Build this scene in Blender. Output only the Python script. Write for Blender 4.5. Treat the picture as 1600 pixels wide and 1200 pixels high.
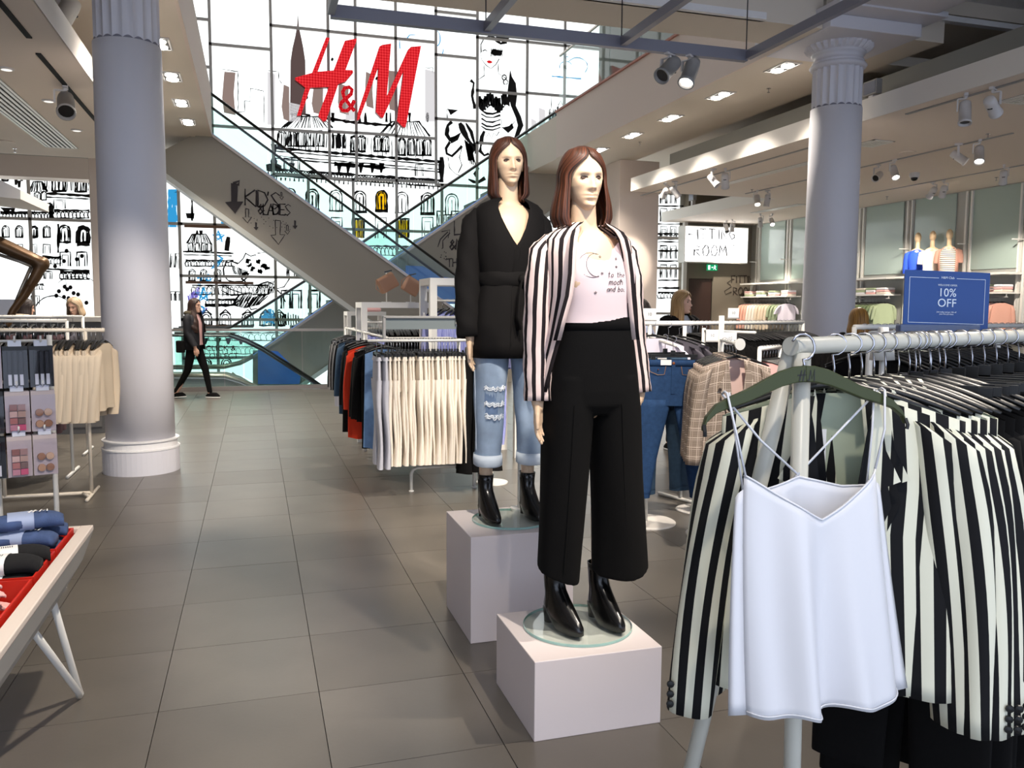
import bpy, bmesh, math, random
from mathutils import Vector, Matrix
PI = math.pi
random.seed(7)
for o in list(bpy.data.objects): bpy.data.objects.remove(o, do_unlink=True)
SC = bpy.context.scene
COL = SC.collection

# ------------------------------------------------------------------ camera
HC = 1.55; FPX = 1303.0
def nrm(v): return Vector(v).normalized()
_d1 = nrm((397-800, 477-600, FPX)); _d2 = nrm((5045-800, 506-600, FPX))
_d2 = (_d2 - _d1*_d1.dot(_d2)).normalized()
_up = _d1.cross(_d2)
if _up.y > 0: _up = -_up
RW = Matrix((_d2, _d1, _up))                 # camera space (x right, y down, z ahead) -> world
_cr = RW.col[0]; _cd = RW.col[1]; _cf = RW.col[2]
camd = bpy.data.cameras.new('camera'); cam = bpy.data.objects.new('camera', camd); COL.objects.link(cam)
camd.sensor_width = 36; camd.lens = FPX/1600*36; camd.clip_start = .05; camd.clip_end = 200
cam.matrix_world = Matrix(((_cr[0], -_cd[0], -_cf[0], 0), (_cr[1], -_cd[1], -_cf[1], 0), (_cr[2], -_cd[2], -_cf[2], HC), (0, 0, 0, 1)))
SC.camera = cam
CP = Vector((0, 0, HC))
def ray(x, y): return RW @ Vector((x-800, y-600, FPX))
def PY(x, y, Y): r = ray(x, y); return r*(Y/r[1]) + CP
def PX(x, y, X): r = ray(x, y); return r*(X/r[0]) + CP
def PZ(x, y, z): r = ray(x, y); return r*((z-HC)/r[2]) + CP
def PD(x, y, d): return RW @ Vector(((x-800)/FPX*d, (y-600)/FPX*d, d)) + CP

# ------------------------------------------------------------------ world, exposure
SC.view_settings.view_transform = 'Standard'; SC.view_settings.look = 'None'
SC.view_settings.gamma = 1; SC.view_settings.use_curve_mapping = False
SC.view_settings.exposure = 1.2
wd = bpy.data.worlds.new('daylight'); SC.world = wd; wd.use_nodes = True
wd.node_tree.nodes['Background'].inputs[0].default_value = (.70, .80, 1.0, 1)
wd.node_tree.nodes['Background'].inputs[1].default_value = .85
SC.cycles.transparent_max_bounces = 32      # rows of glass panes stand behind one another
SPOT_W = 3.0          # scale of every lamp in the shop

# ------------------------------------------------------------------ materials
def L3(c):
    r = []
    for x in c:
        x /= 255.0
        r.append(x/12.92 if x <= .04045 else ((x+.055)/1.055)**2.4)
    return (r[0], r[1], r[2], 1)
MATS = {}; UVM = set()
def mat(name, c, rough=.6, metal=0, noise=0, nscale=30, bump=0, bscale=200, emis=0, spec=.5, aniso=None, coat=0):
    if name in MATS: return MATS[name]
    m = bpy.data.materials.new(name); m.use_nodes = True; nt = m.node_tree; b = nt.nodes['Principled BSDF']
    b.inputs['Base Color'].default_value = L3(c); b.inputs['Roughness'].default_value = rough
    b.inputs['Metallic'].default_value = metal; b.inputs['Specular IOR Level'].default_value = spec
    if coat: b.inputs['Coat Weight'].default_value = coat
    if emis:
        b.inputs['Emission Color'].default_value = L3(c); b.inputs['Emission Strength'].default_value = emis
    if noise or bump:
        tc = nt.nodes.new('ShaderNodeTexCoord')
    if noise:
        n = nt.nodes.new('ShaderNodeTexNoise'); n.inputs['Scale'].default_value = nscale; n.inputs['Detail'].default_value = 4
        src = tc.outputs['Object']
        if aniso:
            mp = nt.nodes.new('ShaderNodeMapping'); mp.inputs['Scale'].default_value = aniso
            nt.links.new(src, mp.inputs[0]); src = mp.outputs[0]
        nt.links.new(src, n.inputs['Vector'])
        mx = nt.nodes.new('ShaderNodeMixRGB'); mx.blend_type = 'MIX'
        k = L3(c); lo = [max(0, v*(1-noise)) for v in k[:3]]; hi = [min(1, v*(1+noise)) for v in k[:3]]
        mx.inputs[1].default_value = (*lo, 1); mx.inputs[2].default_value = (*hi, 1)
        nt.links.new(n.outputs['Fac'], mx.inputs[0]); nt.links.new(mx.outputs[0], b.inputs['Base Color'])
    if bump:
        n2 = nt.nodes.new('ShaderNodeTexNoise'); n2.inputs['Scale'].default_value = bscale
        nt.links.new(tc.outputs['Object'], n2.inputs['Vector'])
        bp = nt.nodes.new('ShaderNodeBump'); bp.inputs['Strength'].default_value = bump; bp.inputs['Distance'].default_value = .003
        nt.links.new(n2.outputs['Fac'], bp.inputs['Height']); nt.links.new(bp.outputs[0], b.inputs['Normal'])
    MATS[name] = m; return m
def emit(name, c, s):
    if name in MATS: return MATS[name]
    m = bpy.data.materials.new(name); m.use_nodes = True; nt = m.node_tree; nt.nodes.clear()
    e = nt.nodes.new('ShaderNodeEmission'); e.inputs[0].default_value = L3(c); e.inputs[1].default_value = s
    o = nt.nodes.new('ShaderNodeOutputMaterial'); nt.links.new(e.outputs[0], o.inputs[0]); MATS[name] = m; return m
def uvmat(name, base, lines, rough=.8, soft=.0):
    """cloth woven in bands: lines = [(axis, period, start, width, colour)], metres along the cloth"""
    if name in MATS: return MATS[name]
    m = bpy.data.materials.new(name); m.use_nodes = True; nt = m.node_tree; b = nt.nodes['Principled BSDF']
    b.inputs['Roughness'].default_value = rough; b.inputs['Specular IOR Level'].default_value = .2
    uv = nt.nodes.new('ShaderNodeUVMap'); sp = nt.nodes.new('ShaderNodeSeparateXYZ'); nt.links.new(uv.outputs[0], sp.inputs[0])
    cur = None
    for ax, per, st, wd_, c in lines:
        d = nt.nodes.new('ShaderNodeMath'); d.operation = 'DIVIDE'; d.inputs[1].default_value = per
        nt.links.new(sp.outputs[ax], d.inputs[0])
        a = nt.nodes.new('ShaderNodeMath'); a.operation = 'ADD'; a.inputs[1].default_value = 1000 - st/per
        nt.links.new(d.outputs[0], a.inputs[0])
        fr = nt.nodes.new('ShaderNodeMath'); fr.operation = 'FRACT'; nt.links.new(a.outputs[0], fr.inputs[0])
        lt = nt.nodes.new('ShaderNodeMath'); lt.operation = 'LESS_THAN'; lt.inputs[1].default_value = wd_/per
        nt.links.new(fr.outputs[0], lt.inputs[0])
        mx = nt.nodes.new('ShaderNodeMixRGB'); nt.links.new(lt.outputs[0], mx.inputs[0])
        if cur is None: mx.inputs[1].default_value = L3(base)
        else: nt.links.new(cur, mx.inputs[1])
        mx.inputs[2].default_value = L3(c); cur = mx.outputs[0]
    nt.links.new(cur, b.inputs['Base Color']); MATS[name] = m; UVM.add(m.name); return m
def glass(name, tint, refl=.5, dirt=0):
    if name in MATS: return MATS[name]
    m = bpy.data.materials.new(name); m.use_nodes = True; nt = m.node_tree; nt.nodes.clear()
    t = nt.nodes.new('ShaderNodeBsdfTransparent'); t.inputs[0].default_value = L3(tint)
    g = nt.nodes.new('ShaderNodeBsdfGlossy'); g.inputs['Roughness'].default_value = .03
    fr = nt.nodes.new('ShaderNodeFresnel'); fr.inputs[0].default_value = 1.3 + refl*.4
    mx = nt.nodes.new('ShaderNodeMixShader'); o = nt.nodes.new('ShaderNodeOutputMaterial')
    ge = nt.nodes.new('ShaderNodeNewGeometry'); ml = nt.nodes.new('ShaderNodeMath'); ml.operation = 'SUBTRACT'; ml.use_clamp = True
    nt.links.new(fr.outputs[0], ml.inputs[0]); nt.links.new(ge.outputs['Backfacing'], ml.inputs[1])     # no mirror inside the thin pane
    nt.links.new(ml.outputs[0], mx.inputs[0]); nt.links.new(t.outputs[0], mx.inputs[1]); nt.links.new(g.outputs[0], mx.inputs[2])
    nt.links.new(mx.outputs[0], o.inputs[0]); MATS[name] = m; return m

# ------------------------------------------------------------------ mesh building
class MB:
    def __init__(s): s.v = []; s.f = []; s.uv = []; s.tr = None
    def add(s, vs, fs, uvs=None):
        b = len(s.v)
        s.v += [Vector(p) for p in vs]
        for i, f in enumerate(fs):
            s.f.append([b+k for k in f]); s.uv.append(uvs[i] if uvs else None)
        return s
    def box(s, x0, x1, y0, y1, z0, z1, M=None):
        vs = [Vector((x, y, z)) for z in (z0, z1) for y in (y0, y1) for x in (x0, x1)]
        if M: vs = [M @ v for v in vs]
        return s.add(vs, [(0, 2, 3, 1), (4, 5, 7, 6), (0, 1, 5, 4), (2, 6, 7, 3), (0, 4, 6, 2), (1, 3, 7, 5)])
    def bar(s, a, b, w, h, up=(0, 0, 1)):
        a = Vector(a); b = Vector(b); d = (b-a); L = d.length; d.normalize()
        u = Vector(up); r = d.cross(u)
        if r.length < 1e-4: r = d.cross(Vector((0, 1, 0)))
        r.normalize(); u = r.cross(d)
        vs = []
        for t in (a, b):
            for (i, j) in ((-1, -1), (1, -1), (1, 1), (-1, 1)): vs.append(t + r*(i*w/2) + u*(j*h/2))
        return s.add(vs, [(0, 3, 2, 1), (4, 5, 6, 7), (0, 1, 5, 4), (1, 2, 6, 5), (2, 3, 7, 6), (3, 0, 4, 7)])
    def tube(s, pts, r, n=8, cap=True, closed=False, sy=1.0):
        pts = [Vector(p) for p in pts]; N = len(pts); rs = r if isinstance(r, (list, tuple)) else [r]*N
        rings = []; pr = None
        for i, p in enumerate(pts):
            if closed: t = pts[(i+1) % N]-pts[i-1]
            else: t = pts[min(i+1, N-1)]-pts[max(i-1, 0)]
            t.normalize()
            if pr is None:
                a = Vector((0, 0, 1)) if abs(t.z) < .9 else Vector((1, 0, 0))
                u = t.cross(a).normalized()
            else:
                u = (pr - t*pr.dot(t)).normalized()
            pr = u; w = t.cross(u)
            rings.append([p + (u*math.cos(2*PI*k/n) + w*(math.sin(2*PI*k/n)*sy))*rs[i] for k in range(n)])
        b = [q for R_ in rings for q in R_]; fs = []
        for i in range(N if closed else N-1):
            j = (i+1) % N
            for k in range(n): fs.append((i*n+k, i*n+(k+1) % n, j*n+(k+1) % n, j*n+k))
        if cap and not closed: fs += [tuple(range(n-1, -1, -1)), tuple((N-1)*n+k for k in range(n))]
        return s.add(b, fs)
    def lathe(s, prof, n=24, c=(0, 0, 0), ax='z', cap=True):
        c = Vector(c); vs = []; fs = []; N = len(prof)
        for r, z in prof:
            for k in range(n):
                a = 2*PI*k/n; p = (r*math.cos(a), r*math.sin(a), z)
                if ax == 'y': p = (p[0], p[2], p[1])
                if ax == 'x': p = (p[2], p[0], p[1])
                vs.append(c+Vector(p))
        for i in range(N-1):
            for k in range(n): fs.append((i*n+k, i*n+(k+1) % n, (i+1)*n+(k+1) % n, (i+1)*n+k))
        if cap and prof[0][0] > 1e-5: fs.append(tuple(range(n-1, -1, -1)))
        if cap and prof[-1][0] > 1e-5: fs.append(tuple((N-1)*n+k for k in range(n)))
        return s.add(vs, fs)
    def loft(s, rings, closed=True, cap=(False, False), uv=None):
        n = len(rings[0]); N = len(rings); vs = [p for R_ in rings for p in R_]; fs = []; us = []
        # uv in metres: u across the widest ring, v along the length
        W = max(range(N), key=lambda i: sum((Vector(rings[i][k])-Vector(rings[i][(k+1) % n])).length for k in range(n)))
        ua = [0]
        for k in range(n): ua.append(ua[-1]+(Vector(rings[W][k])-Vector(rings[W][(k+1) % n])).length)
        va = [0]
        for i in range(N-1): va.append(va[-1]+sum((Vector(rings[i][k])-Vector(rings[i+1][k])).length for k in range(n))/n)
        for i in range(N-1):
            for k in range(n if closed else n-1):
                fs.append((i*n+k, i*n+(k+1) % n, (i+1)*n+(k+1) % n, (i+1)*n+k))
                us.append(((ua[k], va[i]), (ua[k+1], va[i]), (ua[k+1], va[i+1]), (ua[k], va[i+1])))
        if cap[0]: fs.append(tuple(range(n-1, -1, -1))); us.append([(ua[k], 0) for k in range(n-1, -1, -1)])
        if cap[1]: fs.append(tuple((N-1)*n+k for k in range(n))); us.append([(ua[k], va[-1]) for k in range(n)])
        return s.add(vs, fs, us)
    def prism(s, poly, a, b, ax='y'):
        n = len(poly); g = {'y': lambda p, t: (p[0], t, p[1]), 'x': lambda p, t: (t, p[0], p[1]), 'z': lambda p, t: (p[0], p[1], t)}[ax]
        vs = [g(p, a) for p in poly]+[g(p, b) for p in poly]
        fs = [tuple(range(n)), tuple(range(2*n-1, n-1, -1))]+[(k, n+k, n+(k+1) % n, (k+1) % n) for k in range(n)]
        return s.add(vs, fs)
    def ell(s, c, r, n=12, m=8, M=None):
        c = Vector(c); vs = []; fs = []
        if not isinstance(r, (tuple, list)): r = (r, r, r)
        for i in range(m+1):
            t = PI*i/m
            for k in range(n):
                a = 2*PI*k/n; p = Vector((r[0]*math.sin(t)*math.cos(a), r[1]*math.sin(t)*math.sin(a), r[2]*math.cos(t)))
                vs.append(c+((M @ p) if M else p))
        for i in range(m):
            for k in range(n): fs.append((i*n+k, (i+1)*n+k, (i+1)*n+(k+1) % n, i*n+(k+1) % n))
        return s.add(vs, fs)
    def caps(s, a, b, ra, rb, n=10):
        """tapered limb with round ends"""
        a = Vector(a); b = Vector(b); d = (b-a).normalized(); pts = []; rs = []
        for t in (1, .92, .7, .38): pts.append(a-d*ra*t); rs.append(max(1e-4, ra*math.sqrt(max(0, 1-t*t))))
        pts.append(a); rs.append(ra); pts.append(b); rs.append(rb)
        for t in (.38, .7, .92, 1): pts.append(b+d*rb*t); rs.append(max(1e-4, rb*math.sqrt(max(0, 1-t*t))))
        return s.tube(pts, rs, n)
    def ribbon(s, pts, w, nrmv, jit=0):
        """flat stroke lying on a surface whose normal is nrmv"""
        pts = [Vector(p) for p in pts]; N = len(pts); nv = Vector(nrmv); vs = []; fs = []
        if N < 2: return s
        for i, p in enumerate(pts):
            t = pts[min(i+1, N-1)]-pts[max(i-1, 0)]
            if t.length < 1e-7: t = Vector((1, 0, 0))
            q = nv.cross(t.normalized()); k = w*(.5+random.uniform(-jit, jit)*.5)
            vs += [p+q*k, p-q*k]
        for i in range(N-1): fs.append((2*i, 2*i+1, 2*i+3, 2*i+2))
        return s.add(vs, fs)
    def mesh(s, name):
        me = bpy.data.meshes.new(name); me.from_pydata([tuple(v) for v in s.v], [], s.f)
        if getattr(s, 'wuv', False):
            s.uv = [u or [(s.v[i].x+s.v[i].y*.5, s.v[i].z) for i in f] for f, u in zip(s.f, s.uv)]
        if any(u for u in s.uv):
            ul = me.uv_layers.new(name='UVMap'); i = 0
            for p, u in zip(me.polygons, s.uv):
                for k in range(p.loop_total):
                    if u: ul.data[p.loop_start+k].uv = u[k]
        me.validate(); me.update(); return me
    def build(s, name, m, parent=None, smooth=False, bev=0, solid=0, sub=0, loc=None, rot=None, fix=True):
        s.wuv = m.name in UVM
        me = s.mesh(name); me.materials.append(m)
        if fix:
            bm = bmesh.new(); bm.from_mesh(me)
            bmesh.ops.recalc_face_normals(bm, faces=bm.faces); bm.to_mesh(me); bm.free()
        o = bpy.data.objects.new(name, me); COL.objects.link(o)
        if smooth:
            for p in me.polygons: p.use_smooth = True
        if parent: o.parent = parent
        if loc is not None: o.location = loc
        if rot is not None: o.rotation_euler = rot
        if solid:
            md = o.modifiers.new('thickness', 'SOLIDIFY'); md.thickness = solid; md.offset = -1
        if bev:
            md = o.modifiers.new('bevel', 'BEVEL'); md.width = bev; md.segments = 2; md.limit_method = 'ANGLE'
        if sub:
            md = o.modifiers.new('subd', 'SUBSURF'); md.levels = sub; md.render_levels = sub
        return o
def tag(o, label=None, cat=None, group=None, kind=None):
    if label: o['label'] = label
    if cat: o['category'] = cat
    if group: o['group'] = group
    if kind: o['kind'] = kind
    return o
def thing(name, label, cat, loc=(0, 0, 0), rz=0, group=None):
    o = bpy.data.objects.new(name, None); COL.objects.link(o); o.location = loc; o.rotation_euler = (0, 0, rz)
    o.empty_display_size = .1
    return tag(o, label, cat, group)
def struct(o): o['kind'] = 'structure'; return o
def dup(root, loc=None, rz=None, label=None, group=None, rot=None):
    r = root.copy(); COL.objects.link(r)
    if loc is not None: r.location = loc
    if rz is not None: r.rotation_euler = (0, 0, rz)
    if rot is not None: r.rotation_euler = rot
    if label: r['label'] = label
    if group: r['group'] = group
    for ch in list(root.children):
        c = ch.copy(); COL.objects.link(c); c.parent = r
        for g in list(ch.children):
            d = g.copy(); COL.objects.link(d); d.parent = c
    return r
def smooth_all(me):
    for p in me.polygons: p.use_smooth = True
def blob(mb, name, m, parent=None, voxel=.008, it=6, fac=.5):
    """fuse overlapping limbs into one continuous skin"""
    me = mb.mesh(name+'_src'); o = bpy.data.objects.new(name+'_src', me); COL.objects.link(o)
    md = o.modifiers.new('r', 'REMESH'); md.mode = 'VOXEL'; md.voxel_size = voxel
    if it:
        ms = o.modifiers.new('s', 'SMOOTH'); ms.iterations = it; ms.factor = fac
    dg = bpy.context.evaluated_depsgraph_get(); dg.update()
    nm = bpy.data.meshes.new_from_object(o.evaluated_get(dg)); nm.name = name
    bpy.data.objects.remove(o, do_unlink=True)
    nm.materials.clear(); nm.materials.append(m); smooth_all(nm)
    r = bpy.data.objects.new(name, nm); COL.objects.link(r)
    if parent: r.parent = parent
    return r
def text(name, s, size, m, parent=None, M=None, ext=.001, align='CENTER', shear=0, space=1.0):
    cu = bpy.data.curves.new(name, 'FONT'); cu.body = s; cu.size = size; cu.extrude = ext; cu.align_x = align; cu.shear = shear
    cu.resolution_u = 3; cu.space_character = space
    o = bpy.data.objects.new(name+'_t', cu); COL.objects.link(o)
    dg = bpy.context.evaluated_depsgraph_get(); dg.update()
    me = bpy.data.meshes.new_from_object(o.evaluated_get(dg)); bpy.data.objects.remove(o, do_unlink=True)
    me.name = name; me.materials.clear(); me.materials.append(m)
    r = bpy.data.objects.new(name, me); COL.objects.link(r)
    if parent: r.parent = parent
    if M is not None: r.matrix_local = M
    return r
def spot(name, loc, to, w, angle=40, blend=.6, col=(1, .9, .78), r=.05, parent=None):
    l = bpy.data.lights.new(name, 'SPOT'); l.energy = w*SPOT_W; l.spot_size = math.radians(angle); l.spot_blend = blend; l.color = col; l.shadow_soft_size = r
    o = bpy.data.objects.new(name, l); COL.objects.link(o)
    d = Vector(to)-Vector(loc); o.rotation_euler = d.to_track_quat('-Z', 'Y').to_euler(); o.location = loc
    return o
def smooth(a, b, x):
    t = max(0, min(1, (x-a)/(b-a))); return t*t*(3-2*t)
def lerp(a, b, t): return a+(b-a)*t
def interp(tab, x):
    if x <= tab[0][0]: return tab[0][1]
    for (a, u), (b, v) in zip(tab, tab[1:]):
        if x <= b:
            t = (x-a)/(b-a); return u+(v-u)*t
    return tab[-1][1]
# ================================================================== STRUCTURE
m_tile = mat('floor tile', (102, 96, 88), .30, noise=.2, nscale=3.5, bump=.05, bscale=60, spec=.65)
m_tile2 = mat('floor tile b', (97, 91, 83), .32, noise=.2, nscale=3.0, bump=.05, bscale=60, spec=.65)
m_grout = mat('grout', (52, 47, 43), .9)
m_soff = mat('soffit paint', (214, 203, 188), .8)
m_fasc = mat('fascia paint', (218, 202, 190), .75)
m_raft = mat('raft paint', (226, 212, 198), .75)
m_raftedge = mat('raft edge paint', (222, 216, 208), .6)
m_white = mat('white paint', (226, 224, 224), .6)
m_col = mat('column paint', (212, 210, 216), .55)
m_grey = mat('grey wall paint', (150, 146, 136), .7)
m_taupe = mat('taupe wall paint', (122, 113, 98), .7)
m_steel = mat('brushed steel', (168, 158, 148), .35, .8)
m_chrome = mat('chrome', (200, 200, 205), .15, 1)
m_black = mat('black rubber', (14, 14, 15), .35)
m_dark = mat('dark void', (22, 21, 20), .9)
m_wmetal = mat('white metal', (225, 222, 215), .4)
m_glass = glass('balustrade glass', (238, 247, 245), .2)
m_lamp = emit('lamp glow', (255, 247, 235), 14)

fl = MB()
fl.box(-8, 13, -3, 16.05, -.30, -.012); fl.box(-8, -3, 16.05, 20.2, -.30, -.012); fl.box(3.6, 13, 16.05, 20.2, -.30, -.012)
floor = struct(fl.build('floor', m_grout))
tm = MB().box(-.2985, .2985, -.2985, .2985, -.02, 0)
far = MB(); cand = []
for i in range(-14, 22):
    for j in range(-8, 29):
        x = .217+.6*i+.3; y = 3.319+.6*j+.3
        if x > 12.9 or x < -7.9 or y > 20: continue
        if y > 16.05-.3 and -3.3 < x < 3.9: continue
        d = math.hypot(x, y); inv = (-2.6 < x < 4.4 and 1.7 < y < 16 and abs(math.atan2(x, y)-.3) < .68)
        cand.append((d if inv else 100+d, x, y))
cand.sort(); tme = tm.mesh('tile'); tme.materials.append(m_tile)
tme2 = tme.copy(); tme2.materials.clear(); tme2.materials.append(m_tile2)
for k, (d, x, y) in enumerate(cand):
    if k < 300 and d < 100:
        o = bpy.data.objects.new('tile', tme if random.random() < .6 else tme2); COL.objects.link(o); o.parent = floor; o.location = (x, y, random.uniform(-.0006, 0))
    else: far.box(x-.2985, x+.2985, y-.2985, y+.2985, -.02, 0)
o = far.build('far_tiles', m_tile, floor); o['kind'] = 'stuff'
struct(MB().box(-8, 13, 15.9, 20.6, -4.3, -4.2).build('floor_basement', m_tile))

# ceilings
struct(MB().box(-8, 13.2, -3, 8.0, 5.06, 5.2).build('ceiling_front', m_white))
def soffit(n, *b): return struct(MB().box(*b).build(n, m_soff))
soffit('ceiling_soffit_front', -.66, 5.94, 7.94, 8.6, 4.57, 5.44)
soffit('ceiling_soffit_left', -8, -.70, 7.94, 16.3, 4.57, 5.40)
soffit('ceiling_soffit_landing', -8, -.95, 16.3, 18.2, 4.57, 5.40)
soffit('ceiling_soffit_right', 5.98, 7.57, 7.94, 20.2, 4.57, 5.44)
soffit('ceiling_soffit_far_right', 7.57, 13.2, 7.94, 20.2, 4.9, 5.44)
soffit('ceiling_soffit_near_left', -8, -1.6, -3, 7.94, 4.57, 5.05)
struct(MB().box(-.70, -.66, 7.94, 16.3, 4.57, 5.41).build('trim_1', m_fasc))
struct(MB().box(5.94, 5.98, 8.6, 16.3, 4.57, 5.47).build('trim_2', m_fasc))
struct(MB().box(5.90, 5.99, 8.6, 16.3, 5.47, 5.50).build('trim_3', mat('salmon edge', (178, 120, 104), .6)))
struct(MB().box(-8, 13.2, 8.6, 20.6, 9.2, 9.3).build('ceiling_atrium', m_white))
struct(MB().box(-.70, 5.98, 8.3, 8.58, 6.4, 9.2).build('wall_upper_front', m_fasc))
struct(MB().box(-8.1, -8, -3, 20.3, -.3, 9.2).build('wall_left', m_grey))
struct(MB().box(13, 13.2, -3, 20.3, -.3, 9.2).build('wall_right', mat('wall panel grey', (172, 172, 166), .55)))
# coffer trims and entablature blocks over the right column
struct(MB().box(-.66, 5.2, 7.88, 7.97, 4.57, 4.64).build('trim_4', m_white))
struct(MB().box(7.2, 9.5, 7.88, 7.97, 4.80, 4.86).build('trim_5', m_white))
bm_ = MB(); bm_.box(5.95, 7.15, 7.82, 9.0, 4.56, 4.70); bm_.box(6.0, 7.1, 6.9, 7.9, 4.72, 4.84); bm_.box(5.85, 7.25, 7.55, 9.1, 4.70, 4.76)
struct(bm_.build('trim_6', m_col, bev=.01))
struct(MB().box(6.2, 6.85, -3, 7.0, 4.72, 5.06).build('ceiling_beam', m_soff))
struct(MB().box(7.62, 8.3, -3, 14.6, 3.9, 4.46).build('ceiling_beam_right', mat('beam grey', (150, 148, 140), .7)))
struct(MB().box(7.1, 8.6, 8.9, 9.25, 4.60, 4.72).build('trim_7', m_soff))
# lowered ceiling rafts
rl = MB().box(-8, -1.52, -3, 14.5, 3.8, 4.03); struct(rl.build('ceiling_raft_left', m_raft))
struct(MB().box(-1.525, -1.515, -3, 14.5, 3.8, 4.04).build('trim_8', m_raftedge))
struct(MB().prism([(7.05, -3), (13, -3), (13, 20.1), (10.3, 20.1), (10.3, 15.07), (7.05, 15.07)], 3.8, 4.04, 'z').build('ceiling_raft_right', m_raft))
struct(MB().box(7.04, 7.05, -3, 15.08, 3.8, 4.05).build('trim_9', m_raftedge))
struct(MB().box(10.29, 10.3, 15.07, 20.1, 3.8, 4.05).build('trim_10', m_raftedge))
struct(MB().box(7.04, 10.3, 15.07, 15.08, 3.8, 4.05).build('trim_11', m_raftedge))
struct(MB().box(-8, -3.1, 19.6, 20.15, 4.15, 4.58).build('trim_12', m_fasc))
# piers
struct(MB().box(7.22, 8.12, 16, 16.75, 0, 4.57).build('wall_pier_right', m_fasc, bev=.01))
struct(MB().box(-2.72, -2.1, 16.4, 17.1, 0, 4.57).build('wall_pier_left', m_fasc, bev=.01))
struct(MB().box(-8, -6.5, 20.1, 20.25, 0, 9.2).build('wall_back_left', m_grey))
# upper floor on the right: glass balustrade, red bags beyond
gb = thing('glass_balustrade', 'clear glass balustrade of the upper floor above the wide fascia', 'balustrade', (5.96, 8.7, 5.5))
for k in range(6):
    MB().box(-.008, .008, k*1.25+.01, k*1.25+1.24, 0, 1.05).build('pane', m_glass, gb)
MB().bar((0, 0, 1.06), (0, 7.5, 1.06), .04, .03).build('handrail', m_steel, gb)
sh = thing('upper_shelf', 'pale shelving unit glimpsed on the upper floor behind glass', 'shelf', (8.6, 15.0, 5.44))
for x_ in (0, 1.6): MB().box(x_, x_+.05, 0, .5, 0, 2.2).build('upright', m_wmetal, sh)
for z in (.1, .7, 1.3, 1.9): MB().box(0, 1.65, 0, .5, z, z+.04).build('shelf_board', m_wmetal, sh)
hb = thing('handbag', 'red bag standing at the edge of the upper floor', 'bag', (6.5, 14.9, 5.44))
b = MB(); b.box(-.2, .2, -.08, .08, 0, .3); b.build('body', mat('red leather', (190, 30, 40), .5), hb, bev=.03)
MB().tube([(.12*math.cos(a), 0, .29+.14*math.sin(a)) for a in [PI*i/8 for i in range(9)]], .01, 6).build('handle', mat('red leather', (190, 30, 40)), hb)

# ------------------------------------------------------------------ columns
def column(loc, label, cap):
    t = thing('column', label, 'column', loc, group=None)
    sh = MB(); sh.lathe([(.300, .31), (.300, 1.2), (.292, 2.6), (.286, 3.86), (.270, 3.865)], 48); sh.build('shaft', m_col, t, True)
    MB().lathe([(.334, 0), (.334, .215), (.328, .22)], 48).build('plinth', m_col, t)
    MB().lathe([(.318, .215), (.340, .22), (.340, .232), (.318, .237), (.318, .295), (.335, .30), (.335, .31), (.30, .315)], 48).build('ring_moulding', m_white, t)
    n = 20*6; rings = []
    for z, e in ((3.84, 0), (3.865, .6), (3.90, 1), (4.30, 1), (4.33, .6), (4.345, 0)):
        R_ = []
        for k in range(n):
            a = 2*PI*k/n; u = (k % 6)/6.0
            r = .276 - .020*e*math.sin(PI*u)
            R_.append(Vector((r*math.cos(a), r*math.sin(a), z)))
        rings.append(R_)
    MB().loft(rings).build('fluted_neck', m_col, t)
    fl_ = MB()
    for k in range(20):
        a0 = 2*PI*k/20; a1 = 2*PI*(k+1)/20; pts = []
        for i in range(7):
            a = lerp(a0, a1, i/6); pts.append((.279*math.cos(a), .279*math.sin(a), 3.862+.022*math.sin(PI*i/6)))
        q = [Vector(p) for p in pts]; fl_.add(q+[Vector((p.x, p.y, 3.85)) for p in q], [(i, i+1, 8+i, 7+i) for i in range(6)])
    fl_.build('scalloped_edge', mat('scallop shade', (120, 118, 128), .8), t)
    if cap:
        MB().lathe([(.262, 4.30), (.300, 4.31), (.318, 4.335), (.300, 4.36), (.272, 4.37), (.285, 4.38), (.285, 4.392), (.268, 4.40), (.268, 4.45), (.29, 4.455), (.30, 4.475), (.30, 4.49)], 48).build('necking', m_col, t, True)
        c = MB(); n = 28*4; rings = []
        for z, r, e in ((4.485, .30, 0), (4.51, .335, 1), (4.54, .365, 1), (4.565, .375, .3)):
            rings.append([Vector(((r+.016*e*math.cos(2*PI*(k % 4)/4))*math.cos(2*PI*k/n), (r+.016*e*math.cos(2*PI*(k % 4)/4))*math.sin(2*PI*k/n), z)) for k in range(n)])
        c.loft(rings, cap=(True, True)); c.build('leaf_capital', m_col, t)
    return t
column((-1.04, 8.42, 0), 'tall round white column beside the rail of beige jackets', False)
column((6.53, 8.42, 0), 'round white column with fluted neck and carved capital above the blue sign', True)

# ------------------------------------------------------------------ backlit wall
YW = 20.2
m_pane = emit('backlit acrylic', (246, 252, 252), .85)
m_frame = mat('grey frame', (186, 180, 174), .6)
m_fbrown = mat('brown shelf edge', (120, 84, 62), .6)
wall = struct(MB().box(-6.5, 13, YW+.06, YW+.2, -4.2, 9.2).build('wall_back', m_grey))
def wx(px, py): p = PY(px, py, YW); return p.x, p.z
def XW(px): return PY(px, 250, YW).x
def ZW(py, px=500): return PY(px, py, YW).z
cells = []
def colm(x0, x1, zs):
    for a, b_ in zip(zs, zs[1:]): cells.append((x0, x1, a, b_))
ZT = 9.2
def zs_at(px, ys): return [ZW(y, px) for y in ys]
xs = {k: XW(k) for k in (300, 333, 427, 515, 557, 619, 681, 745, 822, 880, 935)}
colm(xs[300]-.3, xs[333], zs_at(320, [278, 200, 105, 31])+[ZT])
colm(xs[333], xs[427], zs_at(380, [278, 200, 74])+[ZT])
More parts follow.
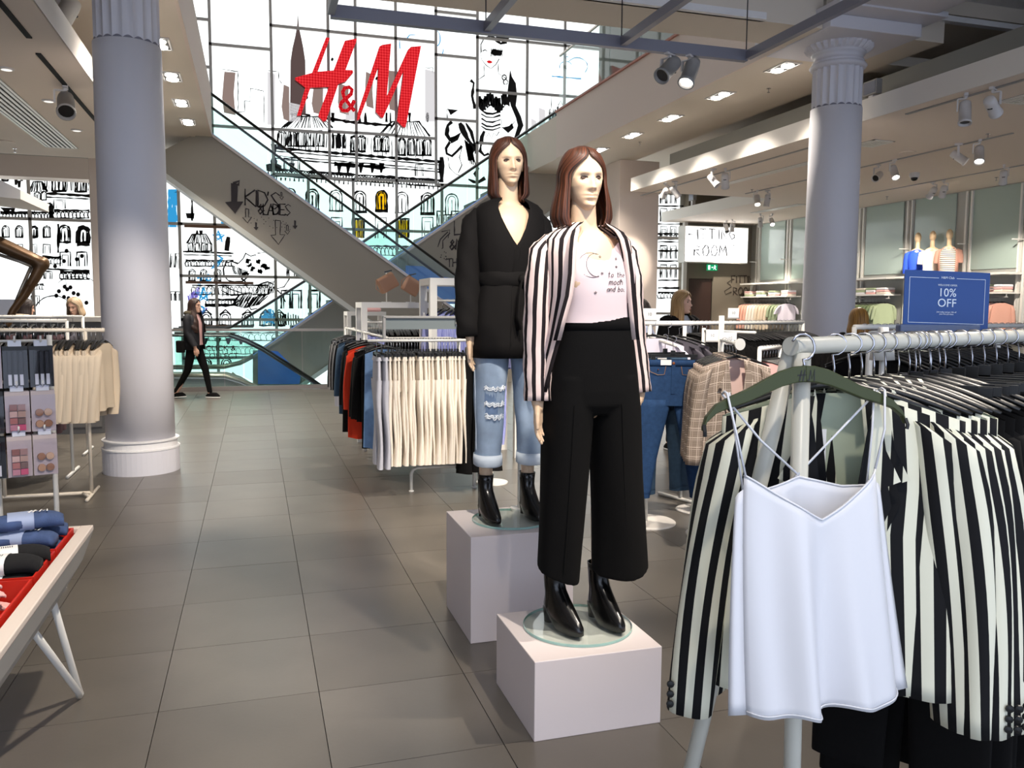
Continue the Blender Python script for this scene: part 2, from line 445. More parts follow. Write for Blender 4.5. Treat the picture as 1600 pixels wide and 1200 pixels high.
colm(xs[427], xs[515], zs_at(470, [274, 205, 45])+[ZT])
colm(xs[515], xs[557], zs_at(535, [280, 207, 52])+[ZT])
colm(xs[557], xs[619], zs_at(590, [281, 210, 58])+[ZT])
colm(xs[619], xs[681], zs_at(650, [284, 215, 64])+[ZT])
colm(xs[681], xs[745], zs_at(713, [290, 188, 89, 22])+[ZT])
colm(xs[745], xs[822], zs_at(783, [295, 226, 145, 63])+[ZT])
colm(xs[822], xs[880], zs_at(850, [302, 148, 69])+[ZT])
colm(xs[880], xs[935], zs_at(900, [305, 152, 74])+[ZT])
colm(xs[935], 7.57+.7, zs_at(960, [310, 80])+[ZT])
# second tier and below
tier = [ZW(480, 500)-1.2, ZW(440, 500), ZW(365, 500)]
for (a, b_, top) in ((xs[300]-.3, 333, 278), (333, 427, 278), (427, 481, 276), (481, 551, 280), (551, 619, 284), (619, 690, 286), (690, 745, 292), (745, 822, 297), (822, 890, 304), (890, 975, 309)):
    x0 = a if isinstance(a, float) else XW(a); x1 = XW(b_)
    colm(x0, x1, [-4.1, -1.2, .35, 1.22, 2.2, 3.35, ZW(top, b_)])
# left part below the soffit, seen past the column
colm(-6.4, XW(43), [-.2, ZW(343, 70), ZW(268, 20)])
colm(XW(43), XW(285), [-.2, ZW(343, 70), ZW(250, 100)])
cells = [c for c in cells if c[1]-c[0] > .05 and c[3]-c[2] > .05]
# strip between the right pier and the fitting room
colm(8.3, 9.6, [.2, 2.6, 4.55]); colm(9.6, 10.9, [.2, 1.4, 2.6, 3.4, 4.55])
pset = {}
for (x0, x1, z0, z1) in cells:
    o = MB().box(x0+.03, x1-.03, YW, YW+.05, z0+.03, z1-.03).build('pane', m_pane, wall)
for (x0, x1, z0, z1) in cells:
    b = MB(); b.box(x0-.032, x0+.032, YW-.05, YW+.06, z0-.032, z1+.032); b.build('mullion', m_frame, wall)
    b = MB(); b.box(x0+.032, x1-.032, YW-.05, YW+.06, z0-.032, z0+.032); b.build('transom', m_frame, wall)
for (a, y, b_) in ((288, 353, 366), (290, 441, 396), (290, 510, 396)):
    p = PY(a, y, YW-.08); q = PY(b_, y, YW-.08)
    MB().box(p.x, q.x, YW-.12, YW-.05, p.z-.03, p.z+.03).build('shelf_edge', m_fbrown, wall)
# ================================================================== DRAWINGS ON THE BACKLIT WALL
YI = YW-.012; PXM = .0152
m_ink = mat('black ink', (22, 18, 18), .9); m_inkb = emit('blue ink', (52, 150, 205), .5); m_wash = emit('brown wash', (132, 114, 108), .55)
m_washl = emit('grey wash', (196, 194, 196), .6); m_yel = emit('yellow ink', (238, 186, 20), .5); m_redi = emit('red ink', (200, 25, 30), .5)
m_purp = emit('violet ink', (110, 100, 185), .5); m_linkink = mat('pale ink', (120, 118, 122), .9)
rnd = random.Random(3)
def ip(p, Y=None): return PY(p[0], p[1], YI if Y is None else Y)
def ink(mb, pts, w=1.2, j=.5, wob=.5, Y=None):
    q = []
    for (a, b) in zip(pts, pts[1:]):
        n = max(1, int(math.hypot(b[0]-a[0], b[1]-a[1])/6))
        for i in range(n):
            t = i/n; q.append((lerp(a[0], b[0], t)+rnd.uniform(-wob, wob)*.6, lerp(a[1], b[1], t)+rnd.uniform(-wob, wob)*.6))
    q.append(pts[-1])
    mb.ribbon([ip(p, Y) for p in q], w*1.4*PXM*((Y or YI)/YI), (0, -1, 0), j)
def arc(cx, cy, rx, ry, a0, a1, n=10): return [(cx+rx*math.cos(math.radians(lerp(a0, a1, i/n))), cy-ry*math.sin(math.radians(lerp(a0, a1, i/n)))) for i in range(n+1)]
def poly(mb, pts, dy=0, Y=None):
    v = [ip(p, Y)+Vector((0, dy, 0)) for p in pts]; mb.add(v, [tuple(range(len(v)))])
def window(mb, x, y, w, h, k=1.6, fill=None):
    if fill is not None: poly(fill, [(x-w/2, y)]+[(p[0], p[1]) for p in arc(x, y-h+w/2, w/2, w/2, 180, 0, 8)]+[(x+w/2, y)], .004)
    for s, ww in ((1, k), (.62, k*.7)):
        a = arc(x, y-h+w/2, w/2*s, w/2*s, 180, 0, 8)
        ink(mb, [(x-w/2*s, y)]+a+[(x+w/2*s, y)], ww)
    ink(mb, [(x, y), (x, y-h+w*.5)], k*.8); ink(mb, [(x-w*.6, y+.5), (x+w*.6, y+.5)], k*1.3)
def rwin(mb, x, y, w, h, k=1.2):
    ink(mb, [(x-w/2, y), (x-w/2, y-h), (x+w/2, y-h), (x+w/2, y)], k); ink(mb, [(x-w*.28, y), (x-w*.28, y-h*.8), (x+w*.28, y-h*.8), (x+w*.28, y)], k*.7)
def balus(mb, x0, x1, y, h, step=5, sl=0.0, k=1.3):
    n = int((x1-x0)/step)
    ink(mb, [(x0, y-h), (x1, y-h+sl*(x1-x0))], k*1.5); ink(mb, [(x0, y), (x1, y+sl*(x1-x0))], k)
    for i in range(n+1):
        x = x0+i*step; d = sl*(x-x0)
        ink(mb, [(x, y+d), (x-step*.2, y-h*.55+d)]+arc(x+step*.3, y-h*.55+d, step*.4, h*.3, 180, 20, 4), k*.8)
def hatch(mb, x0, x1, xt0, xt1, y0, y1, n, k=1.0):
    ink(mb, [(x0, y1), (xt0, y0), (xt1, y0), (x1, y1)], k*1.6)
    for i in range(n):
        t = (i+.5+rnd.uniform(-.3, .3))/n
        ink(mb, [(lerp(xt0, xt1, t), y0), (lerp(x0, x1, t), y1)], k)
# --- the domed palace below the letters
c = MB(); fy = MB()
hatch(c, 440, 520, 462, 502, 182, 200, 15); hatch(c, 590, 672, 612, 655, 190, 213, 15)
ink(c, [(502, 184), (560, 192), (612, 196)], 3); ink(c, [(455, 180), (470, 178), (485, 180)], 2.5)
for x in (456, 470, 520, 562, 571, 604, 610, 640, 668): ink(c, [(x, 191), (x, 176)], 2.6)
for x in (440, 456, 470, 485, 500): window(c, x, 228, 12, 24, 1.4)
for x in (524, 534): rwin(c, x, 232, 8, 26, 2)
for x in (553, 565, 590, 602): window(c, x, 236, 11, 24, 1.6)
for x in (628, 642, 656, 668): window(c, x, 242, 11, 26, 1.5)
for k in range(46):
    x = 436+k*5+rnd.uniform(-2, 2); y = 205+(x-436)*.07; ink(c, [(x, y), (x+rnd.uniform(-2, 2), y+rnd.uniform(14, 34))], .9)
for y, w in ((231, 3), (236, 1.3), (243, 1.2), (247, 1.5)): ink(c, [(428, y), (690, y+22)], w)
for x in (428, 690): ink(c, [(x, 225 if x < 500 else 245), (x, 265 if x < 500 else 285)], 5)
for i, x in enumerate((452, 526, 540, 560, 578, 592)): poly(c, [(x, 254), (x+9, 255), (x+5, 270), (x+2, 270)])
ink(c, [(522, 256), (602, 262)], 4)
for x in (450, 462, 655): rwin(c, x, 265 if x < 500 else 275, 12, 18)
balus(c, 420, 688, 274, 10, 4.5, .066, 1.6); ink(c, [(416, 262), (440, 262)], 6)
for x in range(425, 690, 7): ink(c, [(x, 276+(x-420)*.06), (x, 281+(x-420)*.06)], 1.5)
c.build('palace_drawing', m_ink, wall)
# --- row of arched windows
c = MB()
for i, x in enumerate((452, 488, 525, 562, 628, 668, 706)): window(c, x, 326+i*1.5, 19, 32, 2.0 if i % 2 else 1.3)
window(c, 596, 329, 17, 31, 2.2, fy)
for i, x in enumerate((526, 595, 668, 720)): rwin(c, x, 372, 17, 32, 1.2)
for x in (560, 630): poly(fy, [(x-9, 344), (x+9, 344), (x+8, 372), (x-8, 372)], .004); hatch(c, x-8, x+8, x-9, x+9, 342, 372, 6, 1.3)
balus(c, 560, 745, 398, 14, 6, .02, 1.4); balus(c, 300, 420, 460, 14, 6, 0, 1.2)
for x in (690, 712): rwin(c, x, 360, 14, 30, 1.6)
c.build('arched_window_drawing', m_ink, wall); fy.build('yellow_shutters', m_yel, wall)
# --- skyscraper and skyline
c = MB()
poly(c, [(466, 18), (467, 42), (471, 60), (474, 75), (477, 95), (478, 180), (453, 180), (454, 95), (457, 75), (461, 58), (464, 42)])
c.build('skyscraper_drawing', emit('dark wash', (92, 76, 74), .45), wall)
c = MB()
for (x0, y0, x1, y1) in ((347, 112, 368, 180), (440, 132, 452, 190), (487, 135, 505, 180), (528, 130, 545, 180), (570, 112, 584, 170), (606, 110, 622, 175)):
    poly(c, [(x0+rnd.uniform(0, 4), y0), (x1, y0+rnd.uniform(0, 6)), (x1-rnd.uniform(0, 3), lerp(y0, y1, .5)), (x1, y1), (x0+3, y1-4), (x0, lerp(y0, y1, .6))])
c.build('tower_wash', m_wash, wall)
c = MB()
for (x0, y0, x1, y1) in ((418, 112, 430, 195), (664, 108, 680, 190), (842, 168, 852, 225), (830, 185, 838, 228), (452, 160, 470, 190), (540, 160, 556, 188)):
    poly(c, [(x0, y0), (x1, y0+4), (x1, y1), (x0, y1)])
c.build('pale_tower_wash', m_washl, wall)
c = MB()
for pts in ([(372, 175), (382, 175), (382, 158), (391, 158), (391, 138), (412, 142), (413, 192)], [(345, 108), (372, 112), (372, 180)], [(417, 110), (435, 112), (436, 124), (440, 130)], [(664, 106), (676, 106), (676, 114), (682, 114)], [(862, 150), (862, 170), (858, 172), (860, 190)], [(872, 165), (876, 158), (880, 166), (880, 200)]): ink(c, pts, .8)
for k in range(14): x = 858+k*1.6; ink(c, [(x, 165+rnd.uniform(0, 12)), (x, 190+rnd.uniform(0, 20))], 1)
c.build('skyline_outline_drawing', m_ink, wall)
# --- lady in a mask
c = MB()
ink(c, [(752, 82), (751, 70), (756, 60), (766, 56), (776, 60)], 1.6); ink(c, [(750, 80), (753, 94), (760, 102), (767, 107), (775, 101), (780, 92)], .8)
ink(c, [(756, 100), (757, 118), (748, 124)], .9); ink(c, [(778, 98), (779, 115), (790, 122)], .8)
poly(c, [(773, 50), (780, 49), (797, 50), (798, 58), (788, 67), (776, 62)]); ink(c, [(772, 60), (782, 68), (792, 66)], 3)
poly(c, [(766, 83), (770, 76), (778, 78), (786, 79), (783, 87), (772, 87)])
for k in range(9): ink(c, [(768+k*2, 76), (767+k*2.2, 88)], .8)
ink(c, [(754, 80), (758, 78), (761, 80)], 1.1)
poly(c, [(797, 108), (800, 120), (806, 130), (808, 150), (806, 165), (814, 182), (818, 196), (811, 212), (803, 216), (809, 196), (806, 184), (798, 165), (793, 142), (795, 126)])
for (x, y) in ((788, 121), (790, 128), (788, 150)): ink(c, arc(x, y, 3.5, 4, 0, 360, 8), 1.2)
for k in range(16):
    x = 748+k*3.1; y = 158+5*math.sin(k*.8); ink(c, [(x+rnd.uniform(-3, 3), y-8), (x, y+8), (x+2, y+14-6*abs(k-8)/8)], 3.4)
for k, y in enumerate((174, 180, 187, 194, 199)): ink(c, [(752, y-2), (760, y+3), (770, y+4), (782, y)], 2.2-.2*k)
ink(c, [(735, 125), (740, 130), (738, 150), (742, 170)], 3); ink(c, [(784, 168), (784, 200), (800, 196), (804, 190)], .8)
poly(c, [(785, 200), (794, 198), (800, 192), (803, 200), (794, 208)])
for pts, w in (([(706, 190), (700, 196), (698, 210), (703, 218), (712, 214), (718, 208), (713, 216), (704, 222)], 4), ([(703, 222), (697, 232), (698, 240), (706, 244), (714, 236), (722, 228)], 2.4), ([(718, 192), (724, 204), (730, 216), (738, 228), (734, 246), (738, 250)], 6), ([(728, 192), (736, 206), (741, 222), (744, 240)], 3), ([(752, 222), (750, 236), (757, 243), (764, 240)], 4), ([(757, 205), (753, 214), (752, 222)], 5), ([(700, 246), (702, 262), (712, 272), (724, 276)], .9), ([(722, 228), (718, 246), (722, 258), (716, 270)], 1), ([(732, 280), (740, 284), (748, 286)], 3), ([(764, 244), (770, 252), (766, 264)], 2), ([(780, 206), (776, 212), (771, 208), (768, 216), (764, 208), (760, 214)], .9), ([(800, 218), (812, 226), (826, 222), (832, 212)], 2), ([(748, 262), (742, 272), (748, 284), (758, 278)], 4)): ink(c, pts, w)
for k in range(12): x = 726+k; ink(c, [(x, 218+k), (x+6, 250+rnd.uniform(0, 10))], 1.2)
ink(c, [(699, 170), (699, 188)], 1); poly(c, [(699, 170), (716, 172), (704, 180)])
c.build('lady_drawing', m_ink, wall)
c = MB(); poly(c, [(760, 96), (764, 94), (767, 95), (770, 97), (767, 99), (763, 99)]); c.build('red_lips_drawing', m_redi, wall)
# --- blue clouds, stars and scribbles
c = MB()
ink(c, [(862, 119), (880, 121), (908, 123)], 1.6); ink(c, arc(884, 104, 10, 8, 200, 20, 8), .9); ink(c, arc(902, 104, 16, 14, 150, -40, 10), .9); ink(c, arc(886, 98, 4, 10, 250, 60, 6), .9)
ink(c, [(636, 60), (640, 55), (650, 54)], 1); ink(c, arc(682, 60, 6, 12, 120, -100, 8), 1); ink(c, [(624, 62), (625, 76)], .9); ink(c, [(676, 92), (690, 90), (693, 76)], .9); ink(c, [(535, 25), (556, 26)], 1.2)
def star(mb, x, y, r, w=1.3):
    p = [(x+r*math.cos(math.radians(90+144*i)), y-r*math.sin(math.radians(90+144*i))) for i in range(6)]; ink(mb, p, w)
star(c, 341, 370, 10, 1.6); star(c, 318, 461, 12, 1.8); star(c, 326, 436, 8, 1.4)
ink(c, [(346, 405), (330, 420), (340, 416), (348, 404), (338, 398)], 1.8); ink(c, [(308, 435), (316, 432), (312, 446), (306, 440)], 1.8)
ink(c, arc(314, 484, 5, 5, 0, 360, 10), 2); ink(c, [(346, 346), (356, 350)], 3); ink(c, [(351, 344), (351, 354)], 2.5)
for k in range(7): ink(c, [(264+k*2.2, 296), (264+k*2.2+rnd.uniform(-1, 1), 355)], 1.8)
for k in range(14): ink(c, [(408+rnd.uniform(0, 20), 490+rnd.uniform(-8, 6)), (410+rnd.uniform(0, 26), 500+rnd.uniform(-6, 10))], 2.2)
c.build('blue_scribble', m_inkb, wall)
c = MB()
for k in range(8): ink(c, [(294+k*2.2, 462-k*2), (299+k*1.8, 480-k*3)], 1.8)
for k in range(7): ink(c, [(306+k*2, 494-k*2), (312+k*2, 500-k*3)], 1.5)
c.build('violet_scribble', m_purp, wall)
# --- small houses and the big flower under the escalator
c = MB()
hatch(c, 292, 330, 300, 322, 366, 380, 12)
for x in (308, 314): ink(c, [(x, 366), (x, 360)], 3)
for x in (298, 308, 318, 327): window(c, x, 392, 8, 13, 1)
ink(c, [(286, 393), (365, 396)], 1.8); ink(c, [(287, 398), (362, 400)], 1); balus(c, 290, 365, 416, 9, 4.5, 0, 1.3)
for x in (300, 318, 340): window(c, x, 438, 10, 17, 1.2)
for x in (336, 352): rwin(c, x, 463, 9, 17, .9)
balus(c, 322, 372, 476, 8, 5, 0, 1.2); ink(c, [(320, 477), (372, 477)], 3)
ink(c, [(354, 392), (357, 370)], 3.5); ink(c, [(300, 305), (300, 345)], 2); ink(c, [(277, 296), (304, 296)], 2.5); poly(c, [(290, 333), (304, 333), (303, 342), (292, 341)])
for x in (322, 352, 387, 415, 436): window(c, x, 508, 17, 20, 1.6); ink(c, [(x-9, 492), (x, 484), (x+9, 492)], 1.6)
for x in (270, 278): rwin(c, x, 418, 7, 22, 1); rwin(c, x, 470, 7, 14, 1)
ink(c, [(272, 300), (280, 300), (280, 420)], 1)
for x in (462, 491, 448): rwin(c, x, 482, 17, 28, 2)
rwin(c, 456, 433, 15, 20, 1.6)
for k in range(10): ink(c, [(430+k*4, 490+rnd.uniform(-3, 3)), (431+k*4, 508)], 1.3)
ink(c, [(300, 514), (470, 518)], 1); balus(c, 300, 470, 532, 12, 9, 0, .8)
for x in (316, 336, 352, 372): poly(c, [(x, 528), (x+10, 528), (x+6, 538), (x+3, 538)])
balus(c, 314, 405, 553, 11, 7, 0, .7)
for x in (322, 354): window(c, x, 572, 15, 12, 1.6)
# flower
for pts, w in (([(356, 438), (350, 430), (349, 420), (353, 411), (362, 408), (372, 412)], 1.6), ([(372, 412), (380, 404), (384, 396), (392, 400), (400, 398)], 1.2), ([(356, 438), (366, 441), (378, 440), (388, 432), (386, 426), (380, 428), (378, 436), (384, 440)], 1.8), ([(402, 396), (416, 394), (430, 402), (444, 408)], 1), ([(440, 408), (450, 420), (452, 436), (444, 448), (430, 452)], 1.2), ([(350, 446), (360, 452), (378, 458), (394, 458)], 1.4), ([(350, 446), (346, 454), (362, 462), (380, 460)], 1.2), ([(394, 458), (386, 470), (392, 484), (402, 482)], 1.2), ([(402, 446), (418, 440), (430, 446), (420, 460), (402, 462)], 1.2), ([(430, 450), (440, 460), (446, 472)], 1.2)): ink(c, pts, w)
for k in range(16): ink(c, [(362+k*1.6, 414+k*.6), (366+k*1.4, 428+k*.3)], .7)
for k in range(22): x = 372+k*2.2; ink(c, [(x, 462+rnd.uniform(-2, 2)), (x-10-k*.2, 482-abs(k-10)*.5)], 1.1)
for k in range(14): ink(c, [(404+k*2, 446-k*.6), (396+k*2.4, 462-k*.3)], .9)
for (x, y) in ((384, 426), (390, 414), (396, 420), (406, 424), (412, 416), (402, 408), (418, 420), (388, 408)):
    for k in range(4): ink(c, [(x+rnd.uniform(-4, 4), y+rnd.uniform(-4, 4)), (x+rnd.uniform(-4, 4), y+rnd.uniform(-4, 4))], 3)
c.build('flower_and_houses_drawing', m_ink, wall)
# --- left part of the wall
c = MB()
hatch(c, 45, 74, 52, 66, 284, 300, 9); hatch(c, 88, 136, 98, 132, 256, 272, 14)
for x in (58, 68): window(c, x, 312, 9, 13, 1)
window(c, 92, 298, 20, 24, 1.6); window(c, 126, 299, 17, 22, 1.5); window(c, 8, 282, 9, 7, 1.6)
for k in range(18): x = 70+k*4; ink(c, [(x, 276+rnd.uniform(-2, 4)), (x+rnd.uniform(-2, 2), 298)], .9)
for (x, y) in ((68, 294), (25, 286), (34, 280), (30, 290), (130, 262), (136, 268)): poly(c, [(x-3, y-8), (x+3, y-8), (x+2, y+3), (x-2, y+3)])
ink(c, [(72, 302), (140, 306)], 2.6); ink(c, [(72, 308), (140, 311)], 1.2); ink(c, [(0, 314), (80, 318)], 2); ink(c, [(0, 320), (80, 323)], 1.2); ink(c, [(80, 318), (80, 343)], 3.5)
poly(c, [(0, 324), (24, 325), (22, 332), (16, 328), (10, 336), (4, 328)]); balus(c, 0, 82, 342, 10, 5, 0, 1.5); balus(c, 84, 140, 341, 12, 6, 0, 1.5)
rwin(c, 93, 326, 18, 14, 1.1); rwin(c, 62, 332, 16, 8, .9)
for i, x in enumerate((9, 30, 53, 73)): window(c, x, 370, 11, 17, 1.2+.6*(i == 2))
window(c, 101, 378, 17, 26, 1.8); window(c, 130, 380, 17, 26, 3.2)
for x in (30, 52, 73): rwin(c, x, 396, 11, 14, 1)
rwin(c, 102, 416, 16, 22, 1.4); rwin(c, 128, 416, 16, 22, 1.4); ink(c, [(91, 350), (91, 395)], 2); ink(c, [(66, 402), (96, 402)], 3); ink(c, [(66, 420), (140, 423)], 1.5)
balus(c, 70, 95, 412, 9, 5, 0, 1); balus(c, 94, 140, 436, 11, 6, 0, 1.8); rwin(c, 75, 436, 12, 12, 1.4); balus(c, 46, 68, 452, 8, 4, 0, 1); rwin(c, 55, 476, 13, 14, 1)
for (x, y) in ((101, 448), (105, 452), (110, 449), (88, 462), (92, 455), (100, 464), (115, 458), (107, 466), (122, 460), (135, 473), (108, 478), (128, 400), (104, 392), (86, 416), (100, 408), (120, 405)): poly(c, arc(x, y, 3.4, 3.6, 0, 330, 7))
ink(c, arc(84, 492, 32, 30, 175, 20, 14), 1); ink(c, arc(120, 446, 30, 14, 170, 10, 10), .7)
ink(c, [(103, 430), (103, 448)], .9); poly(c, [(48, 478), (54, 476), (54, 490), (49, 490)])
c.build('left_city_drawing', m_ink, wall)
# --- strip beside the fitting room
c = MB()
for y in (318, 346, 374, 404, 434): rwin(c, 1037, y, 10, 20, 1.8); rwin(c, 1052, y, 9, 20, 1.4); ink(c, [(1028, y+4), (1068, y+4)], 1.6)
balus(c, 1028, 1066, 374, 9, 5, 0, 1.3); balus(c, 1028, 1066, 466, 9, 5, 0, 1.3)
for y in (300, 392, 450): ink(c, [(1028, y), (1066, y)], 2.2)
c.build('strip_city_drawing', m_ink, wall)

# ------------------------------------------------------------------ the red illuminated letters
def cp(p): return (300+p[0]/4, p[1]/4)
Hc = [(838, 233), (862, 238), (785, 448), (885, 440), (955, 255), (1030, 240), (1025, 265), (960, 437), (1003, 438), (1008, 452), (960, 510), (915, 525), (838, 755), (820, 760), (788, 725), (855, 545), (740, 548), (680, 722), (655, 725), (708, 548), (643, 498), (645, 485), (750, 455)]
Mc = [(1172, 290), (1190, 280), (1245, 272), (1218, 600), (1350, 310), (1368, 293), (1432, 287), (1336, 795), (1318, 795), (1280, 755), (1322, 445), (1195, 735), (1180, 735), (1148, 700), (1165, 420), (1045, 748), (1030, 752), (1035, 710)]
YS = YW-.24
m_led = bpy.data.materials.new('red led face'); m_led.use_nodes = True
nt = m_led.node_tree; nt.nodes.clear()
tc = nt.nodes.new('ShaderNodeTexCoord'); vo = nt.nodes.new('ShaderNodeTexVoronoi'); vo.inputs['Scale'].default_value = 16; vo.inputs['Randomness'].default_value = .05
nt.links.new(tc.outputs['Object'], vo.inputs['Vector'])
rp = nt.nodes.new('ShaderNodeValToRGB'); rp.color_ramp.elements[0].position = .25; rp.color_ramp.elements[0].color = L3((255, 60, 66)); rp.color_ramp.elements[1].position = .6; rp.color_ramp.elements[1].color = L3((196, 14, 26))
nt.links.new(vo.outputs['Distance'], rp.inputs[0])
e = nt.nodes.new('ShaderNodeEmission'); e.inputs[1].default_value = .40; nt.links.new(rp.outputs[0], e.inputs[0])
oo = nt.nodes.new('ShaderNodeOutputMaterial'); nt.links.new(e.outputs[0], oo.inputs[0])
m_rededge = mat('red letter side', (120, 8, 14), .5)
org = PY(560, 125, YS)
sg = thing('illuminated_sign', 'large red illuminated letter sign mounted on the backlit wall', 'sign', org)
def letter(name, pts):
    q = [PY(*cp(p), YS)-org for p in pts]
    l = MB().prism([(p.x, p.z) for p in q], 0.0, .14).build(name, m_rededge, sg)
    # face slightly inset so that the dark rim shows
    bm2 = bmesh.new(); vs = [bm2.verts.new((p.x, -.004, p.z)) for p in q]; f = bm2.faces.new(vs)
    bmesh.ops.inset_region(bm2, faces=[f], thickness=.045, use_even_offset=True)
    fs = [f_ for f_ in bm2.faces if f_ is not f]
    bmesh.ops.delete(bm2, geom=fs, context='FACES'); bmesh.ops.recalc_face_normals(bm2, faces=bm2.faces)
    me = bpy.data.meshes.new('lit_face'); bm2.to_mesh(me); bm2.free(); me.materials.append(m_led)
    o = bpy.data.objects.new('lit_face', me); COL.objects.link(o); o.parent = l
letter('letter_h', Hc); letter('letter_m', Mc)
am = [(1016, 694), (985, 655), (950, 605), (942, 575), (955, 550), (982, 544), (1000, 560), (994, 588), (968, 612), (935, 640), (926, 668), (940, 690), (970, 692), (996, 668), (1014, 628)]
q = [PY(*cp(p), YS)-org for p in am]
MB().tube(q, .042, 8).build('ampersand', m_led, sg)
for (x, y) in ((480, 150), (520, 90), (590, 120), (650, 100)):
    p = PY(x, y, YS)-org; MB().tube([(p.x, .1, p.z), (p.x, .2, p.z)], .03, 6).build('wall_bracket', m_dark, sg)

# ------------------------------------------------------------------ escalators
def beamline(a, b, t): return (lerp(a[0], b[0], t), lerp(a[1], b[1], t))
def xz(px, py, Y): p = PY(px, py, Y); return (p.x, p.z)
m_clad = mat('escalator cladding', (150, 143, 131), .5, spec=.3)
m_trim = mat('pale edge trim', (196, 196, 188), .4)
m_hand = mat('black handrail', (12, 12, 14), .3)
m_bled = emit('cool skirt light', (130, 170, 240), .28)
def escalator(name, label, Yn, Yf, up0, up1, lo0, lo1, hr, flat=None):
    """side outline in the X-Z plane: up = deck edge, lo = underside, hr = handrail polyline"""
    t = thing(name, label, 'escalator', (up0[0], Yn, up0[1]))
    O = Vector((up0[0], up0[1]))
    L = lambda p: (p[0]-O.x, p[1]-O.y)
    D = Yf-Yn
    MB().prism([L(p) for p in (up0, up1, lo1, lo0)], 0, D).build('cladding', m_clad, t)
    a, b_ = L(lo0), L(lo1)
    MB().bar((a[0], -.015, a[1]), (b_[0], -.015, b_[1]), .03, .09, (0, 0, 1)).build('lower_edge_trim', m_trim, t)
    a, b_ = L(up0), L(up1)
    MB().bar((a[0], -.02, a[1]), (b_[0], -.02, b_[1]), .05, .05).build('deck_edge', m_steel, t)
    MB().bar((a[0], .02, a[1]+.035), (b_[0], .02, b_[1]+.035), .02, .02).build('skirt_light', m_bled, t)
    # steps between the balustrades
    n = int(abs(b_[0]-a[0])/.4); st = MB()
    for k in range(n):
        x = lerp(a[0], b_[0], (k+.5)/n); z = lerp(a[1], b_[1], (k+.5)/n)
        st.box(x-.2, x+.2, .25, D-.25, z-.3, z-.06)
    st.build('steps', mat('step metal', (70, 70, 72), .5, .6), t)
    h = [L(p) for p in hr]
    for y in (.08, D-.08):
        MB().tube([(p[0], y, p[1]) for p in h], .038, 8, sy=.7).build('handrail', m_hand, t)
        # glass panes from deck to handrail
        xs_ = sorted((h[0][0], h[-1][0])); k0 = xs_[0]
        while k0 < xs_[1]-.1:
            k1 = min(k0+1.3, xs_[1]); pl = []
            f1 = lambda x: interp(sorted(h), x)
            ds = sorted([a, b_] if flat is None else [L(p) for p in flat])
            f0 = lambda x: ds[0][1]+(ds[1][1]-ds[0][1])*(x-ds[0][0])/(ds[1][0]-ds[0][0]) if flat is None else interp(ds, x)
            sx = [k0+.008]+[k0+(k1-k0)*i/6 for i in range(1, 6)]+[k1-.008]
            pl = [(x, f0(x)) for x in sx]+[(x, f1(x)) for x in reversed(sx)]
            MB().prism(pl, y-.006, y+.006).build('pane', m_glass, t); k0 = k1
    return t
Y1, Y2 = 16.4, 17.85; Y3, Y4 = 18.25, 19.7
escA = escalator('escalator', 'grey clad escalator descending to the right marked with down arrows', Y1, Y2, xz(318, 202, Y1), xz(800, 549, Y1), xz(225, 251, Y1), xz(800, 663, Y1), [xz(300, 123, Y1), xz(330, 145, Y1), xz(537.5, 299, Y1), xz(820, 509, Y1)])
escB = escalator('escalator', 'grey clad escalator rising to the right against the backlit wall', Y3, Y4, xz(395, 558, Y3), xz(930, 190, Y3), xz(395, 655, Y3), xz(930, 284, Y3), [xz(270, 514, Y3), xz(350, 514, Y3), xz(362, 511, Y3), xz(480, 437, Y3), xz(650, 323, Y3), xz(891, 160, Y3), xz(940, 128, Y3)], flat=[xz(265, 573, Y3), xz(350, 572, Y3), xz(375, 566, Y3), xz(395, 556, Y3), xz(930, 190, Y3)])
escD = escalator('escalator', 'escalator descending below floor level behind the glass barrier', Y1, Y2, xz(360, 590, Y1), xz(640, 790, Y1), xz(360, 680, Y1), xz(640, 880, Y1), [xz(262, 524, Y1), xz(357, 525, Y1), xz(383, 534, Y1), xz(411, 548, Y1), xz(494, 601, Y1), xz(640, 702, Y1)], flat=[xz(260, 588, Y1), xz(351, 588, Y1), xz(374, 595, Y1), xz(400, 608, Y1), xz(640, 780, Y1)])
b = MB(); q = [PY(x, y, Y1)-Vector(escD.location) for x, y in ((230, 588), (351, 588), (374, 595), (398, 605), (420, 622))]
b.tube([(p.x, 0, p.z) for p in q], .06, 8); b.build('curved_deck', m_steel, escD, True)
q = [PY(x, y, Y1) for x, y in ((200, 590), (351, 590), (374, 597), (420, 625), (420, 700), (200, 700))]
MB().prism([((p-escD.location).x, (p-escD.location).z) for p in q], .02, 1.4).build('landing_side', m_grey, escD)
b = MB(); q = [PY(x, y, Y3)-Vector(escB.location) for x, y in ((230, 574), (350, 573), (375, 567), (396, 556))]
b.tube([(p.x, 0, p.z) for p in q], .05, 8); b.build('curved_deck', m_steel, escB, True)
# glowing panels added for blue reflections, low and beside the escalator text
for nm, lab, pts, Y in (('reflection_panel', 'blue reflection in the glass barrier, built as a glowing panel', [(403, 547), (434, 549), (470, 585), (468, 600), (403, 600)], Y3-.06), ('reflection_panel', 'blue reflection behind the two tan bags, built as a glowing panel', [(634, 415), (661, 416), (690, 432), (712, 436), (716, 475), (634, 475)], Y3-.08)):
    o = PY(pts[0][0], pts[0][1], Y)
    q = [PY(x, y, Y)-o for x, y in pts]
    ob = MB().prism([(p.x, p.z) for p in q], 0, .03).build(nm, mat('blue reflection glow', (44, 92, 170), .4, emis=.15), None, loc=o)
    tag(ob, lab, 'panel')
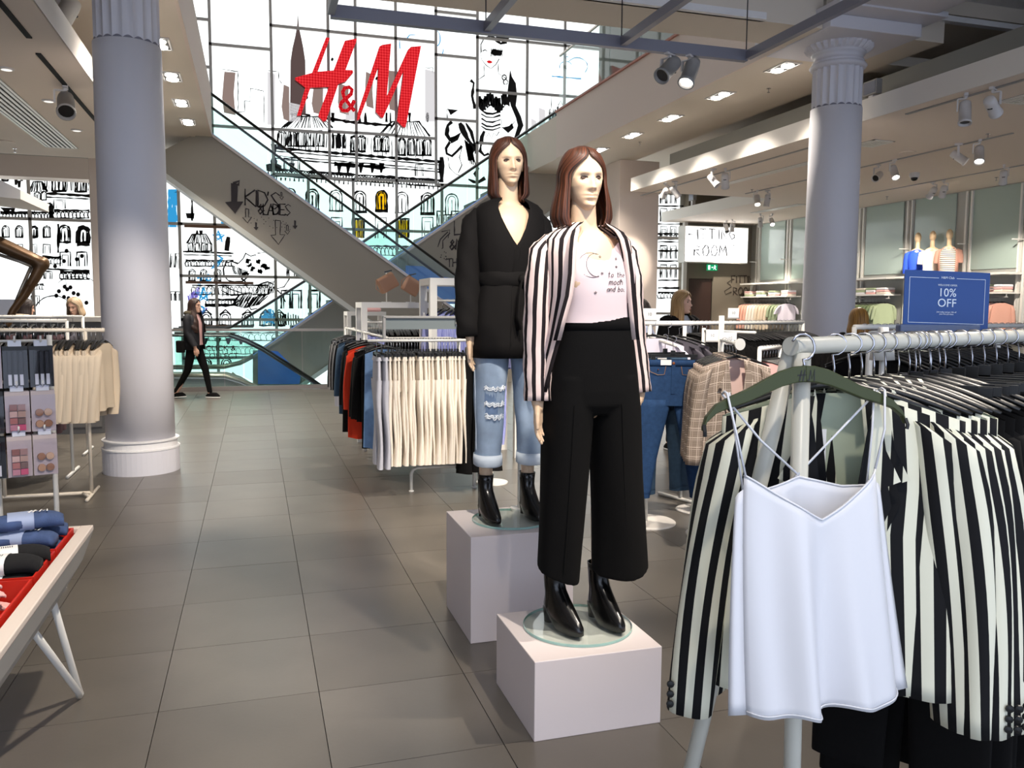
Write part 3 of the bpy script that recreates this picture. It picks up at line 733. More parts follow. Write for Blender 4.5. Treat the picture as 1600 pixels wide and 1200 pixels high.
# lettering and arrows on the cladding, drawn with a brush
FONT = {'K': [[(0, 0), (0, 1)], [(.6, 1), (0, .5), (.65, 0)]], 'I': [[(.1, 0), (.1, 1)]], 'D': [[(0, 0), (0, 1), (.4, .9), (.6, .5), (.4, .1), (0, 0)]], 'S': [[(.55, .85), (.3, 1), (.05, .8), (.25, .5), (.5, .25), (.25, 0), (0, .12)]], "'": [[(.1, 1), (.05, .75)]], '&': [[(.6, 0), (.15, .7), (.3, .95), (.42, .75), (.05, .3), (.2, .02), (.6, .4)]], 'L': [[(0, 1), (0, 0), (.5, 0)]], 'A': [[(0, 0), (.3, 1), (.6, 0)], [(.12, .38), (.5, .38)]], 'E': [[(.5, 1), (0, 1), (0, 0), (.5, 0)], [(0, .5), (.4, .5)]], 'F': [[(.55, 1), (0, 1), (0, 0)], [(0, .5), (.4, .5)]], 'T': [[(0, 1), (.65, 1)], [(.33, 1), (.33, 0)]], 'N': [[(0, 0), (0, 1), (.5, 0), (.5, 1)]], 'G': [[(.55, .8), (.3, 1), (.02, .5), (.3, 0), (.58, .2), (.58, .45), (.35, .45)]], 'R': [[(0, 0), (0, 1), (.45, .85), (.4, .55), (0, .5), (.55, 0)]], 'O': [[(.3, 1), (.02, .6), (.1, .1), (.4, 0), (.62, .4), (.5, .9), (.3, 1)]], 'M': [[(0, 0), (.1, 1), (.35, .3), (.6, 1), (.7, 0)]], 'H': [[(0, 0), (0, 1)], [(.5, 0), (.5, 1)], [(0, .5), (.5, .5)]], 't': [[(.2, 1), (.2, .1), (.4, 0)], [(0, .65), (.4, .65)]], 'o': [[(.25, .6), (0, .35), (.1, .02), (.4, .05), (.45, .4), (.25, .6)]], 'h': [[(0, 1), (0, 0)], [(0, .4), (.3, .6), (.4, .4), (.4, 0)]], 'e': [[(.05, .3), (.4, .35), (.3, .6), (.05, .5), (.05, .1), (.4, .05)]], 'm': [[(0, 0), (0, .6)], [(0, .4), (.2, .6), (.3, .4), (.3, 0)], [(.3, .4), (.5, .6), (.6, .4), (.6, 0)]], 'n': [[(0, 0), (0, .6)], [(0, .4), (.25, .6), (.4, .4), (.4, 0)]], 'a': [[(.4, .5), (.15, .6), (0, .3), (.15, 0), (.4, .15)], [(.42, .6), (.42, 0)]], 'd': [[(.4, .5), (.15, .6), (0, .3), (.15, 0), (.4, .15)], [(.42, 1), (.42, 0)]], 'b': [[(0, 1), (0, 0), (.35, .05), (.4, .4), (.2, .6), (0, .4)]], 'c': [[(.4, .5), (.15, .6), (0, .3), (.15, 0), (.4, .1)]], 'k': [[(0, 1), (0, 0)], [(.4, .6), (0, .3), (.42, 0)]], ' ': []}
def brush(mb, s, x, y, h, Y, w=1.6, sl=0, adv=.85, dbl=False, wid=1.0):
    """letters in photograph pixels, baseline at (x, y)"""
    for ch in s:
        g = FONT.get(ch, []); 
        for st in g:
            for rep in range(2 if dbl else 1):
                d = rnd.uniform(-.6, .6) if rep else 0
                ink(mb, [(x+u*h*wid+d*2, y-v*h+sl*u*h+d) for u, v in st], w*(.6 if rep else 1), .4, .3, Y)
        W_ = max([u for st in g for u, v in st], default=.4)
        x += (W_*wid+.25)*h*adv; y += sl*(W_+.25)*h*adv
def arrow(mb, x, y, w, h, Y, fill):
    p = [(x-w*.18, y), (x+w*.2, y+1), (x+w*.16, y+h*.6), (x+w*.5, y+h*.6), (x+w*.05, y+h), (x-w*.5, y+h*.62), (x-w*.16, y+h*.6)]
    if fill: poly(mb, p, 0, Y)
    else: ink(mb, p+[p[0]], .8, .3, .3, Y)
ya = Y1-.012
c = MB(); loc = Vector(escA.location)
arrow(c, 366, 286, 29, 48, ya, True); ink(c, [(364, 286), (374, 283), (372, 290)], 2, .3, .4, ya)
brush(c, "KID'S", 383, 321, 26, ya, 1.3, .12, .62, True); brush(c, '&LADIES', 403, 335, 17, ya, 1.2, .03, .56, True)
arrow(c, 386, 326, 14, 22, ya, False); arrow(c, 400, 347, 8, 13, ya, True); arrow(c, 434, 344, 22, 38, ya, False); arrow(c, 449, 352, 8, 14, ya, False); arrow(c, 461, 344, 8, 14, ya, True); arrow(c, 440, 300, 6, 12, ya, False)
for k in range(26): x = 390+rnd.uniform(0, 70); y = 334+rnd.uniform(0, 16)+(x-390)*.2; poly(c, arc(x, y, .7, .7, 0, 300, 5), 0, ya)
ob = c.build('painted_lettering', mat('charcoal brush paint', (52, 46, 48), .8), None); ob.parent = escA; ob.location = -loc
c = MB(); loc = Vector(escB.location); yb = Y3-.012
brush(c, 'LADIES', 710, 367, 22, yb, 1.6, -.1, .7); brush(c, '&MEN', 702, 391, 17, yb, 1.6, -.1, .7, True); brush(c, 'THIS WAY', 698, 418, 13, yb, 1.3, -.12, .8)
ink(c, [(690, 362), (703, 359), (700, 372)], 1, .3, .3, yb); ink(c, [(700, 362), (688, 374), (684, 386)], 1, .3, .3, yb); ink(c, [(703, 364), (692, 376), (692, 388)], 1, .3, .3, yb)
for k in range(12): x = 685+rnd.uniform(0, 14); y = 388+rnd.uniform(0, 18); poly(c, arc(x, y, .9, .9, 0, 300, 5), 0, yb)
ob = c.build('painted_lettering', mat('charcoal brush paint', (52, 46, 48)), None); ob.parent = escB; ob.location = -loc

# glass barrier in front of the escalators
gbr = thing('glass_barrier', 'low clear glass barrier with steel rail in front of the escalators', 'barrier', (-3.3, 16.0, 0))
MB().box(0, 6.9, -.06, .06, 0, .075).build('floor_channel', m_steel, gbr)
for k in range(5): MB().box(k*1.38+.01, k*1.38+1.37, -.008, .008, .07, 1.08).build('pane', m_glass, gbr)
MB().bar((0, 0, 1.10), (6.9, 0, 1.10), .06, .045).build('top_rail', m_steel, gbr)
p = PY(345, 548, 15.98)
text('glass_lettering', 'CLICK &\nCOLLECT', .14, m_ink, gbr, Matrix.Translation(Vector((p.x+3.3, -.03, p.z))) @ Matrix.Rotation(PI/2, 4, 'X'), .001)
# ================================================================== CEILING FITTINGS
m_fix = mat('white fitting', (206, 202, 200), .45); m_fixd = mat('grey fitting', (150, 148, 146), .5)
m_lampoff = mat('lamp glass dark', (70, 68, 66), .2)
def downlight(x, y, label, w=70):
    t = thing('recessed_downlight', label, 'downlight', (x, y, 4.57), 0, 'recessed twin downlights')
    b = MB(); b.box(-.12, .12, -.24, -.22, -.012, 0); b.box(-.12, .12, .22, .24, -.012, 0); b.box(-.12, -.10, -.22, .22, -.012, 0); b.box(.10, .12, -.22, .22, -.012, 0); b.build('frame', m_fix, t)
    MB().box(-.10, .10, -.22, .22, -.006, -.001).build('backplate', m_dark, t)
    for yy in (-.11, .11): MB().lathe([(.075, -.008), (.078, -.018), (.06, -.03)], 16, (0, yy, 0)).build('lamp', m_lamp, t)
    spot('downlight_beam', (x, y, 4.52), (x, y, 0), w, 110, .8, (1, .91, .8), .08)
NTH = ['nearest', 'second', 'third', 'fourth', 'farthest']
for k, y in enumerate((9.33, 10.8, 12.29, 13.71, 15.17)): downlight(6.41, y, '%s twin downlight in the soffit row right of the atrium, counted from the front' % NTH[k])
for k, y in enumerate((9.3, 10.76, 12.23, 13.73, 15.1)): downlight(-.98, y, '%s twin downlight in the soffit row right of the left column, counted from the front' % NTH[k])

bodyM = MB(); bodyM.lathe([(.035, .10), (.05, .09), (.055, .05), (.055, -.11), (.062, -.112), (.062, -.13), (.052, -.13), (.05, -.10)], 20)
body_me = {}
for nm, m in (('w', m_fix), ('g', m_fixd)):
    me = bodyM.mesh('body'); me.materials.append(m); smooth_all(me); body_me[nm] = me
lensM = MB().lathe([(.0001, -.105), (.049, -.105)], 16)
lens_me = {}
for nm, m in (('on', m_lamp), ('off', m_lampoff)):
    me = lensM.mesh('lens'); me.materials.append(m); lens_me[nm] = me
slot = MB().box(-.02, .02, -.058, -.05, .02, .03).mesh('vent_slot'); slot.materials.append(m_dark)
brk = MB(); brk.bar((-.068, 0, 0), (-.068, 0, .12), .012, .03, (0, 1, 0)); brk.bar((-.068, 0, .12), (.0, 0, .12), .012, .03, (0, 1, 0)); brk.bar((0, 0, .12), (0, 0, .15), .02, .02, (0, 1, 0))
brk_me = brk.mesh('bracket'); brk_me.materials.append(m_fix)
adp_me = MB().box(-.018, .018, -.05, .05, .145, .17).mesh('adaptor'); adp_me.materials.append(m_fix)
def tracklight(p, ztop, to, label, on=False, col='w', group='track spotlights', w=0, ang=40, s=1.0, rz=None):
    """p: lamp pivot; ztop: track height; to: aim point"""
    p = Vector(p); t = thing('track_spotlight', label, 'spotlight', p, 0, group)
    d = (Vector(to)-p); yaw = math.atan2(d.x, -d.y)   # bracket turned across the aim
    if rz is None: rz = yaw
    t.rotation_euler = (0, 0, rz)
    for nm, me in (('bracket', brk_me), ('adaptor', adp_me)):
        o = bpy.data.objects.new(nm, me); COL.objects.link(o); o.parent = t; o.scale = (s, s, (ztop-p.z)/.17)
    q = (Matrix.Rotation(-rz, 3, 'Z') @ d).to_track_quat('-Z', 'Y')
    o = bpy.data.objects.new('body', body_me[col]); COL.objects.link(o); o.parent = t; o.rotation_euler = q.to_euler(); o.scale = (s, s, s)
    for nm, me in (('lens', lens_me['on' if on else 'off']), ('vent_slot', slot)):
        c_ = bpy.data.objects.new(nm, me); COL.objects.link(c_); c_.parent = o
    if w: spot('spotlight_beam', p+d.normalized()*.16*s, to, w, ang, .5, (1, .9, .78), .05)
    return t
# --- right raft
def tl(px, py, to, label, on=False, w=0, z=3.62, **k): return tracklight(PZ(px, py, z), 3.8, to, label, on, w=w, **k)
tl(1039, 301, (7.45, 16.0, 2.5), 'lit spotlight near the free end of the right raft, throwing a glow on the pier', True, 45, ang=28)
tl(1054, 299, (9.5, 13.4, 1), 'unlit spotlight beside the lit one near the free end of the right raft')
tl(1114, 281, (8.6, 10.5, 1), 'left spotlight of the pair by the long grille left of the right column')
tl(1133, 281, (8.3, 13.5, 1), 'right spotlight of the pair by the long grille left of the right column', s=1.1)
tl(1183, 312, (8.5, 12.5, 1), 'left spotlight of the pair between the two grilles left of the right column', True)
tl(1199, 312, (9.3, 14.5, 1), 'right spotlight of the pair between the two grilles left of the right column')
tl(1135, 356, (11.3, 17.5, 1), 'left of the two small spotlights in front of the lit fitting room sign')
tl(1144, 354, (12.4, 20.1, 1.2), 'right of the two small spotlights in front of the lit fitting room sign', False, 25, ang=60)  # unlit lamp; beam added to brighten the fitting room wall
tl(1188, 346, (12.5, 18.6, 1.3), 'dark spotlight of the pair right of the lit fitting room sign', False, 70, ang=60)  # dark lamp with an added beam that brightens the far wall clothes
tl(1206, 346, (10.5, 14.0, 0), 'glowing spotlight of the pair right of the lit fitting room sign', True, 40)
tl(1372, 275, (4.6, 8.3, 1.2), 'dark spotlight of the pair just right of the right column', False, 60, ang=60)  # lamp stays dark; the beam is added
tl(1397, 268, (8.6, 8.5, .5), 'glowing spotlight of the pair just right of the right column', True, 60)
tl(1457, 300, (12.3, 15.2, 1.4), 'left spotlight of the pair above the three bust forms', False, 70, ang=60)  # lens is off, beam added to brighten the dim wall clothes
tl(1474, 298, (12.5, 13.4, 2.3), 'right spotlight of the pair above the three bust forms', True, 26, ang=45)
tl(1497, 245, (10.3, 8.2, 2.4), 'narrowly lit spotlight beside the brightest one on the right ceiling', True)
tl(1530, 240, (8.0, 7.6, .5), 'brightest glowing spotlight on the right ceiling', True, 60, s=1.1)
tl(1508, 174, (6.5, 6.4, .5), 'upright white spotlight nearest the camera on the right ceiling', s=1.1)
tl(1550, 165, (9.6, 8.0, 2.4), 'tilted white spotlight nearest the camera on the right ceiling', s=1.1)
tracklight((11.2, 10.4, 3.62), 3.8, (12.6, 11.8, 1.4), 'added unseen spotlight beyond the right picture edge to brighten the pink blouses', True, w=60, ang=70)  # unseen lamp added to brighten the right bay
# tracks, grilles, sprinklers on the right raft
def zline(name, a, b_, z, w, h, m, parent=None):
    A = PZ(*a, z); B = PZ(*b_, z); xm = (A.x+B.x)/2
    return MB().box(xm-w/2, xm+w/2, min(A.y, B.y), max(A.y, B.y), z-h, z+.002).build(name, m, parent)
for a, b_, lab in (((1020, 306), (1262, 222), 'thin black lighting track nearest the raft edge'), ((1160, 302), (1590, 208), 'long black lighting track behind the right column'), ((1340, 310), (1600, 250), 'black lighting track in front of the bust forms'), ((1420, 178), (1600, 122), 'short black lighting track close to the camera on the right')):
    tag(zline('lighting_track', a, b_, 3.8, .04, .012, m_fixd), lab, 'track', 'black lighting tracks')
def grille(a, b_, w, label, n=5, z=3.8):
    A = PZ(*a, z); B = PZ(*b_, z); xm = (A.x+B.x)/2; y0, y1 = min(A.y, B.y), max(A.y, B.y)
    t = thing('ceiling_grille', label, 'grille', (xm, (y0+y1)/2, z))
    L_ = (y1-y0)/2; b = MB(); b.box(-w/2, -w/2+.03, -L_, L_, -.012, 0); b.box(w/2-.03, w/2, -L_, L_, -.012, 0); b.box(-w/2, w/2, -L_, -L_+.03, -.012, 0); b.box(-w/2, w/2, L_-.03, L_, -.012, 0); b.build('frame', m_wmetal, t)
    MB().box(-w/2, w/2, -L_, L_, -.004, -.001).build('backing', m_dark, t)
    for k in range(n):
        x = -w/2+.03+(w-.06)*(k+.5)/n; MB().box(x-(w-.06)/n*.28, x+(w-.06)/n*.28, -L_+.03, L_-.03, -.012, -.005).build('slat', m_wmetal, t)
grille((1138, 289), (1262, 251), .16, 'long narrow air grille left of the right column', 2)
grille((1170, 332), (1262, 319), .2, 'far narrow air grille above the fitting room clothes', 2)
grille((1346, 228), (1383, 219), .35, 'square air grille just right of the right column', 5)
grille((1573, 160), (1640, 145), .35, 'air grille at the right edge of the ceiling', 5)
def sprinkler(p, label):
    t = thing('sprinkler', label, 'sprinkler', p, 0, 'ceiling sprinklers')
    MB().lathe([(.03, 0), (.03, -.006), (.008, -.01), (.008, -.05), (.02, -.052), (.02, -.056)], 10).build('head', m_chrome, t)
sprinkler(PZ(1175, 296, 3.8), 'sprinkler beside the long narrow grille'); sprinkler(PZ(1163, 347, 3.8), 'far sprinkler above the fitting room clothes'); sprinkler(PZ(1386, 307, 3.8), 'sprinkler left of the bust spotlights'); sprinkler(PZ(1557, 277, 3.8), 'sprinkler right of the bust spotlights'); sprinkler(PZ(1544, 209, 3.8), 'sprinkler between the two lit pairs on the right')
sprinkler(PZ(1201, 138, 4.57), 'sprinkler below the nearest right downlight'); sprinkler(PZ(1000, 222, 4.57), 'sprinkler below the farthest right downlights'); sprinkler(PZ(23, 232, 3.8), 'sprinkler on the left raft below the slotted grille')
t = thing('ceiling_camera', 'small dome camera on the right ceiling near the column', 'camera', PZ(1429, 270, 3.8))
MB().lathe([(.08, 0), (.08, -.05), (.065, -.08)], 18).build('housing', m_fix, t); MB().lathe([(.055, -.08), (.05, -.11), (.03, -.128), (.0001, -.134)], 18).build('dome', mat('smoked dome', (18, 18, 20), .1), t, True)
# two emergency lamps clipped to the beam right of the column
for px, py, lab in ((1365, 136, 'small grey floodlight perched on the raft right of the right column'), (1083, 317, 'small twin floodlight perched on the far raft edge')):
    p = PX(px, py, 7.35) if px > 1200 else PX(px, py, 10.35)
    t = thing('floodlight', lab, 'floodlight', (p.x, p.y, 4.05))
    MB().box(-.04, .04, -.04, .04, 0, .12).build('stem', m_fix, t); MB().box(-.06, .03, -.12, .12, .12, .30).build('lamp_head', m_fixd, t, bev=.01)
    MB().box(-.065, -.06, -.10, .10, .14, .28).build('lens', mat('flood lens', (120, 124, 140), .2), t)

# --- left raft
tracklight(PZ(103, 162, 3.62), 3.8, (-1.2, 6.4, .9), 'grey spotlight hanging from the left raft track', False, 'g', s=1.5)
tracklight(PZ(104, 20, 4.35), 4.57, (-2.6, 8.2, 2), 'dark spotlight tucked between the left raft and the soffit', False, 'g', s=1.6)
for a, b_, lab in (((62, 83), (150, 190), 'black track carrying the grey spotlight on the left raft'), ((-20, -20), (46, 58), 'black track at the top left corner')):
    tag(zline('lighting_track', a, b_, 3.8, .045, .012, m_dark), lab, 'track', 'black lighting tracks')
grille((-60, 95), (92, 230), .42, 'wide slotted air grille on the left raft', 6)
for k, (px, py) in enumerate(((10, 107), (76, 157), (120, 203))):
    t = thing('round_downlight', ['round white ceiling disc nearest the left picture edge', 'round white ceiling disc left of the grey spotlight', 'round white ceiling disc below the grey spotlight'][k], 'downlight', PZ(px, py, 3.8)); MB().lathe([(.07, 0), (.07, -.008), (.05, -.014)], 20).build('trim', m_fix, t); MB().lathe([(.0001, -.016), (.048, -.016)], 20).build('lens', emit('soft disc glow', (255, 250, 240), .5), t)
t = thing('ceiling_speaker', 'round flush speaker at the left edge of the raft', 'speaker', PZ(8, 221, 3.8)); MB().lathe([(.12, 0), (.12, -.01), (.1, -.014)], 20).build('rim', m_raft, t); MB().lathe([(.0001, -.012), (.1, -.012)], 20).build('mesh', m_grey, t)
t = thing('ceiling_speaker', 'round flush speaker in front of the right column grille', 'speaker', PZ(1418, 238, 3.8)); MB().lathe([(.12, 0), (.12, -.01), (.1, -.014)], 20).build('rim', m_raft, t); MB().lathe([(.0001, -.012), (.1, -.012)], 20).build('mesh', m_grey, t)
t = thing('ceiling_speaker', 'round flush speaker above the middle spotlights left of the right column', 'speaker', PZ(1205, 290, 3.8)); MB().lathe([(.12, 0), (.12, -.01), (.1, -.014)], 20).build('rim', m_raft, t); MB().lathe([(.0001, -.012), (.1, -.012)], 20).build('mesh', m_grey, t)
# green lit lamp on the pier by the left column
p = PY(150, 229, 14.6)
t = thing('wall_lamp', 'small green glowing lamp at the left column', 'lamp', p); MB().lathe([(.1, 0), (.12, .05), (.12, .12), (.05, .16)], 16).build('housing', m_fixd, t); MB().lathe([(.0001, -.01), (.095, -.01), (.1, 0)], 16).build('lens', emit('green lamp', (60, 220, 140), 2), t)

# --- hanging lighting grid
m_grid = mat('grid aluminium', (128, 128, 140), .4, .3)
gt = thing('lighting_grid', 'suspended grey aluminium lighting grid with thin wires', 'lighting grid', (.69, 7.66, 4.1))
MB().bar((0, 0, 0), (4.14, 0, 0), .07, .11).build('cross_bar', m_grid, gt)
MB().bar((0, -4.2, 0), (4.14, -4.2, 0), .07, .11).build('cross_bar', m_grid, gt)
for x in (.0, 1.40, 2.76, 4.14):
    b = MB(); b.bar((x, -.036, 0), (x, -8.6, 0), .06, .085); b.build('long_bar', m_grid, gt)
    MB().bar((x+.031, -.036, -.02), (x+.031, -8.6, -.02), .002, .03).build('track_groove', m_dark, gt)
    MB().tube([(x, 0, .05), (x, 0, .93)], .006, 6).build('wire', mat('wire', (60, 58, 60), .5, .5), gt)
tracklight(PY(1046, 106, 7.66), 4.05, PY(900, 260, 7.0), 'left spotlight of the pair hanging from the lighting grid', False, 'g', s=1.35)
tracklight(PY(1079, 110, 7.66), 4.05, PY(1010, 300, 7.2), 'right spotlight of the pair hanging from the lighting grid, just glowing', True, 'g', s=1.35)
# lamps on the grid behind the picture edge that light the display
KEY = [((1.75, .9, 3.95), (1.2, 3.0, 1.55), 66, 36), ((.75, 1.4, 3.95), (1.17, 3.9, 1.75), 70, 36), ((2.15, 2.6, 3.95), (2.4, 4.8, 1.0), 90, 50), ((.70, .1, 3.95), (1.0, 1.35, 1.1), 24, 50), ((.7, 1.9, 3.95), (-.9, 3.3, .7), 80, 50), ((.69, 4.4, 3.95), (-1.3, 7.0, .9), 90, 52), ((2.15, 4.2, 3.95), (1.2, 6.9, .9), 100, 52), ((3.4, 2.2, 3.95), (2.2, 1.9, 1.2), 60, 50), ((3.45, 4.2, 3.95), (3.6, 6.2, 1.0), 90, 55)]
for k, (p, to, w, an) in enumerate(KEY):
    tracklight(p, 4.05, to, 'overhead grid spotlight aimed at the display, lamp %s' % ('one two three four five six seven eight nine'.split()[k]), True, 'g', 'overhead display spotlights', w, an, s=1.2)

# ================================================================== FITTING ROOM END WALL
fw = MB(); fw.box(10.9, 11.05, 19.95, YW+.06, 0, 3.75); fw.box(11.82, 13, 20.05, YW+.06, 0, 2.75); fw.box(11.05, 11.82, 20.05, YW+.06, 2.34, 2.75); fw.box(11.05, 13, 20.05, YW+.06, 2.75, 4.9)
struct(fw.build('wall_fitting_room', m_taupe))
struct(MB().box(10.86, 10.96, 19.9, 20.0, 0, 3.8).build('trim_13', m_wmetal))
d = struct(MB().box(11.08, 11.8, 20.06, 20.12, 0, 2.33).build('door_1', mat('brown door', (58, 36, 28), .5))); MB().box(11.15, 11.18, 20.03, 20.06, 1.0, 1.2).build('door_handle', m_chrome, d)
a = PY(1070, 352, 19.7); z_ = PY(1168, 412, 19.7)
lb = thing('lightbox_sign', 'bright white lightbox sign reading fitting room above the dark doorway', 'sign', (a.x, 19.7, z_.z))
W_ = z_.x-a.x; H_ = a.z-z_.z
MB().box(0, W_, 0, .34, 0, H_).build('casing', m_wmetal, lb); MB().box(.03, W_-.03, -.012, -.002, .03, H_-.03).build('lit_face', emit('lightbox face', (255, 255, 255), 1.7), lb)
c = MB(); yl = 19.68; 
brush(c, 'FITTING', 1076, 374, 16, yl, 1.3, 0, 1.0, True, .95); brush(c, 'ROOM', 1085, 400, 17, yl, 1.3, 0, .9, True); arrow(c, 1148, 383, 10, 22, yl, False)
ob = c.build('brush_lettering', mat('grey brush ink', (70, 66, 66), .8), lb); ob.location = -Vector(lb.location)
c = MB(); yl = 20.035
brush(c, 'FITTING', 1143, 442, 11, yl, 1.5, 0, .75); brush(c, 'ROOM', 1146, 461, 12, yl, 1.5, 0, .75); ink(c, [(1143, 448), (1132, 455), (1134, 460), (1143, 456)], 1, .3, .3, yl); ink(c, [(1142, 438), (1136, 442), (1142, 446)], 1, .3, .3, yl)
fl2 = c.build('wall_lettering', mat('dark brush paint', (60, 50, 42), .8)); tag(fl2, 'painted brush words fitting room with an arrow on taupe wall', 'lettering')
a = PY(1105, 413, 19.8); z_ = PY(1121, 423, 19.8)
ex = thing('exit_sign', 'small green emergency exit sign under the lightbox', 'sign', (a.x, 19.8, z_.z))
MB().box(0, z_.x-a.x, 0, .03, 0, a.z-z_.z).build('panel', emit('exit green', (20, 150, 95), .55), ex)
w_ = z_.x-a.x; h_ = a.z-z_.z; b = MB(); b.box(w_*.1, w_*.28, -.01, -.001, h_*.15, h_*.85); b.box(w_*.42, w_*.56, -.01, -.001, h_*.45, h_*.6); b.ell((w_*.72, -.006, h_*.8), (w_*.05, .003, w_*.05), 8, 4)
b.bar((w_*.7, -.006, h_*.7), (w_*.74, -.006, h_*.4), .003, w_*.08, (1, 0, 0)); b.bar((w_*.73, -.006, h_*.42), (w_*.85, -.006, h_*.15), .003, w_*.05, (1, 0, 0)); b.bar((w_*.72, -.006, h_*.42), (w_*.6, -.006, h_*.2), .003, w_*.05, (1, 0, 0)); b.bar((w_*.62, -.006, h_*.55), (w_*.86, -.006, h_*.62), .003, w_*.04, (1, 0, 0))
b.build('running_figure', emit('exit white', (235, 255, 245), .9), ex)
# ================================================================== CLOTHES ON HANGERS
m_blackc = mat('black cloth', (10, 9, 9), .9, bump=.15, bscale=300, spec=.2)
m_blackk = mat('black knit', (13, 12, 12), .95, noise=.3, nscale=60, spec=.15)
m_cream = mat('cream cloth', (222, 212, 198), .85, bump=.1, bscale=250, spec=.2)
m_greyc = mat('pale grey cloth', (178, 178, 186), .85, spec=.2)
m_beige = mat('beige cloth', (214, 196, 172), .85, bump=.1, bscale=250, spec=.2)
m_denim = mat('blue denim', (36, 62, 98), .85, noise=.35, nscale=40, bump=.2, bscale=500, spec=.2)
m_ldenim = mat('light denim', (122, 156, 200), .85, noise=.25, nscale=18, bump=.2, bscale=500, spec=.2)
m_ddenim = mat('dark denim', (52, 72, 92), .85, noise=.3, nscale=40, spec=.2)
m_redc = mat('orange red cloth', (206, 58, 32), .85, spec=.2)
m_pinkc = mat('pink cloth', (226, 178, 174), .85, spec=.2)
m_salmon = mat('salmon cloth', (222, 168, 148), .85, spec=.2)
m_green = mat('sage cloth', (160, 172, 140), .85, spec=.2); m_dgreen = mat('olive cloth', (112, 126, 92), .85, spec=.2)
m_whitec = mat('white cloth', (232, 230, 234), .8, spec=.2)
m_lav = mat('lilac white cloth', (222, 214, 226), .85, spec=.2)
m_brownc = mat('dusky mauve cloth', (100, 76, 80), .9, spec=.2)
m_stripe = uvmat('black and cream stripe', (232, 230, 208), [(0, .046, 0, .023, (24, 24, 26))])
m_mstripe = uvmat('black and rose stripe', (240, 216, 208), [(0, .036, 0, .0155, (34, 28, 30))])
m_hstripe = uvmat('breton stripe', (226, 218, 208), [(1, .034, 0, .014, (58, 46, 48))])
m_hstripe2 = uvmat('light breton stripe', (236, 226, 212), [(1, .04, 0, .014, (92, 84, 84))])
m_bstripe = uvmat('blue shirting', (126, 132, 200), [(0, .016, 0, .005, (200, 204, 232))])
m_kstripe = uvmat('black grey stripe', (30, 30, 32), [(0, .05, 0, .014, (150, 150, 150))])
m_plaid = uvmat('brown check', (158, 142, 128), [(0, .012, 0, .004, (140, 124, 110)), (1, .012, 0, .004, (140, 124, 110)), (0, .058, 0, .0035, (222, 206, 190)), (1, .058, 0, .0035, (222, 206, 190)), (0, .058, .014, .003, (196, 178, 164)), (1, .058, .014, .003, (196, 178, 164))])
m_hang = mat('black plastic hanger', (20, 20, 20), .4); m_hook = mat('steel hook', (190, 190, 195), .2, 1)
m_tagp = mat('paper tag', (235, 233, 230), .7)

def spw(v, e): return math.copysign(abs(v)**e, v)
def body_loft(W, L, T, slope=.34, neck=.07, z0=-.105, wt=None, folds=.012, nf=2.0, ph=0.0, n=36, m=12, flare=1.0, yo=0):
    rings = []
    for i in range(m+1):
        v = i/m; R_ = []
        w = W/2*(lerp(1, flare, v) if wt is None else interp(wt, v))
        t = T/2*(.75+.35*v)
        for k in range(n):
            a = 2*PI*k/n; cx = spw(math.cos(a), .7); sx = spw(math.sin(a), .7)
            x = w*cx; f = folds*(.15+v)
            y = t*sx*(1+.25*v*math.sin(9*x/W+ph)) + f*math.sin(nf*PI*x/W*2+ph)+f*.5*math.sin(nf*7*x/W+ph*2)+yo*v
            ztop = z0-slope*max(0, abs(x)-neck)
            zb = -L+.006*math.sin(3*x/W*PI+ph)
            R_.append(Vector((x, y, lerp(ztop, zb, v))))
        rings.append(R_)
    return rings
def sleeve_loft(s, W, Ls, slope, neck, z0, spread=.05, r0=.06, r1=.05, ph=0, fwd=0.0, n=14, m=9):
    zs = z0-slope*(W/2-neck); rings = []
    for v0, rr, dx, dz in ((0, .10, -.035, .012), (0, .55, -.022, .004), (.012, .85, -.010, 0), (.03, 1.0, 0, 0))+tuple((.03+.97*i/m, 1.0, 0, 0) for i in range(1, m+1)):
        v = v0; cx = s*(W/2-.035+dx+spread*v+.012*math.sin(PI*v)); cy = fwd*v*v; cz = zs-.008+dz-Ls*v
        r = lerp(r0, r1, v)*rr; R_ = []
        lean = .55*(1-smooth(0, .35, v))
        for k in range(n):
            a = 2*PI*k/n; fr = 1+.10*math.sin(3*a+ph+5*v)*smooth(0, .2, v)
            ox_ = r*.72*math.cos(a)*fr
            R_.append(Vector((cx+ox_, cy+r*.8*math.sin(a)*fr, cz-ox_*s*lean)))
        rings.append(R_)
    return rings
def hanger_parts(t, kind='arms', W=.40, z0=-.105, m=None, slope=.3):
    m = m or m_hang
    b = MB()
    if kind == 'arms':
        for s in (-1, 1):
            pts = [(0, 0, z0+.022)]+[(s*W/2*u, 0, z0+.022-slope*W/2*(u**1.5)) for u in (.2, .4, .6, .8, .94, 1.0)]
            b.tube(pts, [.016, .016, .015, .014, .012, .011, .008], 8, sy=.5)
        o = b.build('hanger', m, t, True)
    else:
        b.bar((-W/2, 0, z0+.02), (W/2, 0, z0+.02), .012, .02, (0, 0, 1)); b.bar((0, 0, z0+.02), (0, 0, z0+.055), .03, .012)
        o = b.build('hanger', m, t)
        for s in (-1, 1): MB().box(s*(W/2-.03)-.014, s*(W/2-.03)+.014, -.014, .014, z0-.025, z0+.028).build('clip', m, o)
    h = MB(); pts = [(0, 0, z0+.03), (0, 0, -.045)]
    for i in range(9):
        a = math.radians(-100+30*i); pts.append((.021*math.cos(a)+.0, 0, -.0+.021*math.sin(a)))
    h.tube([pts[0], pts[1]]+pts[2:], .0022, 5); h.build('hook', m_hook, o, True)
PROTO = {}
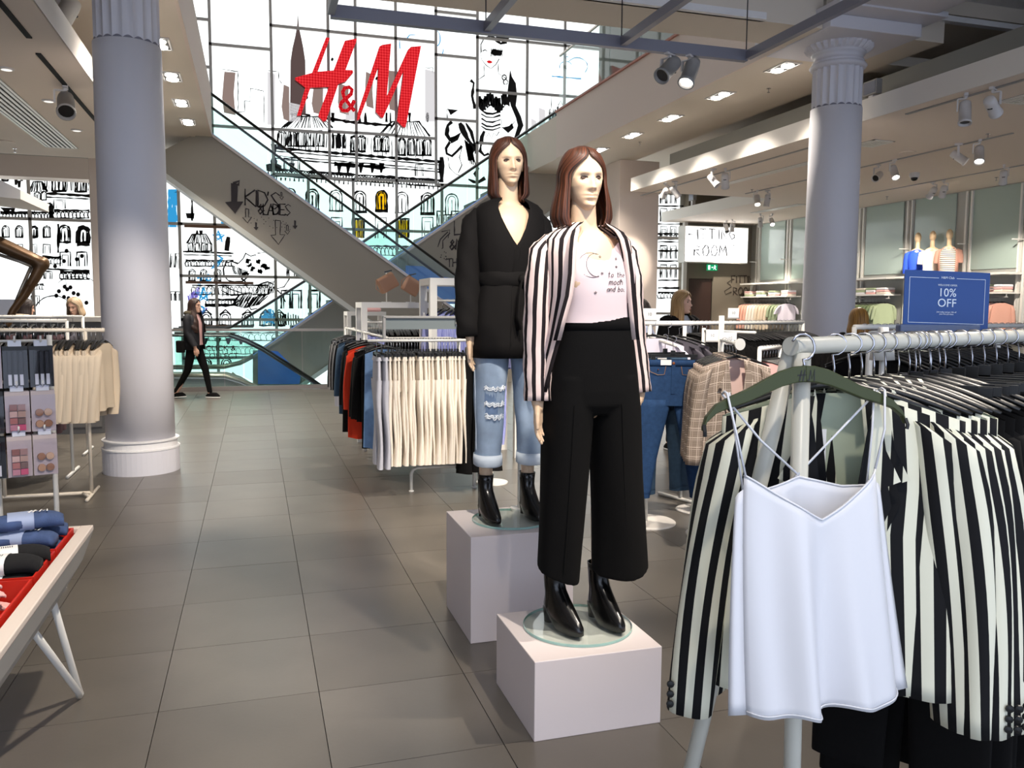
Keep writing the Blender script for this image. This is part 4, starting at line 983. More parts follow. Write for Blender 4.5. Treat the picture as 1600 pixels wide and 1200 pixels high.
def garment(key, name, kind, m, W=.42, L=.68, T=.05, Ls=.58, ph=0.0, slope=.36, flare=1.0, folds=.012, nf=2.0, hm=None, r0=.062, r1=.05, spread=.05, hang=True, tag_=False, fwd=.02, hz=0):
    t = bpy.data.objects.new(name, None); COL.objects.link(t); t.empty_display_size = .05
    z0 = -.105-hz
    if kind in ('jacket', 'tee', 'top'):
        MB().loft(body_loft(W, L, T, slope, .07, z0, None, folds, nf, ph, flare=flare), cap=(False, False)).build('body', m, t, True)
        if kind != 'top':
            for s in (-1, 1): MB().loft(sleeve_loft(s, W, Ls, slope, .07, z0, spread, r0, r1, ph+s, fwd), cap=(True, False)).build('sleeve', m, t, True)
        if hang: hanger_parts(t, 'arms', W*.96, z0, hm, slope*.8)
    elif kind in ('trousers', 'skirt'):
        z0 -= .02
        if kind == 'skirt':
            MB().loft(body_loft(W, L, T, 0, 1, z0, [(0, .9), (.15, 1.0), (1, flare)], folds, nf, ph)).build('body', m, t, True)
        else:
            hip = .34
            MB().loft(body_loft(W, hip-z0*0+.06, T, 0, 1, z0, [(0, .9), (.6, 1.05), (1, 1.04)], folds*.4, nf, ph, m=6)).build('body', m, t, True)
            for s in (-1, 1):
                rings = []
                for i in range(12):
                    v = i/11; r = W/2*lerp(.54, .42*flare, v); cx = s*lerp(W*.255, W*.28*min(flare, 1.15), v); z = lerp(-hip+.03, -L, v); R_ = []
                    for k in range(16):
                        a = 2*PI*k/16
                        R_.append(Vector((cx+r*spw(math.cos(a), .7), T*.42*spw(math.sin(a), .7)*(1+.3*math.sin(5*v+ph))+folds*math.sin(6*v+ph+s)+folds*.5*v*math.cos(a*2+ph), z)))
                    rings.append(R_)
                MB().loft(rings, cap=(False, False)).build('leg', m, t, True)
            MB().loft(body_loft(W*.93, -z0+.035, T*1.04, 0, 1, z0+.002, None, 0, 1, 0, m=2)).build('waistband', m, t)
        if hang: hanger_parts(t, 'clip', W*.95, z0+.0, hm)
    if tag_:
        MB().box(W/2-.05, W/2-.02, -T/2-.012, -T/2-.01, z0-.22, z0-.14).build('price_tag', m_tagp, t)
    PROTO[key] = [t, False]; return t
def place(key, loc, rz, label, cat, group=None, rx=0, ry=0):
    P = PROTO[key]
    if not P[1]: o = P[0]; P[1] = True
    else: o = dup(P[0])
    o.location = loc; o.rotation_euler = (rx, ry, rz)
    for k in ('label', 'category', 'group'):
        if k in o: del o[k]
    tag(o, label, cat, group); return o
def rail_fill(keys, a, b_, n, label, cat, group, drz=0.0, jit=.05, off=.016, turn=PI/2):
    """garments side by side along a rail from a to b; hangers across the rail"""
    a = Vector(a); b_ = Vector(b_); d = b_-a; ang = math.atan2(d.y, d.x)
    for i in range(n):
        p = a.lerp(b_, (i+.5)/n)+d.normalized()*random.uniform(-.004, .004)
        place(keys[i % len(keys)], (p.x, p.y, p.z+off*0), ang+turn+drz+random.uniform(-jit, jit), label, cat, group)
# one of each kind, its parts built once
garment('cream0', 'cream_trousers', 'trousers', m_cream, .36, 1.0, .035, ph=.3, flare=1.25, folds=.006)
garment('cream1', 'cream_trousers', 'trousers', m_cream, .37, 1.0, .04, ph=2.1, flare=1.35, folds=.008)
garment('greyt', 'grey_trousers', 'trousers', m_greyc, .38, 1.02, .05, ph=1.2, flare=1.3, folds=.008)
garment('blackt', 'black_trousers', 'trousers', m_blackc, .36, 1.02, .04, ph=.7, flare=1.1, folds=.006)
garment('blackt1', 'black_trousers', 'trousers', m_blackc, .37, 1.10, .05, ph=2.7, flare=1.2, folds=.01)
garment('blackj', 'black_jacket', 'jacket', m_blackc, .44, .80, .06, .60, ph=.4)
garment('blackk', 'black_shirt', 'jacket', m_blackk, .42, .66, .05, .56, ph=1.4)
garment('blackx', 'black_tee', 'tee', m_blackk, .42, .62, .05, .20, ph=2.4, spread=.07)
garment('blackd', 'black_dress', 'top', m_blackc, .36, 1.12, .10, ph=.9, flare=1.35, folds=.02)
garment('beige0', 'beige_jacket', 'jacket', m_beige, .42, .62, .06, .55, ph=.2, folds=.01, r0=.065, r1=.055)
garment('beige1', 'beige_jacket', 'jacket', m_beige, .42, .63, .06, .54, ph=1.7, folds=.014, r0=.065, r1=.055)
garment('ldenim', 'light_denim_dress', 'top', m_ldenim, .40, 1.0, .07, ph=.5, flare=1.1, folds=.014)
garment('ddenim', 'dark_denim_coat', 'jacket', m_ddenim, .42, .95, .06, .58, ph=.5)
garment('red', 'orange_red_coat', 'jacket', m_redc, .42, 1.0, .07, .56, ph=.9, flare=1.05)
garment('kstripe', 'striped_jacket', 'jacket', m_kstripe, .42, .72, .06, .56, ph=.9)
garment('gtop', 'grey_dress', 'top', m_greyc, .38, .95, .05, ph=.9)
garment('bshirt', 'blue_shirt', 'jacket', m_bstripe, .42, .70, .06, .56, ph=1.1, folds=.012)
garment('pink', 'pink_tee', 'tee', m_pinkc, .42, .60, .05, .18, ph=.5, spread=.07)
garment('lilac', 'white_tee', 'tee', m_lav, .44, .60, .05, .20, ph=.5, spread=.09)
garment('gtee', 'grey_tee', 'tee', mat('charcoal cloth', (70, 66, 74), .9), .44, .60, .05, .20, ph=1.5, spread=.09)
garment('salmon', 'salmon_shirt', 'jacket', m_salmon, .44, .72, .06, .60, ph=.5)
garment('creamj', 'cream_shirt', 'jacket', m_cream, .44, .72, .06, .60, ph=1.5)
garment('beigej', 'beige_shirt', 'jacket', m_beige, .44, .74, .06, .60, ph=2.5)
garment('sage', 'sage_blouse', 'tee', m_green, .44, .62, .06, .28, ph=.7)
garment('olive', 'olive_blouse', 'tee', m_dgreen, .44, .62, .06, .25, ph=1.9)
garment('breton', 'striped_tee', 'tee', m_hstripe, .44, .68, .06, .24, ph=.4)
garment('pinkb', 'pink_blouse', 'tee', m_pinkc, .46, .62, .07, .3, ph=2.0)
garment('mauve', 'mauve_trousers', 'trousers', m_brownc, .36, 1.0, .04, ph=1.0)
garment('khaki', 'khaki_jacket', 'jacket', mat('khaki cloth', (176, 160, 132), .85, spec=.2), .42, .7, .06, .56, ph=1.0)

# ------------------------------------------------------------------ front rack with the camisole
m_rail = mat('white rail lacquer', (196, 194, 182), .35, noise=.06, nscale=20, spec=.4)
ZR = 1.48
E0 = PZ(1239, 541, ZR); E1 = PZ(1540, 527.5, ZR); dr = (E1-E0).normalized(); Ed = E0+dr*2.3
rk = thing('clothes_rack', 'white tubular A-frame clothes rack with striped blazers at the right front', 'clothes rack', (E0.x, E0.y, 0))
LR = lambda p: Vector(p)-Vector((E0.x, E0.y, 0))
MB().tube([LR(E0), LR(Ed)], .0165, 24).build('rail', m_rail, rk, True)
cap = MB(); cap.tube([LR(E0-dr*.008), LR(E0+dr*.002)], .0175, 24); cap.build('end_cap', m_rail, rk)
n1 = Vector((dr.y, -dr.x, 0))
for s, e in ((0, E0+dr*.012), (1, Ed-dr*.02)):
    for k in (-.34, .035) if s == 0 else (-.3, .3):
        f = Vector((e.x, e.y, 0))+n1*k
        MB().tube([LR(e-Vector((0, 0, .012))+n1*(.012 if k > 0 else -.012)), LR(f)], .0165, 16).build('leg', m_rail, rk, True)
        MB().lathe([(.02, 0), (.02, .02), (.0165, .022)], 12, LR(f)).build('foot', m_rail, rk)
# camisole hanger
hc = Vector((E0.x+.005, E0.y-.024, ZR))
hg = thing('coat_hanger', 'dark green-black plastic hanger with a white logo print holding the white camisole', 'hanger', hc, math.radians(-2)); hg.rotation_euler = (math.radians(-8.5), 0, math.radians(-2))
b = MB()
prof = [(0, -.050, .030), (.02, -.051, .030), (.05, -.058, .029), (.085, -.072, .026), (.12, -.087, .023), (.155, -.098, .020), (.185, -.110, .016), (.205, -.128, .011), (.212, -.145, .007)]
fr = []
for s in (-1, 1):
    pl = [(s*x, z+h/2+.0) for x, z, h in prof]+[(s*x, z-h/2) for x, z, h in reversed(prof)]
    b.prism(pl, -.006, .006)
ho = b.build('body', mat('hanger green', (54, 62, 26), .45, spec=.4), hg, bev=.004)
h = MB(); h.tube([(0, 0, -.04), (0, 0, -.03)]+[(.024*math.cos(a), 0, .0+.024*math.sin(a)) for a in [math.radians(-95+25*i) for i in range(11)]], .0025, 6); h.build('hook', m_hook, hg, True)
# printed logo on the hanger, brush stroke letters
lg = MB()
for st in ([(-.016, -.064), (-.010, -.044)], [(-.009, -.064), (-.003, -.043)], [(-.019, -.053), (-.001, -.052)], [(.004, -.064), (.009, -.044), (.010, -.060), (.017, -.043), (.015, -.064)]):
    lg.ribbon([(x, -.0065, z) for x, z in st], .0028, (0, -1, 0))
lg.ell((0.0015, -.0065, -.062), (.0018, .0004, .0018), 8, 4); lg.build('printed_logo', mat('logo black', (16, 18, 12), .5), ho)
for s in (-1, 1): MB().tube([(s*.211, -.004, -.138), (s*.212, -.008, -.15), (s*.211, -.006, -.158)], .0035, 6).build('strap_notch', m_hang, hg)
# camisole: front and back panels hanging from crossed straps
m_satin = mat('white satin', (224, 224, 228), .42, bump=.03, bscale=40, spec=.4)
cm = thing('camisole', 'white satin strappy camisole hanging from the front hanger', 'camisole', hc, math.radians(-2)); cm.rotation_euler = (math.radians(-8.5), 0, math.radians(-2))
def cam_pt(u, v, back=False):
    # u -1..1 across, v 0 (neckline) .. 1 (hem)
    wtop = .138; wb = .160; w = lerp(wtop, wb, v**.8)
    if back: neck = -.27-.05*(1-min(1, abs(u)/.85)) if abs(u) < .85 else -.27
    else: neck = -.31-.004+ (.085*abs(u)**1.15) - .0
    if back: neck = -.275+(.035*(1-abs(u)) if abs(u) < .6 else .014)
    hem = -.645-.012*math.cos(u*1.3)+.004*math.sin(u*9)
    x = w*u; z = lerp(neck, hem, v)
    y = (.030 if back else -.034)*math.sqrt(max(0, 1-u*u*.96))
    amp = .004+.024*v**.8
    y += amp*(math.sin(u*6.5+.8+v*.7)*.8+math.sin(u*11+1.9)*.45) + .008*v*math.sin(u*3+1)
    return Vector((x+.01*v*v, y, z))
for back, nm in ((False, 'front_panel'), (True, 'back_panel')):
    rings = [[cam_pt(-1+2*k/44, i/22, back) for k in range(45)] for i in range(23)]
    MB().loft(rings, closed=False).build(nm, m_satin, cm, True, solid=.0012)
    MB().tube([cam_pt(-1+2*k/44, .985, back)+Vector((0, -.0015 if not back else .0015, 0)) for k in range(45)], .0016, 5).build('hem_seam', m_satin, cm, True)
    MB().tube([cam_pt(-1+2*k/44, 0, back) for k in range(45)], .0022, 5).build('neck_edge', m_satin, cm, True)
sd = []
for s in (-1, 1):
    rings = []
    for i in range(18):
        v = .06+.94*i/17; a = cam_pt(s*1, v); c_ = cam_pt(s*1, v, True); mid = (a+c_)/2+Vector((s*(.012+.02*v), .0, 0)); rings.append([a, (a+mid)/2+Vector((s*.003, 0, 0)), mid, (c_+mid)/2, c_])
    MB().loft(rings, closed=False).build('side_fold', m_satin, cm, True, solid=.0012)
    sh = Vector((s*.165, 0, -.083)); f = cam_pt(s*.985, 0)
    MB().tube([f, (f+sh)/2+Vector((s*.004, -.012, 0)), sh+Vector((0, -.008, .0)), sh+Vector((0, 0, .004)), sh+Vector((0, .01, 0))], .0022, 6).build('strap', m_satin, cm, True)
    bk = cam_pt(-s*.05, 0, True)+Vector((0, .004, .0))
    MB().tube([sh+Vector((0, .01, 0)), (sh+bk)/2+Vector((0, .014+.004*s, -.008)), bk], .0022, 6).build('cross_strap', m_satin, cm, True)
    MB().tube([sh+Vector((-s*.012, .006, .002)), f.lerp(sh, .5)+Vector((-s*.006, .01, 0)), cam_pt(s*.93, .02, True)], .002, 6).build('strap', m_satin, cm, True)

# striped blazers
def blazer(key, ph, m, lining, name='striped_blazer', W=.43, L=.70, T=.085, tail=.0, buttons=True, slv=.60, spread=.075):
    t = bpy.data.objects.new(name, None); COL.objects.link(t); t.empty_display_size = .05
    z0 = -.10; sl = .33
    # open-fronted shell: back and two fronts
    n = 46; m_ = 18; rings = []
    for i in range(m_+1):
        v = i/m_; R_ = []; w = W/2*lerp(1, 1.06, v); tt = T/2*(.8+.5*v)
        op = interp([(0, .10), (.25, .16), (.45, .12), (1, .20)], v)   # half opening as fraction of half width
        for k in range(n+1):
            # angle runs from the left front edge round the back to the right front edge
            a0 = -PI/2-op*1.2; a = a0-(2*PI-2.4*op)*k/n
            x = w*spw(math.cos(a), .75); y = tt*spw(math.sin(a), .75)+.010*(.2+v)*math.sin(8*x/W+ph)+.006*v*math.sin(17*x/W+ph*2)
            zt = z0-sl*max(0, abs(x)-.07); zb = -L-tail*abs(x)+.004*math.sin(5*x/W+ph)
            R_.append(Vector((x, y, lerp(zt, zb, v))))
        rings.append(R_)
    body = MB().loft(rings, closed=False).build('body', m, t, True, solid=.003)
    MB().loft([[p*1.0+Vector((0, (.004 if p.y < 0 else -.004), 0)) for p in R_] for R_ in rings[:-1]], closed=False).build('lining', lining, t, True)
    for s in (-1, 1):
        o = MB().loft(sleeve_loft(s, W+.02, slv, sl, .07, z0, spread, .074, .062, ph+s, -.015, n=22, m=14), cap=(True, False)).build('sleeve', m, t, True, solid=.002)
        if buttons:
            for q in range(3): MB().lathe([(.0001, -.004), (.007, -.003), (.008, 0), (.007, .003), (.0001, .004)], 10, (s*(W/2+spread+.02), -.05, z0-sl*(W/2)-slv+.035+q*.021), 'y').build('button', m_hang, o)
        # lapel
        lp = [(s*.065, z0+.012), (s*.085, z0-.10), (s*.115, z0-.16), (s*.092, z0-.17), (s*.10, z0-.21), (s*.018, z0-.42), (s*.012, z0-.36), (s*.05, z0-.06)]
        yv = -T/2*1.1-.015
        MB().prism(lp, yv-.003, yv).build('lapel', m, t)
    col = MB(); col.tube([(-.075, -.02, z0+.005), (-.06, .02, z0+.018), (0, .038, z0+.022), (.06, .02, z0+.018), (.075, -.02, z0+.005)], .014, 8, sy=.4); col.build('collar', m, t, True)
    hanger_parts(t, 'arms', W*.95, z0, None, sl*.85)
    PROTO[key] = [t, False]
# uv on lapels/collars: map across x so that the stripe shows
blazer('bz0', .2, m_stripe, mat('pale green lining', (190, 200, 176), .5))
blazer('bz1', 1.6, m_stripe, mat('pale green lining', (190, 200, 176)))
camang = math.atan2(_cr[1], _cr[0])
def on_rail(s): return E0+dr*s
BZ = [('bz0', .15, 6), ('bz1', .21, 20), ('bz0', .26, 27), ('bz1', .31, 32), ('bz0', .36, 36)]
for k, (key, s, ph_) in enumerate(BZ):
    p = on_rail(s)
    o = place(key, p, camang-math.radians(ph_), ['black and cream striped blazer directly behind the white camisole', 'second striped blazer on the front rack, behind the camisole one', 'third striped blazer from the rack end', 'fourth striped blazer from the rack end', 'striped blazer farthest from the rack end, next to black trousers'][k], 'blazer', 'striped blazers on the front rack')
p = on_rail(.15); M_ = Matrix.Translation(p) @ Matrix.Rotation(camang-math.radians(6), 4, 'Z')
tg = thing('price_tag', 'white price tag inside the first striped blazer', 'tag', M_ @ Vector((-.03, .0, -.17)), camang-math.radians(6))
MB().box(-.02, .02, -.001, .001, -.11, 0).build('card', m_tagp, tg)
text('tag_print', '34\n39.99\n\n48', .017, m_ink, tg, Matrix.Translation((0, -.002, -.03)) @ Matrix.Rotation(PI/2, 4, 'X'), .0003)
# black trousers further along the rail
for k in range(17):
    s = .50+k*.075; p = on_rail(s)
    place(('blackt', 'blackt1')[k % 2], p, math.atan2(dr.y, dr.x)-PI/2+.25+random.uniform(-.12, .12), 'black trousers clipped to a black hanger on the front rack', 'trousers', 'black trousers on the front rack')
for k in range(5):
    p = on_rail(.42+k*.05)+Vector((0, 0, 0)); place('blackk', p, math.atan2(dr.y, dr.x)-PI/2+.2+random.uniform(-.05, .05), 'black top between the striped blazers and the black trousers', 'top', 'black tops on the front rack')
# blue offer sign in an acrylic holder clipped over the rail
so = PD(1478, 519, 2.42)
sn = thing('offer_sign', 'blue ten percent off sign in a grey holder standing on the front rail', 'sign', so, camang+math.radians(7))
w2 = .133; tilt = Matrix.Rotation(math.radians(-4), 4, 'Y')
MB().box(-.150, .098, -.014, .014, 0, .022).build('holder', mat('grey acrylic', (84, 98, 130), .3), sn, bev=.004)
card = MB().box(-w2, w2, -.0015, .0015, .0, .178).build('card', mat('offer blue', (16, 68, 138), .5), sn); card.rotation_euler = (math.radians(-3), math.radians(1.5), 0); card.location = (0, .004, -.002)
m_prt = mat('white print', (225, 235, 245), .6)
def ctext(s, z, size, sp=1.0): return text('sign_print', s, size, m_prt, card, Matrix.Translation((.0, -.0025, z)) @ Matrix.Rotation(PI/2, 4, 'X'), .0003, space=sp)
ctext('10%', .105, .034); ctext('OFF', .075, .034); ctext('WELCOME OFFER', .135, .0075); ctext('H&M Club', .156, .0095); ctext('Join today and get 10% off\nyour first purchase', .058, .0058)
b = MB()
for x in (-.118, .118): b.box(x-.0006, x+.0006, -.0024, -.0016, .028, .158)
b.box(-.118, .118, -.0024, -.0016, .027, .0282); b.box(-.118, -.028, -.0024, -.0016, .157, .1582); b.box(.028, .118, -.0024, -.0016, .157, .1582); b.build('print_border', m_prt, card)
# ================================================================== FIGURES
m_manq = mat('mannequin skin', (226, 194, 162), .45, spec=.4)
def gs(x, s): return math.exp(-(x/s)**2)
def head_rings(k=1.0, na=72, nv=64, soft=1.0):
    """head centred on the eye line, face towards -Y; chin at -.118, crown at +.115"""
    rings = []
    for i in range(nv+1):
        z = .115-.238*(i/nv); zz = z
        # outline of skull and jaw at this height
        up = math.sqrt(max(0.0, 1-((z-.0)/.1165)**2)) if z > 0 else 1
        hw = .074*up**.8 if z > 0 else interp([(-.125, .012), (-.118, .024), (-.105, .036), (-.085, .047), (-.06, .057), (-.03, .067), (0, .0735)], z)
        fr = .094*up**.75 if z > 0 else interp([(-.125, .055), (-.12, .074), (-.105, .088), (-.08, .0895), (-.04, .092), (0, .094)], z)
        bk = .100*up**.75 if z > 0 else interp([(-.125, -.002), (-.118, .02), (-.09, .045), (-.05, .078), (0, .099)], z)
        R_ = []
        for a_i in range(na):
            a = 2*PI*a_i/na; ca, sa = math.cos(a), math.sin(a)      # a=0 at +X, -pi/2 is the face
            x = hw*spw(ca, .92)
            y = (fr if sa < 0 else bk)*spw(sa, .92)
            if sa < 0:
                f = (-sa)**1.5; d = 0
                # flat cheeks
                d -= .010*f*gs(abs(x)-.05, .028)*gs(z+.055, .04)
                # nose
                nz = interp([(-.05, 0), (-.045, .55), (-.038, 1.0), (-.02, .72), (0, .40), (.012, .22), (.03, .05), (.05, 0)], z)
                nw = interp([(-.05, .013), (-.036, .0115), (-.02, .0085), (.012, .0075), (.03, .012)], z)
                d += .0270*nz*gs(x, nw)+.006*gs(abs(x)-.012, .007)*gs(z+.037, .009)
                # brow and sockets
                d += .0062*gs(z-.025, .011)*gs(abs(x)-.028, .026)
                d -= .0165*gs(z-.003, .0125)*gs(abs(x)-.031, .018)
                d += .0080*gs(z-.001, .007)*gs(abs(x)-.031, .0125)
                # cheek bones
                d += .004*gs(z+.024, .018)*gs(abs(x)-.048, .016)
                # mouth
                d += .0105*gs(z+.0620, .0058)*gs(x, .020)+.0118*gs(z+.0750, .0065)*gs(x, .0185)-.007*gs(z+.0685, .0026)*gs(x, .022)
                d -= .003*gs(z+.052, .006)*gs(x, .006)-.0
                d -= .0055*gs(z+.087, .007)*gs(x, .022)
                d += .009*gs(z+.106, .013)*gs(x, .021)
                y -= d*min(1, f*1.4)*soft
            R_.append(Vector((x*k, y*k, zz*k)))
        rings.append(R_)
    return rings
def head(parent, m, loc, rot, k=1.0, lips=None, iris_and_shadow=(74, 56, 48), na=72, nv=64):
    b = MB(); b.loft(head_rings(k, na, nv), cap=(True, True))
    h = b.build('head', m, parent, True, loc=loc, rot=rot)
    for s in (-1, 1):
        e = MB()
        # upper lid line and dark eye, brow shadow painted into both
        pts = [(s*lerp(.017, .046, t)*k, (-.0870+.0125*t)*k, (.004+.0058*math.sin(PI*min(1, t*1.05))-.001*t)*k) for t in [i/10 for i in range(11)]]
        e.tube(pts, [.0010*k]+[.0027*k]*8+[.0020*k, .0008*k], 6); e.build('eyelid_line', mat('lash and brow shadow', (40, 28, 24), .5), h, True)
        MB().ell((s*.031*k, -.0790*k, .0015*k), (.0122*k, .0030*k, .0046*k), 12, 8).build('eye', mat('eye and brow shadow %d' % iris_and_shadow[0], iris_and_shadow, .15), h, True)
        ear = MB(); ear.ell((s*.074*k, .012*k, -.012*k), (.007*k, .018*k, .031*k), 10, 8); ear.build('ear', m, h, True)
    return h
def wig(parent, m, loc, rot, k=1.0, zbot=-.205, open_tab=None, wmax=.118, curl=.012, ph=0, part=.0, seed=1, waves=0, dep=.118, front=.082):
    """shoulder hair as a shell hung from a parting, open in front of the face"""
    r2 = random.Random(seed); n = 90; mm = 34; rings = []
    open_tab = open_tab or [(-.3, .40), (-.12, .48), (-.05, .57), (0, .61), (.02, .59), (.045, .46), (.068, .24), (.088, .03), (.13, 0)]
    for i in range(mm+1):
        v = i/mm; z = .128+(zbot-.128)*(v**.9)
        if z > 0: q = math.sqrt(max(0, 1-(z/.1285)**2)); rx = .094*q**.75; rf = .106*q**.7; rb = .114*q**.75
        else:
            t = z/zbot; rx = lerp(.094, wmax, smooth(0, .8, t))-curl*smooth(.8, 1, t); rf = lerp(.106, front, smooth(0, 1, t)); rb = lerp(.114, dep, smooth(0, .9, t))-curl*smooth(.8, 1, t)
        op = interp(open_tab, z)*PI*.5; R_ = []
        for kk in range(n+1):
            a = -PI/2+op+part*.3+(2*PI-2*op)*kk/n
            g = 1+.014*math.sin(kk*2.3+ph)*smooth(0, .3, v)+.010*math.sin(kk*5.1+3*v)*smooth(0, .3, v)
            if waves: g += waves*math.sin(z*55+kk*.35)*smooth(.2, .7, v)
            e = min(kk, n-kk)/n
            inn = 1-.07*smooth(.05, 0, e)
            x = rx*math.cos(a)*g*inn; y = (rf if math.sin(a) < 0 else rb)*math.sin(a)*g*inn
            zz = z+(r2.uniform(-.006, .006) if i == mm else 0)
            R_.append(Vector((x*k, y*k, zz*k)))
        rings.append(R_)
    return MB().loft(rings, closed=False).build('hair', m, parent, True, loc=loc, rot=rot, solid=-.006*k)
def hair_mat(name, c, hi):
    if name in MATS: return MATS[name]
    m = mat(name, c, .48, noise=.75, nscale=9, spec=.5)
    nt = m.node_tree; uv = nt.nodes.new('ShaderNodeUVMap'); mp = nt.nodes.new('ShaderNodeMapping'); mp.inputs['Scale'].default_value = (13, .35, 1)
    nz = [x for x in nt.nodes if x.type == 'TEX_NOISE'][0]; nz.inputs['Scale'].default_value = 12
    nt.links.new(uv.outputs[0], mp.inputs[0]); nt.links.new(mp.outputs[0], nz.inputs['Vector'])
    rp = nt.nodes.new('ShaderNodeValToRGB'); rp.color_ramp.elements[0].position = .36; rp.color_ramp.elements[1].position = .66; nt.links.new(nz.outputs['Fac'], rp.inputs[0])
    mx = [x for x in nt.nodes if x.type == 'MIX_RGB'][0]; nt.links.new(rp.outputs[0], mx.inputs[0]); mx.inputs[1].default_value = L3(c); mx.inputs[2].default_value = L3(hi)
    bp = nt.nodes.new('ShaderNodeBump'); bp.inputs['Strength'].default_value = .7; bp.inputs['Distance'].default_value = .006
    nt.links.new(nz.outputs['Fac'], bp.inputs['Height']); nt.links.new(bp.outputs[0], nt.nodes['Principled BSDF'].inputs['Normal'])
    return m
def hand_shape(mb, M, s=1, k=1.0, curl=.35):
    """relaxed hand: wrist at origin, fingers down -Z, thumb towards -Y, palm towards s*+X"""
    def P(x, y, z): return M @ Vector((x*s*k, y*k, z*k))
    mb.caps(P(0, 0, .03), P(0, -.002, -.02), .022*k, .022*k)
    for y0, z0, z1 in ((-.026, -.02, -.082), (-.009, -.02, -.086), (.009, -.02, -.083), (.025, -.02, -.074)): mb.caps(P(0, y0*.7, z0), P(.004, y0, z1), .014*k, .0115*k, 8)
    for y0, z0, ln, r in ((-.029, -.085, .070, .0083), (-.010, -.090, .078, .0086), (.009, -.086, .072, .0083), (.026, -.076, .056, .0074)):
        a1 = curl*.5; a2 = curl*1.3; a3 = curl*2.0
        p0 = Vector((.004, y0, z0)); p1 = p0+Vector((math.sin(a1), -.03, -math.cos(a1)))*ln*.44; p2 = p1+Vector((math.sin(a2), -.03, -math.cos(a2)))*ln*.32; p3 = p2+Vector((math.sin(a3), -.02, -math.cos(a3)))*ln*.22
        for a, b_, ra, rb in ((p0, p1, r*1.05, r), (p1, p2, r, r*.93), (p2, p3, r*.93, r*.78)): mb.caps(P(*a), P(*b_), ra*k, rb*k, 8)
    t0 = Vector((.004, -.022, -.022)); t1 = Vector((.014, -.046, -.052)); t2 = Vector((.018, -.052, -.082)); t3 = Vector((.020, -.050, -.104))
    for a, b_, ra, rb in ((t0, t1, .0145, .0115), (t1, t2, .0112, .0095), (t2, t3, .0095, .0078)): mb.caps(P(*a), P(*b_), ra*k, rb*k, 8)
def boot(parent, loc, rz, m, k=1.0, shaft=.20):
    rings = []
    for z, cy, ry, rx in ((0.0, -.045, .118, .036), (.006, -.047, .124, .041), (.028, -.046, .122, .042), (.045, -.038, .110, .0405), (.062, -.022, .090, .038), (.080, -.002, .068, .036), (.098, .014, .053, .0355), (.125, .021, .047, .036), (.16, .021, .048, .038), (shaft, .021, .051, .041)):
        R_ = []
        for i in range(28):
            a = 2*PI*i/28; x = rx*spw(math.cos(a), .85); y = cy+ry*spw(math.sin(a), .9)
            if y < -.06: x *= 1-.30*((-.06-y)/.11)**2
            zz = z+.046*lerp(smooth(-.055, .03, y), 1, smooth(.03, .105, z))*(1-smooth(.1, .24, z)*.5)+(.004 if y < -.14 else 0)
            R_.append(Vector((x*k, y*k, zz*k)))
        rings.append(R_)
    bt = MB().loft(rings, cap=(True, False)).build('boot', m, parent, True, loc=loc, rot=(0, 0, rz), solid=.003)
    MB().lathe([(.026*k, 0), (.028*k, .03*k), (.032*k, .058*k)], 16, (0, .045*k, 0)).build('heel', m, bt)
    MB().tube([(-.0395*k, (.02)*k, .05*k), (-.0395*k, .02*k, shaft*k)], .0016*k, 5).build('zip_seam', m, bt)
    return bt
def ring(cx, cy, z, rx, ry, n=40, e=.85, f=None, a0=0.0):
    R_ = []
    for i in range(n):
        a = a0+2*PI*i/n; g = f(a) if f else 1
        R_.append(Vector((cx+rx*g*spw(math.cos(a), e), cy+ry*g*spw(math.sin(a), e), z)))
    return R_
def open_ring(cx, cy, z, rx, ry, op_l, op_r, n=48, f=None):
    """from the front edge on the -X side round the back to the front edge on the +X side"""
    R_ = []; a0 = -PI/2-op_l; a1 = -PI/2-2*PI+op_r
    for i in range(n+1):
        a = lerp(a0, a1, i/n); g = f(a, z) if f else 1
        R_.append(Vector((cx+rx*g*spw(math.cos(a), .85), cy+ry*g*spw(math.sin(a), .85), z)))
    return R_
def arm_rings(path, rad, n=18, fold=.08, ph=0, sy=.85):
    rings = []; N = len(path); pts = [Vector(p) for p in path]
    for i, p in enumerate(pts):
        t = (pts[min(i+1, N-1)]-pts[max(0, i-1)]).normalized()
        u = t.cross(Vector((0, 1, 0))).normalized(); w = t.cross(u)
        rings.append([p+(u*math.cos(2*PI*k/n)+w*math.sin(2*PI*k/n)*sy)*rad[i]*(1+fold*math.sin(3*2*PI*k/n+ph+i*1.3)) for k in range(n)])
    return rings
def densify(path, rad, m):
    P_ = []; R_ = []
    for i in range(len(path)-1):
        for j in range(m): t = j/m; P_.append(Vector(path[i]).lerp(Vector(path[i+1]), t)); R_.append(lerp(rad[i], rad[i+1], t))
    P_.append(Vector(path[-1])); R_.append(rad[-1]); return P_, R_

m_wig = hair_mat('auburn wig', (18, 8, 4), (100, 54, 32))
m_leather = mat('black leather', (14, 13, 13), .22, bump=.06, bscale=60, spec=.6)
